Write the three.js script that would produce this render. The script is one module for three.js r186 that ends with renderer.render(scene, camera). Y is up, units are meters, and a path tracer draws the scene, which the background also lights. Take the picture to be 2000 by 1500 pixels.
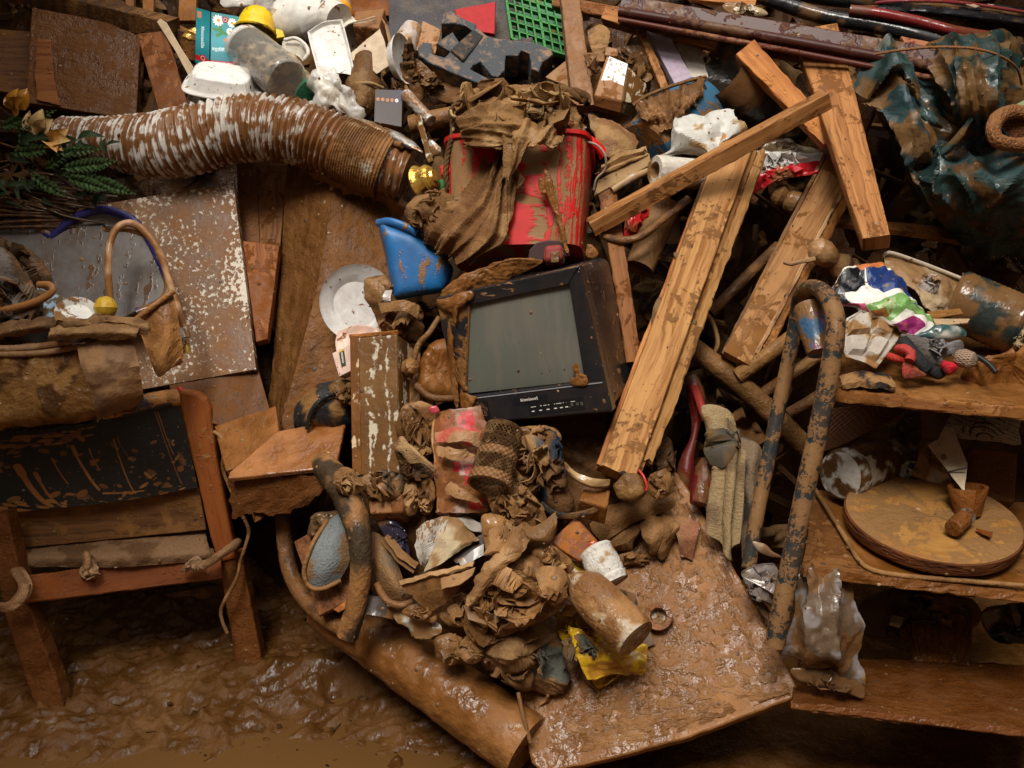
import * as THREE from 'three';
import { RoundedBoxGeometry } from 'three/addons/geometries/RoundedBoxGeometry.js';
import { mergeGeometries, toCreasedNormals } from 'three/addons/utils/BufferGeometryUtils.js';

// ---------- camera, sky, sun, exposure ----------
const scene = new THREE.Scene();
const PITCH = 20 * Math.PI / 180, CAM = new THREE.Vector3(0, 1.5, 2.07), K = 1 / 2200;
const camera = new THREE.PerspectiveCamera(2 * Math.atan(750 * K) * 180 / Math.PI, 4 / 3, 0.05, 200);
camera.position.copy(CAM); camera.rotation.set(-PITCH, 0, 0); camera.updateMatrixWorld();
const renderer = new THREE.WebGLRenderer({ antialias: true });
renderer.setSize(1024, 768);
renderer.toneMapping = THREE.LinearToneMapping;
renderer.toneMappingExposure = 2.15;
renderer.shadowMap.enabled = true;
{ // an even overcast sky, brightest overhead
  const W = 256, H = 128, a = new Float32Array(W * H * 4);
  for (let y = 0; y < H; y++) {
    const s = Math.sin(((y + .5) / H - .5) * Math.PI), L = s > 0 ? .25 + 1.15 * s * s : .1;
    for (let x = 0; x < W; x++) a.set([L * 1.0, L * .97, L * .92, 1], (y * W + x) * 4);
  }
  const t = new THREE.DataTexture(a, W, H, THREE.RGBAFormat, THREE.FloatType);
  t.mapping = THREE.EquirectangularReflectionMapping; t.magFilter = THREE.LinearFilter; t.needsUpdate = true;
  scene.background = t; scene.environment = t; 
}
const sun = new THREE.DirectionalLight(new THREE.Color(1, .94, .85), 1.35);
sun.position.set(-0.7, 4.6, 2.3); sun.target.position.set(0, .6, 0); sun.castShadow = true; sun.shadow.radius = 34;
sun.shadow.mapSize.set(2048, 2048); Object.assign(sun.shadow.camera, { left: -3, right: 3, top: 3, bottom: -3, near: .1, far: 12 });
scene.add(sun, sun.target);

// ---------- random numbers and noise ----------
let SEED = 7;
const rnd = () => { SEED = (SEED + 0x6d2b79f5) | 0; let t = Math.imul(SEED ^ (SEED >>> 15), 1 | SEED); t = (t + Math.imul(t ^ (t >>> 7), 61 | t)) ^ t; return ((t ^ (t >>> 14)) >>> 0) / 4294967296; };
const rr = (a, b) => a + (b - a) * rnd();
const PERM = new Uint8Array(512); { const p = [...Array(256).keys()]; for (let i = 255; i > 0; i--) { const j = Math.floor(rnd() * (i + 1)); [p[i], p[j]] = [p[j], p[i]]; } for (let i = 0; i < 512; i++) PERM[i] = p[i & 255]; }
const fade = (t) => t * t * t * (t * (t * 6 - 15) + 10), mix = (a, b, t) => a + (b - a) * t, cl = (x, a = 0, b = 1) => Math.min(b, Math.max(a, x)), sm = (a, b, x) => { const t = cl((x - a) / (b - a)); return t * t * (3 - 2 * t); };
const grad3 = (h, x, y, z) => { h &= 15; const u = h < 8 ? x : y, v = h < 4 ? y : h === 12 || h === 14 ? x : z; return ((h & 1) ? -u : u) + ((h & 2) ? -v : v); };
function n3(x, y, z) {
  const X = Math.floor(x), Y = Math.floor(y), Z = Math.floor(z); x -= X; y -= Y; z -= Z;
  const a = X & 255, b = Y & 255, c = Z & 255, u = fade(x), v = fade(y), w = fade(z);
  const A = PERM[a] + b, B = PERM[a + 1] + b, AA = PERM[A & 511] + c, AB = PERM[(A + 1) & 511] + c, BA = PERM[B & 511] + c, BB = PERM[(B + 1) & 511] + c, P = PERM;
  return mix(mix(mix(grad3(P[AA & 511], x, y, z), grad3(P[BA & 511], x - 1, y, z), u), mix(grad3(P[AB & 511], x, y - 1, z), grad3(P[BB & 511], x - 1, y - 1, z), u), v),
    mix(mix(grad3(P[(AA + 1) & 511], x, y, z - 1), grad3(P[(BA + 1) & 511], x - 1, y, z - 1), u), mix(grad3(P[(AB + 1) & 511], x, y - 1, z - 1), grad3(P[(BB + 1) & 511], x - 1, y - 1, z - 1), u), v), w);
}
const fbm = (x, y, z, o = 4) => { let s = 0, a = .5; for (let i = 0; i < o; i++) { s += a * n3(x, y, z); x *= 2.03; y *= 2.03; z *= 2.03; a *= .5; } return s; };

// ---------- textures: 512 px tiles of half a metre, made from shared noise fields ----------
const N = 512;
function perl(x, y, px, py, s) {
  const X = Math.floor(x), Y = Math.floor(y), fx = x - X, fy = y - Y, u = fade(fx), v = fade(fy);
  const g = (i, j, dx, dy) => { const h = PERM[(PERM[(((i % px) + px) % px + s * 17) & 255] + ((j % py) + py) % py + s * 31) & 255] * .0245436926; return Math.cos(h) * dx + Math.sin(h) * dy; };
  return mix(mix(g(X, Y, fx, fy), g(X + 1, Y, fx - 1, fy), u), mix(g(X, Y + 1, fx, fy - 1), g(X + 1, Y + 1, fx - 1, fy - 1), u), v);
}
function field(cx, cy, oct, seed, ridge = false, warp = null, wa = 0) {
  const f = new Float32Array(N * N); let m = 0, q = 0;
  for (let y = 0; y < N; y++) for (let x = 0; x < N; x++) {
    let s = 0, a = 1, px = cx, py = cy; const k = y * N + x, w = warp ? (warp[k] - .5) * wa : 0;
    for (let o = 0; o < oct; o++) { let n = perl(x / N * px + w * px, y / N * py + w * py * .7, px, py, seed + o); if (ridge) n = .35 - Math.abs(n); s += a * n; a *= .55; px *= 2; py *= 2; }
    f[k] = s; m += s; q += s * s;
  }
  m /= N * N; const sd = Math.sqrt(q / (N * N) - m * m);
  for (let k = 0; k < N * N; k++) f[k] = cl(.5 + (f[k] - m) / sd * .22);
  return f;
}
const F0 = field(3, 3, 6, 1), F1 = field(9, 9, 5, 2), F2 = field(28, 28, 4, 3), F3 = field(110, 110, 2, 4), R1 = field(7, 7, 5, 5, true, F0, .12), R2 = field(16, 16, 4, 6, true, F0, .08), SV = field(26, 2, 5, 7, false, F0, .05), SU = field(1, 22, 5, 8, false, F0, .05), SF = field(3, 90, 3, 9, false, F1, .01), B2 = field(18, 18, 3, 10);
const s8 = (x) => Math.round(255 * (x <= .0031308 ? 12.92 * cl(x) : 1.055 * Math.pow(cl(x), 1 / 2.4) - .055));
const m3 = (a, b, t) => [mix(a[0], b[0], t), mix(a[1], b[1], t), mix(a[2], b[2], t)];
const C = { mud: [.22, .098, .026], mudL: [.34, .17, .06], mudD: [.085, .033, .008], pine: [.52, .32, .155], pineD: [.26, .12, .044], dark: [.055, .026, .012], white: [.72, .71, .68], red: [.47, .008, .008], blue: [.010, .13, .36], black: [.012, .013, .015], grey: [.22, .22, .215] };
const mudAt = (k) => m3(m3(C.mudD, C.mud, .35 + .65 * F1[k]), C.mudL, sm(.5, .95, F0[k]) * .55);
const cover = (base, amt, o = {}) => (k) => {
  const f = o.streak ? SV[k] * .5 + F1[k] * .2 + F2[k] * .2 + F3[k] * .1 : o.spots ? B2[k] * .42 + F0[k] * .33 + F2[k] * .15 + F3[k] * .1 : F0[k] * .34 + F1[k] * .26 + R2[k] * .22 + F2[k] * .12 + F3[k] * .06;
  const m = sm(1 - amt - .05, 1 - amt + .05, cl(.5 + (f - .5) * 1.5)), film = (o.film ?? .12) * F1[k], b = typeof base === 'function' ? base(k) : [...base.map((c) => c * (.88 + .24 * F2[k])), .5 + .1 * F3[k], o.rough ?? .4];
  const c = m3(m3(b, C.mud, film), o.mudc ? m3(mudAt(k), o.mudc, .6) : mudAt(k), m);
  return [...c, mix(b[3] * .35, .45 + .35 * F2[k] + .2 * F3[k], m), mix(b[4], (o.mr ?? .38) + .4 * sm(.3, .8, F1[k]), m)];
};
const woodG = (a, b, ring = 9) => (k) => { const v = Math.floor(k / N) / N, g = .5 + .5 * Math.sin((v * ring + (SU[k] - .5) * 1.1 + F0[k] * .7) * 6.283), f = SF[k]; const t = cl(Math.pow(g, 3) * .5 + (f - .5) * .8 + (SU[k] - .5) * .8 + .2); const c = m3(a, b, t); return [...c, .5 - .3 * t + .25 * f, .62]; };
const RECIPES = {
  mud: (k) => [...mudAt(k), .45 * F1[k] + .35 * F2[k] + .2 * F3[k], .36 + .4 * sm(.35, .75, F1[k])],
  mudwet: (k) => [...mudAt(k).map((c) => c * .95), .4 * R1[k] + .35 * F1[k] + .2 * F2[k] + .05 * F3[k], .3 + .38 * sm(.3, .75, F1[k] * .7 + F0[k] * .3)],
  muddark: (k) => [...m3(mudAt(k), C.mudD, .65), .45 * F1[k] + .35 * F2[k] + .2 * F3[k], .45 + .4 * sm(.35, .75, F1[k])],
  mudboard: (k) => { const c = m3(mudAt(k), [.24, .11, .04], .45 * sm(.35, .8, SV[k])); return [...c, .35 * F2[k] + .3 * SV[k] + .2 * F3[k] + .25 * sm(.6, .8, R2[k]), .4 + .4 * F1[k]]; },
  darkboard: (k) => { const c = m3(C.dark, m3(mudAt(k), C.mudD, .45), sm(.3, .8, SV[k] * .6 + F0[k] * .4)); return [...c, .5 * SV[k] + .3 * F2[k] + .2 * F3[k], .5 + .3 * F1[k]]; },
  whiteboard: (k) => { const f = F2[k] * .42 + B2[k] * .2 + F0[k] * .28 + F3[k] * .1, m = 1 - sm(.565, .625, f); return [...m3([.56, .53, .48], mudAt(k), m), .5 * m + .2 * F3[k], mix(.35, .42 + .2 * F1[k], m)]; },
  duct: (k) => { const f = SV[k] * .35 + F1[k] * .35 + R2[k] * .3; const m = sm(.47, .53, f); return [...m3([.66, .65, .62], mudAt(k).map((c) => c * .8), m), .5 * m + .3 * F3[k], mix(.42, .33, m)]; },
  pine: cover(woodG(C.pine, C.pineD, 8), .3, { film: .12, mr: .5, mudc: [.19, .115, .065] }),
  pineO: cover(woodG([.5, .23, .075], [.27, .09, .022], 6), .2, { film: .1, mr: .5 }),
  pineM: cover(woodG([.44, .24, .10], [.22, .095, .034], 6), .45, { film: .35, mr: .5 }),
  woodD: cover(woodG([.17, .075, .028], [.07, .03, .012], 6), .42, { film: .4 }),
  woodM: (k) => { const w = woodG([.27, .135, .058], [.13, .06, .024], 8)(k); return [...m3(w, mudAt(k), .45 + .4 * F0[k]), .45 * w[3] + .3 * F2[k], .5 + .3 * F1[k]]; },
  grey: cover(woodG([.30, .19, .12], [.2, .12, .07], 5), .6, { film: .4, mudc: [.27, .16, .1] }),
  mahog: cover([.085, .022, .018], .36, { film: .2, rough: .32, mudc: [.2, .115, .075] }),
  peel: (k) => { const f = SV[k] * .45 + R2[k] * .2 + F1[k] * .15 + F2[k] * .2, m = sm(.33, .42, f); return [...m3([.46, .4, .3], m3(mudAt(k), [.07, .034, .012], .55), m), .6 * m + .3 * F2[k], mix(.45, .28, m)]; },
  redbin: cover(C.red, .5, { streak: 1, rough: .45, mr: .55, film: .05, mudc: [.24, .14, .07] }),
  redpl: cover(C.red, .12, { rough: .3, film: .04 }),
  bluepl: cover(C.blue, .27, { streak: 1, rough: .4, film: .16, mudc: [.26, .12, .045] }),
  bluemud: cover([.03, .12, .21], .45, { rough: .4, film: .12 }),
  blackpl: cover([.014, .015, .018], .2, { rough: .27, film: .06 }),
  blackmud: cover([.012, .014, .018], .55, { rough: .3, film: .1 }),
  blackleather: cover([.011, .011, .012], .2, { spots: 1, rough: .42, film: .1, mudc: [.27, .14, .05] }),
  greenpost: cover([.018, .028, .032], .54, { rough: .35, film: .25, mudc: [.19, .105, .05] }),
  orangewd: cover(woodG([.30, .085, .018], [.2, .05, .012], 3), .16, { rough: .4, film: .1 }),
  white: cover([.72, .7, .66], .11, { spots: 1, rough: .55, film: .13 }),
  whitemud: cover([.66, .65, .6], .4, { rough: .4, film: .2 }),
  foam: (k) => { const m = sm(.5, .8, F1[k] * .6 + F2[k] * .4); return [...m3([.075, .08, .088], [.26, .16, .1], m), .6 * F3[k] + .4 * F2[k], .85]; },
  lilac: cover([.42, .34, .42], .12, { spots: 1, rough: .35, film: .06 }),
  card: cover([.36, .22, .12], .4, { film: .4, rough: .7 }),
  cardL: cover([.52, .41, .29], .1, { spots: 1, film: .2, rough: .75 }),
  metal: cover([.55, .53, .5], .35, { rough: .25, film: .1 }),
  brass: cover([.62, .4, .09], .18, { rough: .25, film: .1 }),
  gold: cover([.5, .29, .07], .1, { rough: .3, film: .1 }),
  mirror: cover([.36, .35, .35], .2, { streak: 1, rough: .2, film: .45 }),
  screen: (k) => { const t = .5 * SV[k] + .5 * F0[k]; return [...m3([.12, .125, .105], [.2, .17, .13], sm(.3, .8, t) * .4), .1 * F3[k], .38 + .1 * F1[k]]; },
  bark: (k) => [...m3([.20, .07, .022], [.07, .026, .01], F2[k]), .6 * F2[k] + .4 * F3[k], .9],
  disc: cover(woodG([.46, .25, .075], [.36, .17, .05], 3), .55, { film: .35, rough: .55, mudc: [.32, .19, .085] }),
  sock: (k) => [...m3([.30, .13, .05], [.16, .065, .025], F3[k]), .7 * F3[k] + .3 * F2[k], .95],
  rust: cover([.12, .05, .025], .5, { rough: .5, film: .2 }),
  weave: (k) => { const x = k % N, y = Math.floor(k / N), w = (Math.sin(x * .55) * Math.sin(y * .55) + 1) / 2; return [...m3([.1, .045, .02], [.04, .018, .009], w), w, .6]; },
  // grey-level detail for surfaces whose colours come with the vertices
  wetv: (k) => { const c = .74 + .26 * F1[k]; return [c, c, c, .4 * R2[k] + .4 * F2[k] + .2 * F3[k], .32 + .45 * sm(.3, .7, F1[k] * .6 + F2[k] * .4)]; },
  clothv: (k) => { const c = .7 + .3 * F3[k]; return [c, c, c, .5 * F3[k] + .3 * F2[k] + .2 * F1[k], .85 - .2 * sm(.55, .8, F1[k])]; },
  plasv: (k) => { const c = .85 + .15 * F2[k]; return [c, c, c, .4 * F1[k] + .25 * R2[k] + .1 * F3[k], .2 + .3 * sm(.45, .75, F1[k])]; },
  paperv: (k) => { const c = .8 + .2 * F2[k]; return [c, c, c, .5 * F2[k] + .2 * F3[k] + .4 * R1[k], .5 + .3 * F1[k]]; },
};
const BUMP = { mud: .004, mudwet: .005, muddark: .005, mudboard: .003, darkboard: .003, whiteboard: .0012, pine: .0012, foam: .003, duct: .0012, bark: .004, sock: .005, clothv: .0022, wetv: .0035, plasv: .0015, paperv: .0018, weave: .002, redbin: .002 };
const AUX = { gold: 'brass', metal: 'brass', lilac: 'white', cardL: 'white', orangewd: 'white', redpl: 'white', blackmud: 'bluemud', rust: 'bluemud', mahog: 'bluemud', pineO: 'pine', disc: 'pine', woodD: 'pineM', grey: 'pineM', woodM: 'pineM', darkboard: 'mudboard', muddark: 'mud', sock: 'clothv', bark: 'clothv', foam: 'clothv', card: 'whitemud' };
const TEX = {}, MATS = {};
function bake(name) {
  if (TEX[name]) return TEX[name];
  const f = RECIPES[name], a = new Uint8Array(N * N * 4), b = new Uint8Array(N * N * 4);
  for (let k = 0; k < N * N; k++) { const p = f(k); a[k * 4] = s8(p[0]); a[k * 4 + 1] = s8(p[1]); a[k * 4 + 2] = s8(p[2]); a[k * 4 + 3] = 255; b[k * 4] = 255 * cl(p[3]); b[k * 4 + 1] = 255 * cl(p[4]); b[k * 4 + 3] = 255; }
  const mk = (d, srgb) => { const t = new THREE.DataTexture(d, N, N); t.wrapS = t.wrapT = THREE.RepeatWrapping; t.magFilter = THREE.LinearFilter; t.repeat.set(2, 2); if (srgb) t.colorSpace = THREE.SRGBColorSpace; t.needsUpdate = true; return t; };
  return TEX[name] = [mk(a, true), AUX[name] ? bake(AUX[name])[1] : mk(b, false)];
}
function M(name, o = {}) {
  const key = name + JSON.stringify(o);
  if (MATS[key]) return MATS[key];
  const [map, aux] = bake(name), m = new THREE.MeshStandardMaterial({ map, roughnessMap: aux, bumpMap: aux, bumpScale: o.bump ?? BUMP[name] ?? .0015, roughness: o.r ?? 1, metalness: o.metal ?? 0, side: THREE.DoubleSide, vertexColors: name.endsWith('v') });
  if (o.t) m.color.setRGB(...o.t);
  if (o.rs) for (const q of ['map', 'roughnessMap', 'bumpMap']) { m[q] = m[q].clone(); m[q].repeat.set(2 * o.rs, 2 * o.rs); }
  m.specularIntensity = o.s ?? (/^(mudwet|white|blue|black|brass|gold|metal|mirror|screen|plas)/.test(name) ? .75 : .38);
  m.name = name + '_material';
  return MATS[key] = m;
}
const clear = (rgb, rough = .25, tr = .8) => { const key = 'clear' + rgb + rough + tr; if (!MATS[key]) { const [, aux] = bake('plasv'); MATS[key] = new THREE.MeshPhysicalMaterial({ color: new THREE.Color().setRGB(...rgb), transmission: tr, roughness: rough, thickness: 0, ior: 1.45, bumpMap: aux, bumpScale: .003, side: THREE.DoubleSide }); } return MATS[key]; };
const plain = (rgb, rough = .5, metal = 0) => { const key = 'plain' + rgb + rough + metal; return MATS[key] ??= new THREE.MeshStandardMaterial({ color: new THREE.Color().setRGB(...rgb), roughness: rough, metalness: metal, side: THREE.DoubleSide }); };
function printed(w, h, draw, rough = .55, bump = 'paperv') {
  const c = document.createElement('canvas'); c.width = w; c.height = h; draw(c.getContext('2d'), w, h);
  const t = new THREE.CanvasTexture(c); t.colorSpace = THREE.SRGBColorSpace; t.magFilter = THREE.LinearFilter;
  return new THREE.MeshStandardMaterial({ map: t, roughness: rough, side: THREE.DoubleSide });
}
const mudsplat = (g, w, h, n, s, col = '#7a4d28') => { for (let i = 0; i < n; i++) { g.fillStyle = col; g.globalAlpha = rr(.5, 1); g.beginPath(); const x = rnd() * w, y = rnd() * h, q = s * rr(.3, 1.6) * rr(.3, 1); g.ellipse(x, y, q, q * rr(.4, 1), rnd() * 3, 0, 7); g.fill(); } g.globalAlpha = 1; };

// ---------- from a place in the view and a distance to a point in the world ----------
const FW = new THREE.Vector3(0, -Math.sin(PITCH), -Math.cos(PITCH)), UP = new THREE.Vector3(0, Math.cos(PITCH), -Math.sin(PITCH)), RT = new THREE.Vector3(1, 0, 0);
const DZ = [[-400, 3.2], [-100, 2.95], [0, 2.85], [200, 2.64], [400, 2.47], [600, 2.35], [800, 2.27], [1000, 2.21], [1200, 2.17], [1600, 2.2]];
const dz = (y) => { for (let i = 1; i < DZ.length; i++) if (y <= DZ[i][0]) { const [a, b] = DZ[i - 1], [c, d] = DZ[i]; return mix(b, d, (y - a) / (c - a)); } return 2.2; };
const dep = (p) => p[2] === undefined ? dz(p[1]) : Math.abs(p[2]) < .9 ? dz(p[1]) + p[2] : p[2];
const V = (p) => { const d = dep(p); return CAM.clone().addScaledVector(FW, d).addScaledVector(RT, (p[0] - 1000) * K * d).addScaledVector(UP, (750 - p[1]) * K * d); };
const ray = (x, y) => FW.clone().addScaledVector(RT, (x - 1000) * K).addScaledVector(UP, (750 - y) * K);
const plane = (a, b, c) => { const A = V(a), n = V(b).sub(A).cross(V(c).sub(A)).normalize(); if (n.dot(FW) > 0) n.negate(); return { A, n, d: (x, y, lift = 0) => { const r = ray(x, y); return (A.clone().addScaledVector(n, lift).sub(CAM).dot(n)) / r.dot(n); }, at: (x, y, lift = 0) => null }; };
const groundD = (x, y, h = 0) => (1.5 - h) / (Math.sin(PITCH) + (y - 750) * K * Math.cos(PITCH));

// ---------- geometry ----------
const bg = (pos, uv, idx) => { const g = new THREE.BufferGeometry(); g.setAttribute('position', new THREE.Float32BufferAttribute(pos, 3)); g.setAttribute('uv', new THREE.Float32BufferAttribute(uv, 2)); g.setIndex(idx); return g; };
const catm = (a, b, c, d, t) => .5 * (2 * b + (c - a) * t + (2 * a - 5 * b + 4 * c - d) * t * t + (3 * b - a - 3 * c + d) * t * t * t);
// vertex colours: a list of colours, each laid over the last where a noise is above its threshold
function paint(g, c, o = {}) {
  const p = g.attributes.position, a = new Float32Array(p.count * 3), f = o.cf ?? 14, s = o.seed ?? 0;
  for (let i = 0; i < p.count; i++) {
    let q = c[0].slice ? c[0] : c; const x = p.getX(i), y = p.getY(i), z = p.getZ(i);
    for (let j = 1; j < c.length; j++) { const n = .5 + 1.1 * fbm(x * f + 7.3 * j + s, y * f + s * 1.7, z * f - 3.1 * j, 4); const th = c[j][3] ?? .5, w = o.cs ?? .06; q = m3(q, c[j], sm(th - w, th + w, n)); }
    if (q[0] > q[1] * 1.15 && q[1] > q[2] * 1.15 && q[0] < .45) q = [q[0] * 1.04, q[1] * .94, q[2] * .72]; // wet clay colours
    a.set([q[0], q[1], q[2]], i * 3);
  }
  g.setAttribute('color', new THREE.BufferAttribute(a, 3)); return g;
}
// rounded folds with sharp valleys for cloth, flat facets with sharp creases for paper and film
const foldN = (x, y, z, f) => {
  f *= 1.7; const w = 1.1 * n3(x * f * .33 + 11, y * f * .3, z * f * .3 + 3) + .4 * n3(x * f * .8, y * f * .7 + 23, z * f), t = x * f * .6 + w, u = (x * .62 + y * .78) * f * 1.15 + 1.0 * n3(x * f * .5, y * f * .5 + 9, z * f * .5), k = cl(.5 + 1.3 * n3(x * f * .4 + 31, y * f * .4, z * f * .4)), q = (x * .9 - y * .44) * f * 2.3 + .9 * n3(x * f * .9, y * f * .9 + 3, 8);
  const r = (v) => 1 - Math.pow(Math.abs(Math.sin(3.14159 * v)), .55), a = r(t), b = r(u), c = r(q);
  return (a - .3) * 1.1 * k + (b - .3) * .75 * (1.05 - k) + (c - .3) * .3 * k + .8 * n3(x * f * .4, y * f * .4, z * f * .4 + 7) + .12 * n3(x * f * 4, y * f * 4, z * f * 4);
};
const crumpN = (x, y, z, f) => { f *= 1.5; let s = 0; const wx = .3 * n3(x * f * .5, y * f * .5, 4), wy = .3 * n3(x * f * .5 + 9, y * f * .5, 14); for (let i = 0; i < 9; i++) { const a = i * 2.399 + .3, m = (i * 4) % 9, g = f * (.3 + .27 * m), q = (x * Math.cos(a) + y * Math.sin(a)) * g + z * f * .4 + i * .37 + wx * Math.cos(a * 3) + wy, am = 1 / (.6 + .5 * m) * cl(.35 + 1.6 * Math.abs(n3(x * f * .45 + i * 7, y * f * .45, i))); s += (Math.abs(2 * (q - Math.floor(q)) - 1) - .5) * am; } return s * 1.0; };
function displace(g, o, ex = RT, ey = UP, keep = null) {
  const p = g.attributes.position, n = g.attributes.normal, ang = (o.dir ?? 0) * Math.PI / 180, ca = Math.cos(ang), sa = Math.sin(ang), an = o.an ?? 1, s = (o.seed ?? 0) * 3.7, v = new THREE.Vector3();
  const amp = o.fold ?? 0, f = o.ff ?? 14, ra = o.ra ?? (amp > .004 ? .0022 : .001), rf = o.rf ?? 70;
  for (let i = 0; i < p.count; i++) {
    v.fromBufferAttribute(p, i); const x = v.dot(ex), y = v.dot(ey), z = v.z, a = (x * ca + y * sa) * an, b = -x * sa + y * ca;
    let h = amp * (o.cr ? crumpN(a + s, b + s * .37, z * .7, f) * 1.25 : foldN(a + s, b + s * .37, z * .7, f)) + ra * fbm(x * rf + s, y * rf, z * rf, 3);
    if (keep) h *= keep(i);
    p.setXYZ(i, v.x + n.getX(i) * h, v.y + n.getY(i) * h, v.z + n.getZ(i) * h);
  }
  g.computeVertexNormals(); return g;
}
function shell(g, nu, nv, idx, o) {
  const W = nu + 1, uv = g.attributes.uv.array;
  const th = o.th ?? .0015, p = g.attributes.position, n = g.attributes.normal, back = [], rim = [], ruv = [], ridx = [];
  for (let i = 0; i < p.count; i++) back.push(p.getX(i) - n.getX(i) * th, p.getY(i) - n.getY(i) * th, p.getZ(i) - n.getZ(i) * th);
  const gb = bg(back, uv, idx.slice().reverse()); gb.computeVertexNormals();
  const ring = []; for (let a = 0; a < nu; a++) ring.push(a); for (let b = 0; b < nv; b++) ring.push(b * W + nu); for (let a = nu; a > 0; a--) ring.push(nv * W + a); for (let b = nv; b > 0; b--) ring.push(b * W);
  ring.push(ring[0]); ring.forEach((k, q) => { rim.push(p.getX(k), p.getY(k), p.getZ(k), back[k * 3], back[k * 3 + 1], back[k * 3 + 2]); ruv.push(uv[k * 2], uv[k * 2 + 1], uv[k * 2] + th, uv[k * 2 + 1] + th); if (q) { const e = q * 2; ridx.push(e - 2, e - 1, e, e, e - 1, e + 1); } });
  const gr = bg(rim, ruv, ridx); gr.computeVertexNormals();
  let all = mergeGeometries([g, gb, gr]); if (o.crease) all = toCreasedNormals(all, o.crease); return o.c ? paint(all, o.c, o) : all;
}
// a curved sheet with thickness over a grid of control points
function sheet(rows, o = {}) {
  o = { ...o }; if (o.fold >= .006 && !o.fn) o.fold *= .65; if (o.cr) o.crease ??= .55;
  const R = rows.length, Cn = rows[0].length, P = rows.map((r) => r.map(V)), cell = o.cell ?? .007;
  const len = (a) => a.reduce((s, v, i) => i ? s + v.distanceTo(a[i - 1]) : 0, 0), Lu = Math.max(...P.map(len)), Lv = Math.max(...P[0].map((_, j) => len(P.map((r) => r[j]))));
  const nu = Math.max(2, Math.min(220, Math.round(Lu / cell))), nv = Math.max(2, Math.min(220, Math.round(Lv / cell))), at = (i, j) => P[cl(i, 0, R - 1)][cl(j, 0, Cn - 1)], lin = o.lin;
  const front = [], uv = [], w = new THREE.Vector3();
  for (let b = 0; b <= nv; b++) for (let a = 0; a <= nu; a++) {
    const v = b / nv * (R - 1), u = a / nu * (Cn - 1), i = Math.min(Math.floor(v), R - 2), j = Math.min(Math.floor(u), Cn - 2), tv = v - i, tu = u - j;
    const row = (q) => ['x', 'y', 'z'].map((k) => lin ? mix(at(q, j)[k], at(q, j + 1)[k], tu) : catm(at(q, j - 1)[k], at(q, j)[k], at(q, j + 1)[k], at(q, j + 2)[k], tu));
    const r0 = row(i - 1), r1 = row(i), r2 = row(i + 1), r3 = row(i + 2); w.fromArray([0, 1, 2].map((k) => lin ? mix(r1[k], r2[k], tv) : catm(r0[k], r1[k], r2[k], r3[k], tv)));
    front.push(w.x, w.y, w.z); uv.push(o.unit ? a / nu : a / nu * Lu + (o.uo ?? 0), o.unit ? 1 - b / nv : (1 - b / nv) * Lv + (o.vo ?? 0));
  }
  const W = nu + 1, idx = []; for (let b = 0; b < nv; b++) for (let a = 0; a < nu; a++) { const k = b * W + a; idx.push(k, k + W, k + 1, k + 1, k + W, k + W + 1); }
  let g = bg(front, uv, idx); g.computeVertexNormals();
  { const n = g.attributes.normal; let s = 0; for (let i = 0; i < n.count; i += 7) s += n.getX(i) * FW.x + n.getY(i) * FW.y + n.getZ(i) * FW.z; if (s > 0) { for (let i = 0; i < idx.length; i += 3) [idx[i + 1], idx[i + 2]] = [idx[i + 2], idx[i + 1]]; g = bg(front, uv, idx); g.computeVertexNormals(); } }
  if (o.ragged) { const p = g.attributes.position; for (let b = 0; b <= nv; b++) for (let a = 0; a <= nu; a++) { const e = Math.min(a, nu - a, b, nv - b); if (e < 3) { const k = b * W + a, x = p.getX(k), y = p.getY(k), z = p.getZ(k), q = o.ragged * (3 - e) / 3; p.setXYZ(k, x + q * fbm(x * 45, y * 45, z * 45), y + q * fbm(x * 45 + 9, y * 45, z * 45), z); } } }
  if (o.fn) { const p = g.attributes.position, n = g.attributes.normal; for (let b = 0; b <= nv; b++) for (let a = 0; a <= nu; a++) { const k = b * W + a, h = o.fn(a / nu, b / nv); p.setXYZ(k, p.getX(k) + n.getX(k) * h, p.getY(k) + n.getY(k) * h, p.getZ(k) + n.getZ(k) * h); } g.computeVertexNormals(); }
  displace(g, o);
  return shell(g, nu, nv, idx, o);
}
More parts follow.
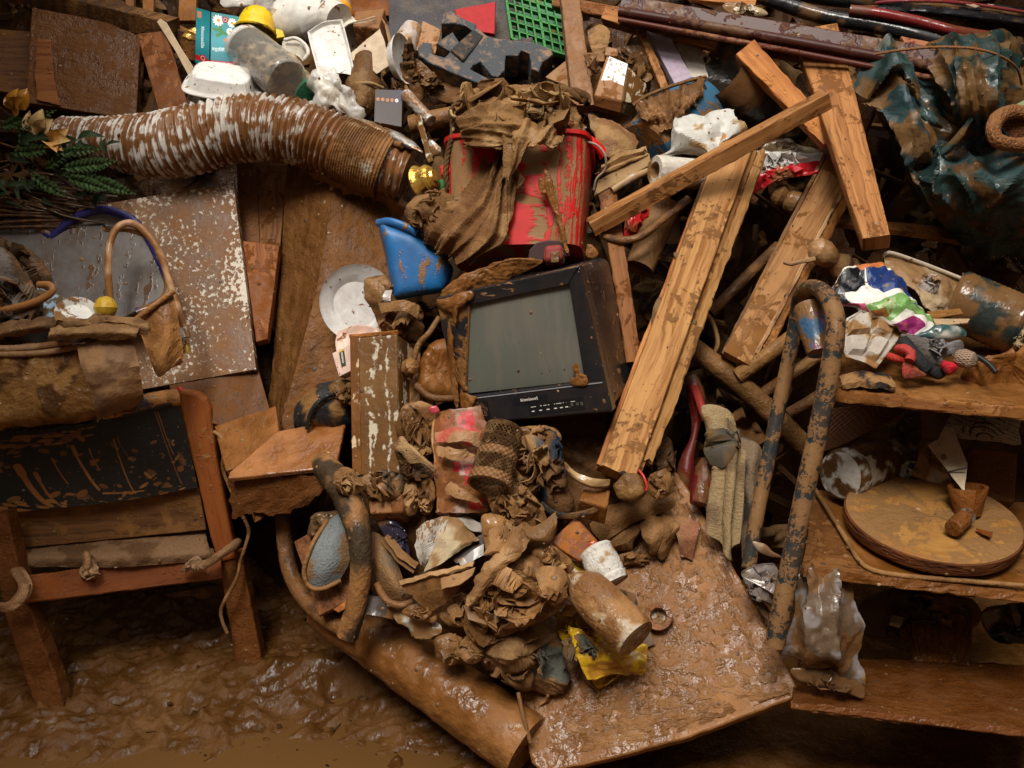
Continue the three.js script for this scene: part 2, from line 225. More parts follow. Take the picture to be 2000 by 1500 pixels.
// a piece of cloth, paper or film bent about several lines one after another
function bent(w, h, o) {
  const cell = o.cell ?? .005, nu = Math.max(4, Math.min(46, Math.round(w / cell))), nv = Math.max(4, Math.min(46, Math.round(h / cell))), pos = [], uv = [], idx = [], s = rr(0, 90), cr = o.cr, F = [];
  for (let k = 0; k < (o.k ?? 6); k++) F.push([rr(0, 6.283), rr(-.34, .34) * Math.max(w, h), (rnd() < .5 ? -1 : 1) * (cr ? rr(.35, 1.5) : rr(.5, 2.4)), cr ? rr(.001, .003) : rr(.004, .009)]);
  const pl = o.pleat ?? (cr ? 0 : rr(.2, 1)), pd = rr(0, 3.14), pf = rr(9, 16) * 6.283;
  for (let j = 0; j <= nv; j++) for (let i = 0; i <= nu; i++) {
    let u = i / nu - .5, v = j / nv - .5, x = u * w * (.85 + .7 * n3(v * 2.3, s, 1)), y = v * h * (.85 + .7 * n3(u * 2.3, s, 5)), z = 0;
    const e = Math.min(i, nu - i, j, nv - j); if (e < 2) { const q = (cr ? .010 : .005) * (2 - e) / 2; x += q * fbm(x * 50, y * 50, s) * 2; y += q * fbm(x * 50, y * 50, s + 9) * 2; }
    if (pl) { const t = (x * Math.cos(pd) + y * Math.sin(pd)) * pf * .1 * 6 + 1.6 * n3(x * 9, y * 9, s); z += .0055 * pl * (1 - 2 * Math.pow(Math.abs(Math.sin(t * .5)), .6)); }
    for (const [an, off, th, R] of F) { const c = Math.cos(an), q = Math.sin(an), d = x * c + y * q - off + .012 * n3(x * 12, y * 12, s + an), t = -x * q + y * c, T = Math.abs(th), sg = Math.sign(th); if (d <= 0) continue; let d2, z2; if (d < R * T) { const aa = d / R; d2 = (R - sg * z) * Math.sin(aa); z2 = sg * (R - (R - sg * z) * Math.cos(aa)); } else { d2 = R * Math.sin(T) + (d - R * T) * Math.cos(T) - sg * z * Math.sin(T); z2 = sg * (R * (1 - Math.cos(T)) + (d - R * T) * Math.sin(T)) + z * Math.cos(T); } x += (d2 - d) * c; y += (d2 - d) * q; z = z2; }
    z += cr ? .006 * crumpN(x + s, y + s, s, 17) : .002 * fbm(x * 60, y * 60, s, 3);
    pos.push(x, y, z); uv.push((u + .5) * w + s, (v + .5) * h + s);
  }
  const W = nu + 1; for (let j = 0; j < nv; j++) for (let i = 0; i < nu; i++) { const k = j * W + i; idx.push(k, k + 1, k + W, k + W, k + 1, k + W + 1); }
  return [pos, uv, idx, nu, nv];
}
// a wad: several bent pieces lying over one another inside a smooth outline, round a small core
function wad(pts, o) {
  const { out, c3, nrm, b } = blobFrame(pts, o), ex = RT.clone().addScaledVector(nrm, -RT.dot(nrm)).normalize(), ey = nrm.clone().cross(ex), n = out.length, rad = new Float32Array(64).fill(0);
  const L = out.map((p) => { const q = p.clone().sub(c3); return [q.dot(ex), q.dot(ey), q.dot(nrm)]; }); let area = 0; L.forEach((p, i) => { const q = L[(i + 1) % n]; area += Math.abs(p[0] * q[1] - q[0] * p[1]) / 2; const k = Math.floor(((Math.atan2(p[1], p[0]) / 6.2832 + 1) % 1) * 64) & 63; rad[k] = Math.max(rad[k], Math.hypot(p[0], p[1])); });
  for (let r = 0; r < 64; r++) if (!rad[r]) rad[r] = rad[(r + 63) & 63] || rad[(r + 1) & 63] || .02;
  const size = Math.sqrt(area), gs = [blob(pts, { ...o, bulge: b * (o.core ?? .45), back: o.back ?? b * .8, fold: o.core ? o.fold : Math.min(.004, (o.fold ?? .008) * .3), solid: 1 })];
  const cnt = Math.round(1.35 * (o.n ?? cl(3.5 + area / .0022, 5, 15))), R = (t) => rad[Math.floor(((t / 6.2832 + 1) % 1) * 64) & 63];
  for (let k = 0; k < cnt; k++) {
    const [pos, uv, idx, nu, nv] = bent(size * rr(.5, 1.05), size * rr(.32, .7), { ...o, cell: Math.max(.0038, size / 40) }), t = rr(0, 6.2832), rho = Math.sqrt(rnd()) * .62, cx = Math.cos(t) * R(t) * rho, cy = Math.sin(t) * R(t) * rho, rz = o.dir !== undefined ? o.dir * .01745 + rr(-.5, .5) : rr(0, 6.283), cz = b * Math.sqrt(1 - rho * rho) * rr(.5, 1.0) * (.55 + .45 * (k + 1) / cnt);
    const E = new THREE.Matrix4().makeRotationFromEuler(new THREE.Euler(-Math.sin(t) * rho * .9 + rr(-.35, .35), Math.cos(t) * rho * .9 + rr(-.35, .35), rz, 'ZYX')), P = new THREE.Vector3(); let zm = 0; for (let i = 2; i < pos.length; i += 3) zm += pos[i]; zm /= pos.length / 3;
    for (let i = 0; i < pos.length; i += 3) { P.set(pos[i], pos[i + 1], pos[i + 2] - zm).applyMatrix4(E); let x = P.x + cx, y = P.y + cy, z = P.z * .8 + cz; const r = Math.hypot(x, y), q = r / (R(Math.atan2(y, x)) * 1.02); if (q > .8) { const f = .8 + .24 * Math.tanh((q - .8) / .24), g = f / q; x *= g; y *= g; z -= (q - .8) * size * .22; } z = z < 0 ? z * .4 : z; P.copy(c3).addScaledVector(ex, x).addScaledVector(ey, y).addScaledVector(nrm, z); pos[i] = P.x; pos[i + 1] = P.y; pos[i + 2] = P.z; }
    const g = bg(pos, uv, idx); g.computeVertexNormals(); const f = rr(.78, 1.22); gs.push(shell(g, nu, nv, idx, { th: o.cr ? .0008 : .0022, crease: o.cr ? .45 : 0, c: o.c.map((q) => [q[0] * f, q[1] * f, q[2] * f, q[3]]), cf: o.cf, seed: o.seed }));
  }
  return join(gs);
}
// a closed lump: a smooth outline that swells towards the viewer and away, then creased
function blobFrame(pts, o) {
  const cen = pts.reduce((s, p) => [s[0] + p[0] / pts.length, s[1] + p[1] / pts.length], [0, 0]); if (o.cen) [cen[0], cen[1]] = o.cen;
  const d0 = o.d ?? dz(cen[1]), W3 = pts.map((p) => V(p[2] === undefined ? [p[0], p[1], d0] : Math.abs(p[2]) < .9 ? [p[0], p[1], d0 + p[2]] : p)), c3 = V([cen[0], cen[1], d0]);
  const n0 = W3.length, per = W3.reduce((s, v, i) => s + v.distanceTo(W3[(i + 1) % n0]), 0), seg = Math.round(cl(per / (o.cell ?? .006), 40, 260)), rings = Math.round(cl(seg / 5, 10, 48));
  const out = []; for (let i = 0; i < seg; i++) { const t = i / seg * n0, j = Math.floor(t), f = t - j, q = (k) => W3[((j + k) % n0 + n0) % n0]; out.push(o.sharp ? q(0).clone().lerp(q(1), f) : new THREE.Vector3(...['x', 'y', 'z'].map((k) => catm(q(-1)[k], q(0)[k], q(1)[k], q(2)[k], f)))); }
  const toC = CAM.clone().sub(c3).normalize(), nrm = (o.up ? toC.clone().lerp(new THREE.Vector3(0, 1, 0), o.up) : toC).normalize();
  return { cen, d0, W3, c3, n0, seg, rings, out, nrm, b: o.bulge ?? .03 };
}
function blob(pts, o = {}) {
  if (o.c && (o.fold ?? .008) >= .006 && !o.solid) return wad(pts, o);
  const { c3, n0, seg, rings, out, nrm } = blobFrame(pts, o);
  const b = o.bulge ?? .03, bk = o.back ?? b * .8, pos = [], uv = [], idx = [], pw = o.pow ?? 2;
  const put = (p) => { pos.push(p.x, p.y, p.z); const q = p.clone().sub(c3); uv.push(q.dot(RT) + (o.uo ?? 0), q.dot(UP) + q.dot(FW) * .7 + (o.vo ?? 0)); };
  const prof = (r) => Math.pow(Math.max(0, 1 - Math.pow(r, pw)), .5);
  put(c3.clone().addScaledVector(nrm, b * (o.even ? 1 : cl(.78 + 1.5 * n3(c3.x * 9 + (o.seed ?? 0), c3.y * 9, c3.z * 9), .35, 1.5))));
  for (let k = 1; k <= rings; k++) { const r = Math.sin(k / rings * Math.PI / 2); for (let i = 0; i < seg; i++) { const q = c3.clone().lerp(out[i], r), h = cl(.78 + 1.5 * n3(q.x * 9 + (o.seed ?? 0), q.y * 9, q.z * 9), .35, 1.5); put(q.addScaledVector(nrm, b * prof(r) * (o.even ? 1 : mix(cl(.78 + 1.5 * n3(c3.x * 9 + (o.seed ?? 0), c3.y * 9, c3.z * 9), .35, 1.5), h, sm(0, .3, r))))); } }
  for (let k = rings - 1; k >= 1; k--) { const r = Math.sin(k / rings * Math.PI / 2); for (let i = 0; i < seg; i++) put(c3.clone().lerp(out[i], r).addScaledVector(nrm, -bk * prof(r))); }
  put(c3.clone().addScaledVector(nrm, -bk));
  const L = 2 * rings - 1, last = 1 + L * seg; for (let i = 0; i < seg; i++) { const j = (i + 1) % seg; idx.push(0, 1 + i, 1 + j); for (let k = 0; k < L - 1; k++) { const a = 1 + k * seg; idx.push(a + i, a + seg + i, a + j, a + j, a + seg + i, a + seg + j); } const a = 1 + (L - 1) * seg; idx.push(a + i, last, a + j); }
  let area = 0; for (let i = 0; i < n0; i++) { const a = pts[i], c = pts[(i + 1) % n0]; area += a[0] * c[1] - c[0] * a[1]; }
  if (area > 0) for (let i = 0; i < idx.length; i += 3) [idx[i + 1], idx[i + 2]] = [idx[i + 2], idx[i + 1]];
  const g = bg(pos, uv, idx); g.computeVertexNormals(); displace(g, { fold: .008, ...o });
  return o.c ? paint(g, o.c, o) : g;
}
// a flat board of any outline: its face lies in one plane, its thickness goes away from the viewer
function slab(pts, th, o = {}) {
  const W = pts.map(V), cen = W.reduce((s, v) => s.add(v), new THREE.Vector3()).divideScalar(W.length), n = new THREE.Vector3();
  W.forEach((a, i) => { const b = W[(i + 1) % W.length]; n.x += (a.y - b.y) * (a.z + b.z); n.y += (a.z - b.z) * (a.x + b.x); n.z += (a.x - b.x) * (a.y + b.y); }); n.normalize(); if (n.dot(cen.clone().sub(CAM)) > 0) n.negate();
  let ex = (o.along ? V(pts[o.along[1]]).sub(V(pts[o.along[0]])) : RT.clone()); ex.addScaledVector(n, -ex.dot(n)).normalize(); const ey = n.clone().cross(ex);
  const P2 = pts.map((p) => { const r = ray(p[0], p[1]), t = cen.clone().sub(CAM).dot(n) / r.dot(n), q = CAM.clone().addScaledVector(r, t).sub(cen); return new THREE.Vector2(q.dot(ex), q.dot(ey)); });
  if (THREE.ShapeUtils.isClockWise(P2)) P2.reverse();
  const S = [], rough = o.rough ?? .0008; P2.forEach((a, i) => { const b = P2[(i + 1) % P2.length], L = a.distanceTo(b), k = Math.max(1, Math.round(L / (o.step ?? .02))), t = new THREE.Vector2(b.y - a.y, a.x - b.x).normalize(); for (let j = 0; j < k; j++) { const q = a.clone().lerp(b, j / k); if (j) q.addScaledVector(t, rough * 2 * fbm(q.x * 60 + 3, q.y * 60, th * 90, 2)); S.push(q); } });
  const bev = Math.min(o.bevel ?? .0018, th * .3), sh = new THREE.Shape(S);
  for (const h of o.holes ?? []) { const H = h.map((p) => { const r = ray(p[0], p[1]), t = cen.clone().sub(CAM).dot(n) / r.dot(n), q = CAM.clone().addScaledVector(r, t).sub(cen); return new THREE.Vector2(q.dot(ex), q.dot(ey)); }); sh.holes.push(new THREE.Path(H)); }
  const g = new THREE.ExtrudeGeometry(sh, { depth: th - 2 * bev, bevelEnabled: true, bevelThickness: bev, bevelSize: bev, bevelOffset: -bev, bevelSegments: 2, curveSegments: 4, steps: 1 });
  g.translate(0, 0, -th + bev); const uv = g.attributes.uv, off = rr(0, 3); for (let i = 0; i < uv.count; i++) uv.setXY(i, uv.getX(i) + off, uv.getY(i) + off * .7);
  return g.applyMatrix4(new THREE.Matrix4().makeBasis(ex, ey, n).setPosition(cen));
}
// a length of timber: the line runs down the middle of its nearer face
function beam(a, b, w, t, o = {}) {
  const A = V(a), B = V(b), ax = B.clone().sub(A), L = ax.length(); ax.normalize(); let n = CAM.clone().sub(A.clone().lerp(B, .5)); n.addScaledVector(ax, -n.dot(ax)).normalize().applyAxisAngle(ax, (o.roll ?? 0) * Math.PI / 180); const s = ax.clone().cross(n);
  const e = Math.min(.0025, w * .12, t * .2), w2 = o.w2 ?? w, prof = o.prof ?? [[-1, -1], [-.5, -1], [.5, -1], [1, -1], [1, 0], [1, 1], [.5, 1], [-.5, 1], [-1, 1], [-1, 0]].map((q) => q), sq = [];
  const base = o.prof ?? [[-.5, 0, 1, 0], [0, 0], [.5, 0], [.5, -.5], [.5, -1], [0, -1], [-.5, -1], [-.5, -.5]].map((q) => [q[0], q[1]]);
  for (let i = 0; i < base.length; i++) { const q = base[i], p0 = base[(i + base.length - 1) % base.length], p1 = base[(i + 1) % base.length]; const cx = (p, r) => { const dx = (p[0] - q[0]) * w, dy = (p[1] - q[1]) * t, l = Math.hypot(dx, dy) || 1; return [q[0] + dx / l * r / w, q[1] + dy / l * r / t]; }; const c = (p0[0] - q[0]) * (p1[1] - q[1]) - (p0[1] - q[1]) * (p1[0] - q[0]); if (Math.abs(c) > .02 && !o.prof) sq.push(cx(p0, e), cx(p1, e)); else sq.push(q); }
  const nseg = Math.max(2, Math.round(L / (o.cell ?? .014))), m = sq.length, pos = [], uv = [], idx = [], seed = o.seed ?? rr(0, 50), per = [0]; for (let i = 0; i < m; i++) { const p = sq[i], q = sq[(i + 1) % m]; per.push(per[i] + Math.hypot((p[0] - q[0]) * w, (p[1] - q[1]) * t)); }
  const ra = o.ra ?? .0012, bend = o.bend ?? 0, tw = (o.twist ?? 0) * Math.PI / 180; const P = new THREE.Vector3();
  const u0 = rr(0, 2), v0 = rr(0, 2);
  for (let k = 0; k <= nseg; k++) for (let i = 0; i <= m; i++) {
    const f = k / nseg, q = sq[i % m], ww = mix(w, w2, f), c = Math.cos(tw * (f - .5)), sn = Math.sin(tw * (f - .5)), end = (k === 0 || k === nseg) ? (o.ragged ?? 0) * fbm(q[0] * 5 + seed, q[1] * 3, k * 9.1) : 0;
    const x = q[0] * ww, y = q[1] * t, xx = x * c - y * sn, yy = x * sn + y * c, rn = ra * fbm(f * L * 40 + seed, q[0] * 4 + seed, q[1] * 4, 3) * 2;
    P.copy(A).addScaledVector(ax, f * L + end).addScaledVector(s, xx * (1 + rn / w * 2)).addScaledVector(n, yy + rn + bend * 4 * f * (1 - f));
    pos.push(P.x, P.y, P.z); uv.push(f * L + u0, per[i] + v0);
  }
  const W = m + 1; for (let k = 0; k < nseg; k++) for (let i = 0; i < m; i++) { const q = k * W + i; idx.push(q, q + 1, q + W, q + W, q + 1, q + W + 1); }
  const cap = (k) => { const c0 = pos.length / 3; let cx = new THREE.Vector3(); for (let i = 0; i < m; i++) cx.add(new THREE.Vector3(...pos.slice((k * W + i) * 3, (k * W + i) * 3 + 3))); cx.divideScalar(m); pos.push(cx.x, cx.y, cx.z); uv.push(u0, v0 + .3); const f0 = pos.length / 3; for (let i = 0; i <= m; i++) { const s0 = (k * W + i) * 3; pos.push(pos[s0], pos[s0 + 1], pos[s0 + 2]); uv.push(u0 + sq[i % m][1] * t * .3, v0 + .3 + sq[i % m][0] * w); } for (let i = 0; i < m; i++) k ? idx.push(c0, f0 + i, f0 + i + 1) : idx.push(c0, f0 + i + 1, f0 + i); };
  cap(0); cap(nseg);
  const g = bg(pos, uv, idx); return o.smooth ? (g.computeVertexNormals(), g) : toCreasedNormals(g, .5);
}
// a tube along a path; r is a number or a function of the share of the way
function tube(path, r, o = {}) {
  const curve = new THREE.CatmullRomCurve3(path.map(V), false, 'catmullrom', .5), L = curve.getLength(), ns = Math.max(3, Math.min(900, Math.round(L / (o.cell ?? .008)))), nr = o.nr ?? 14, fr = curve.computeFrenetFrames(ns, false), pos = [], uv = [], idx = [], P = new THREE.Vector3();
  const rad = typeof r === 'function' ? r : () => r, seed = o.seed ?? 1, R0 = rad(.5, 0);
  for (let k = 0; k <= ns; k++) { const f = k / ns, c = curve.getPointAt(f); for (let i = 0; i <= nr; i++) { const a = i / nr * Math.PI * 2, q = rad(f, a) * (1 + (o.lump ?? 0) * fbm(f * L * 14 + seed, Math.cos(a) * 1.2, Math.sin(a) * 1.2, 3)) + (o.ra ?? 0) * fbm(f * L * 70, Math.cos(a) * 4, Math.sin(a) * 4, 2), fl = o.flat ?? 1; P.copy(c).addScaledVector(fr.normals[k], Math.cos(a) * q).addScaledVector(fr.binormals[k], Math.sin(a) * q * fl); pos.push(P.x, P.y, P.z); uv.push(f * L, i / nr * 6.283 * R0); } }
  const W = nr + 1; for (let k = 0; k < ns; k++) for (let i = 0; i < nr; i++) { const q = k * W + i; idx.push(q, q + 1, q + W, q + W, q + 1, q + W + 1); }
  if (!o.open) for (const k of [0, ns]) { const c = curve.getPointAt(k / ns), c0 = pos.length / 3; pos.push(c.x, c.y, c.z); uv.push(0, 0); for (let i = 0; i <= nr; i++) { const s0 = (k * W + i) * 3; pos.push(pos[s0], pos[s0 + 1], pos[s0 + 2]); uv.push(.05 * Math.cos(i), .05 * Math.sin(i)); } for (let i = 0; i < nr; i++) k ? idx.push(c0, c0 + 1 + i, c0 + 2 + i) : idx.push(c0, c0 + 2 + i, c0 + 1 + i); }
  const g = bg(pos, uv, idx); g.computeVertexNormals(); return o.c ? paint(g, o.c, o) : g;
}
// turned on an axis from a to b; profile pairs are (share of the axis, radius in metres)
function lathe(a, b, prof, o = {}) {
  const A = V(a), B = V(b), ax = B.clone().sub(A), L = ax.length(); ax.normalize(); const e1 = new THREE.Vector3(0, 0, 1).addScaledVector(ax, -ax.z); if (e1.length() < .1) e1.set(1, 0, 0).addScaledVector(ax, -ax.x); e1.normalize(); const e2 = ax.clone().cross(e1), nr = Math.max(o.nr ?? 40, o.c && (o.nr ?? 40) > 30 ? 64 : 0), pos = [], uv = [], idx = [], P = new THREE.Vector3(); let run = 0; const sy = o.sy ?? 1;
  const pr = []; prof.forEach((q, i) => { if (i) { const p = prof[i - 1], d = Math.hypot((q[0] - p[0]) * L, q[1] - p[1]), k = Math.max(1, Math.round(d / (o.cell ?? (o.c ? .006 : .02)))); for (let j = 1; j < k; j++) pr.push([mix(p[0], q[0], j / k), mix(p[1], q[1], j / k)]); } pr.push(q); });
  pr.forEach((q, j) => { if (j) run += Math.hypot((q[0] - pr[j - 1][0]) * L, q[1] - pr[j - 1][1]); for (let i = 0; i <= nr; i++) { const t = i / nr * Math.PI * 2, d = (o.dent ?? 0) * fbm(q[0] * L * 22 + (o.seed ?? 0), Math.cos(t) * 1.1, Math.sin(t) * 1.1, 3); const rr_ = q[1] + (q[1] > .002 ? d : 0); P.copy(A).addScaledVector(ax, q[0] * L).addScaledVector(e1, Math.cos(t) * rr_).addScaledVector(e2, Math.sin(t) * rr_ * sy); pos.push(P.x, P.y, P.z); uv.push(o.unit ? i / nr : i / nr * 6.283 * (o.ur ?? .04), o.unit ? j / (pr.length - 1) : run); } });
  const W = nr + 1; for (let j = 0; j < pr.length - 1; j++) for (let i = 0; i < nr; i++) { const q = j * W + i; idx.push(q, q + 1, q + W, q + W, q + 1, q + W + 1); }
  let g = bg(pos, uv, idx); g = toCreasedNormals(g, o.crease ?? .6); return o.c ? paint(g, o.c, o) : g;
}
// a box given by the four corners of its front (top left, top right, bottom right, bottom left) and its depth
function hex(f4, dp, r = .004, o = {}) {
  const Q = f4.map(V), n = Q[1].clone().sub(Q[3]).cross(Q[0].clone().sub(Q[2])).normalize(); if (n.dot(FW) > 0) n.negate(); if (o.n) n.add(new THREE.Vector3(...o.n)).normalize();
  const w = (Q[0].distanceTo(Q[1]) + Q[2].distanceTo(Q[3])) / 2, h = (Q[0].distanceTo(Q[3]) + Q[1].distanceTo(Q[2])) / 2, bs = o.bs ?? 1, mid = Q.reduce((s, v) => s.add(v), new THREE.Vector3()).divideScalar(4);
  const g = new RoundedBoxGeometry(w, h, dp, 3, Math.min(r, dp * .45, w * .45, h * .45)), p = g.attributes.position, uv = g.attributes.uv, nn = g.attributes.normal, v = new THREE.Vector3(), a = new THREE.Vector3(), off = rr(0, 2);
  for (let i = 0; i < p.count; i++) {
    v.fromBufferAttribute(p, i); const ux = v.x / w + .5, uy = v.y / h + .5, uz = .5 - v.z / dp; const N0 = [Math.abs(nn.getX(i)), Math.abs(nn.getY(i)), Math.abs(nn.getZ(i))];
    if (N0[2] > .6) uv.setXY(i, v.x + off, v.y + off); else if (N0[0] > .6) uv.setXY(i, v.z + off, v.y + off + .2); else uv.setXY(i, v.x + off, v.z + off + .3);
    a.copy(Q[3]).lerp(Q[2], ux); const b = Q[0].clone().lerp(Q[1], ux); a.lerp(b, uy); a.lerp(mid, uz * (1 - bs)).addScaledVector(n, -dp * uz); p.setXYZ(i, a.x, a.y, a.z);
  }
  g.computeVertexNormals();
  if (o.crush) displace(g, { fold: o.crush, ff: 9, ra: 0, seed: o.seed });
  return o.c ? paint(g, o.c, o) : g;
}
// a thin picture laid on a face, a third of a millimetre proud
const face = (f4, lift = .0008, nu = 2) => { const Q = f4.map(V), n = Q[1].clone().sub(Q[3]).cross(Q[0].clone().sub(Q[2])).normalize(); if (n.dot(FW) > 0) n.negate(); const A = Q.map((q) => q.clone().addScaledVector(n, lift)), pos = [], uv = [], idx = []; for (let j = 0; j <= nu; j++) for (let i = 0; i <= nu; i++) { const p = A[0].clone().lerp(A[1], i / nu).lerp(A[3].clone().lerp(A[2], i / nu), j / nu); pos.push(p.x, p.y, p.z); uv.push(i / nu, 1 - j / nu); } for (let j = 0; j < nu; j++) for (let i = 0; i < nu; i++) { const k = j * (nu + 1) + i; idx.push(k, k + nu + 1, k + 1, k + 1, k + nu + 1, k + nu + 2); } const g = bg(pos, uv, idx); g.computeVertexNormals(); return g; };
const join = (gs) => mergeGeometries(gs.map((g) => { g = g.index ? g.toNonIndexed() : g; for (const k of Object.keys(g.attributes)) if (!['position', 'normal', 'uv', 'color'].includes(k)) g.deleteAttribute(k); return g; }));

// ---------- things ----------
const used = {};
const numbered = (n) => { const k = used[n] = (used[n] ?? -1) + 1; return k ? n + '_' + String(k).padStart(3, '0') : n; };
function thing(name, label, category, parts, o = {}) {
  if (parts.isBufferGeometry) parts = [[null, parts, o.m]];
  const box = new THREE.Box3(); for (const p of parts) { p[1].computeBoundingBox(); box.union(p[1].boundingBox); }
  const base = box.getCenter(new THREE.Vector3()); base.y = box.min.y;
  const mk = (n, g, m) => { const q = new THREE.Mesh(g.translate(-base.x, -base.y, -base.z), m); q.name = n; q.castShadow = q.receiveShadow = true; return q; };
  let root;
  if (parts.length === 1 && !parts[0][0]) root = mk(numbered(name), parts[0][1], parts[0][2]);
  else { root = new THREE.Group(); root.name = numbered(name); for (const [n, g, m, subs] of parts) { const q = mk(n, g, m); root.add(q); for (const [n2, g2, m2] of subs ?? []) q.add(mk(n2, g2, m2)); } }
  root.position.copy(base);
  if (o.kind) root.userData.kind = o.kind; if (label) root.userData.label = label; if (category) root.userData.category = category; if (o.group) root.userData.group = o.group;
  scene.add(root); return root;
}

// ---------- the setting ----------
const struct = (name, g, m) => { const q = thing(name, null, null, [[null, g, m]], { kind: 'structure' }); return q; };
{ // muddy ground, finest where it is seen
  const pos = [], uv = [], idx = [], xs = [], zs = [];
  for (let x = -40; x < -1.7; x += x < -4 ? 6 : .3) xs.push(x); for (let x = -1.7; x <= 1.7; x += .0068) xs.push(x); for (let x = 2; x < 42; x += x > 4 ? 6 : .3) xs.push(x);
  for (let z = -30; z < -1.1; z += z < -4 ? 5 : .3) zs.push(z); for (let z = -1.1; z <= .62; z += .0068) zs.push(z); for (let z = .8; z < 40; z += z > 4 ? 6 : .3) zs.push(z);
  const shore = (x) => x < -.5 ? .13 - (x + 1.07) * .1 : x < -.2 ? .075 + (x + .5) * .15 : .12 + (x + .2) * .7;
  const h = (x, z) => {
    if (Math.abs(x) > 1.9 || z > .7 || z < -1.2) return -.004;
    const s = shore(x) + .12 - z + .1 * n3(x * 3.1, z * 4, 3) + .05 * n3(x * 11, z * 14, 9) + .03 * n3(x * 31, z * 34, 5), wet = sm(-.02, .3, s), r = foldN(x * 1.2, z * 2.2, .4, 9), q = foldN(x, z * 1.6, 2.2, 26);
    let y = -.006 + wet * .04 + r * .016 * sm(-.05, .2, s) + q * .005 * sm(-.12, .1, s) + .013 * fbm(x * 26, z * 40, 1, 5) * sm(-.3, .05, s);
    const hump = Math.exp(-(((x + .36) / .16) ** 2) - (((z + .09) / .055) ** 2)); y += .05 * hump * (1 + .5 * n3(x * 20, z * 20, 5));
    const hollow = Math.exp(-(((x + .36) / .075) ** 2) - (((z + .015) / .028) ** 2)); y -= .04 * hollow;
    if (x > .05) y = Math.min(y, .012 + .006 * fbm(x * 9, z * 12, 2, 3));
    const rim = Math.exp(-Math.pow(Math.hypot((x + .295) / 1.5, (z - .20)) - .045, 2) / .00005); if (x > -.4 && x < -.2 && z > .185) y += .011 * rim;
    return y;
  };
  for (const z of zs) for (const x of xs) { pos.push(x, h(x, z), z); uv.push(x, -z); }
  const W = xs.length; for (let j = 0; j < zs.length - 1; j++) for (let i = 0; i < W - 1; i++) { const k = j * W + i; idx.push(k, k + W, k + 1, k + 1, k + W, k + W + 1); }
  const g = bg(pos, uv, idx); g.computeVertexNormals();
  struct('ground', g, M('mudwet', { t: [.52, .48, .4], s: .5, bump: .006 }));
  const pg = []; const pu = [], pi = [], n = 90; for (let j = 0; j <= 30; j++) for (let i = 0; i <= n; i++) { const x = -1.9 + 2.15 * i / n, z = -.35 + 1.5 * j / 30; pg.push(x, .0035 + .0003 * n3(x * 9, z * 9, 1), z); pu.push(x, -z); }
  for (let j = 0; j < 30; j++) for (let i = 0; i < n; i++) { const k = j * (n + 1) + i; pi.push(k, k + n + 1, k + 1, k + 1, k + n + 1, k + n + 2); }
  const w = bg(pg, pu, pi); w.computeVertexNormals(); const wm = M('mud', { bump: .0003 }).clone(); wm.roughnessMap = null; wm.map = null; wm.roughness = .16; wm.color.setRGB(.12, .058, .018); wm.specularIntensity = .6; struct('puddle', w, wm);
}
{ // the dark body of the heap behind everything that can be told apart
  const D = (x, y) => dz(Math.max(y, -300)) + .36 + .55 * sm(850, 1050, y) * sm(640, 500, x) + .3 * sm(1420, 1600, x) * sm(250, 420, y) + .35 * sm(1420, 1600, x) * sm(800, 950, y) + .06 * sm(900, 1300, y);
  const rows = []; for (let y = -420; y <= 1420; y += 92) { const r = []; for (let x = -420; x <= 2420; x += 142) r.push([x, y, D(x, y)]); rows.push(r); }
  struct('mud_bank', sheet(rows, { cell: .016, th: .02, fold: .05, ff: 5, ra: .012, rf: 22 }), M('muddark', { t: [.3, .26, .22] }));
}

{ // the street: a wall behind the heap, house fronts across the road and at the sides
  const wall = (name, x0, x1, z0, z1, h, rgb) => { const g = new THREE.BoxGeometry(x1 - x0, h, z1 - z0); g.translate((x0 + x1) / 2, h / 2 - .05, (z0 + z1) / 2); struct(name, g, plain(rgb, .9)); };
  wall('wall_rear', -9, 9, -3.4, -2.9, 7, [.2, .15, .1]);
  wall('wall_across', -14, 14, 5.6, 6.1, 6.5, [.28, .21, .14]);
  { const g = (x0, x1) => { const b = new THREE.BoxGeometry(x1 - x0, .16, 4.6); b.translate((x0 + x1) / 2, 2.75, -.6); return b; }; struct('roof_left', g(-2.1, -1.2), plain([.2, .15, .1], .9)); struct('roof_right', g(1.1, 2.1), plain([.2, .15, .1], .9)); }
  wall('wall_left', -2.5, -2.1, -2.9, 2.9, 4.6, [.2, .14, .09]);
  wall('wall_right', 2.1, 2.5, -2.9, 2.9, 4.6, [.2, .14, .09]);
}
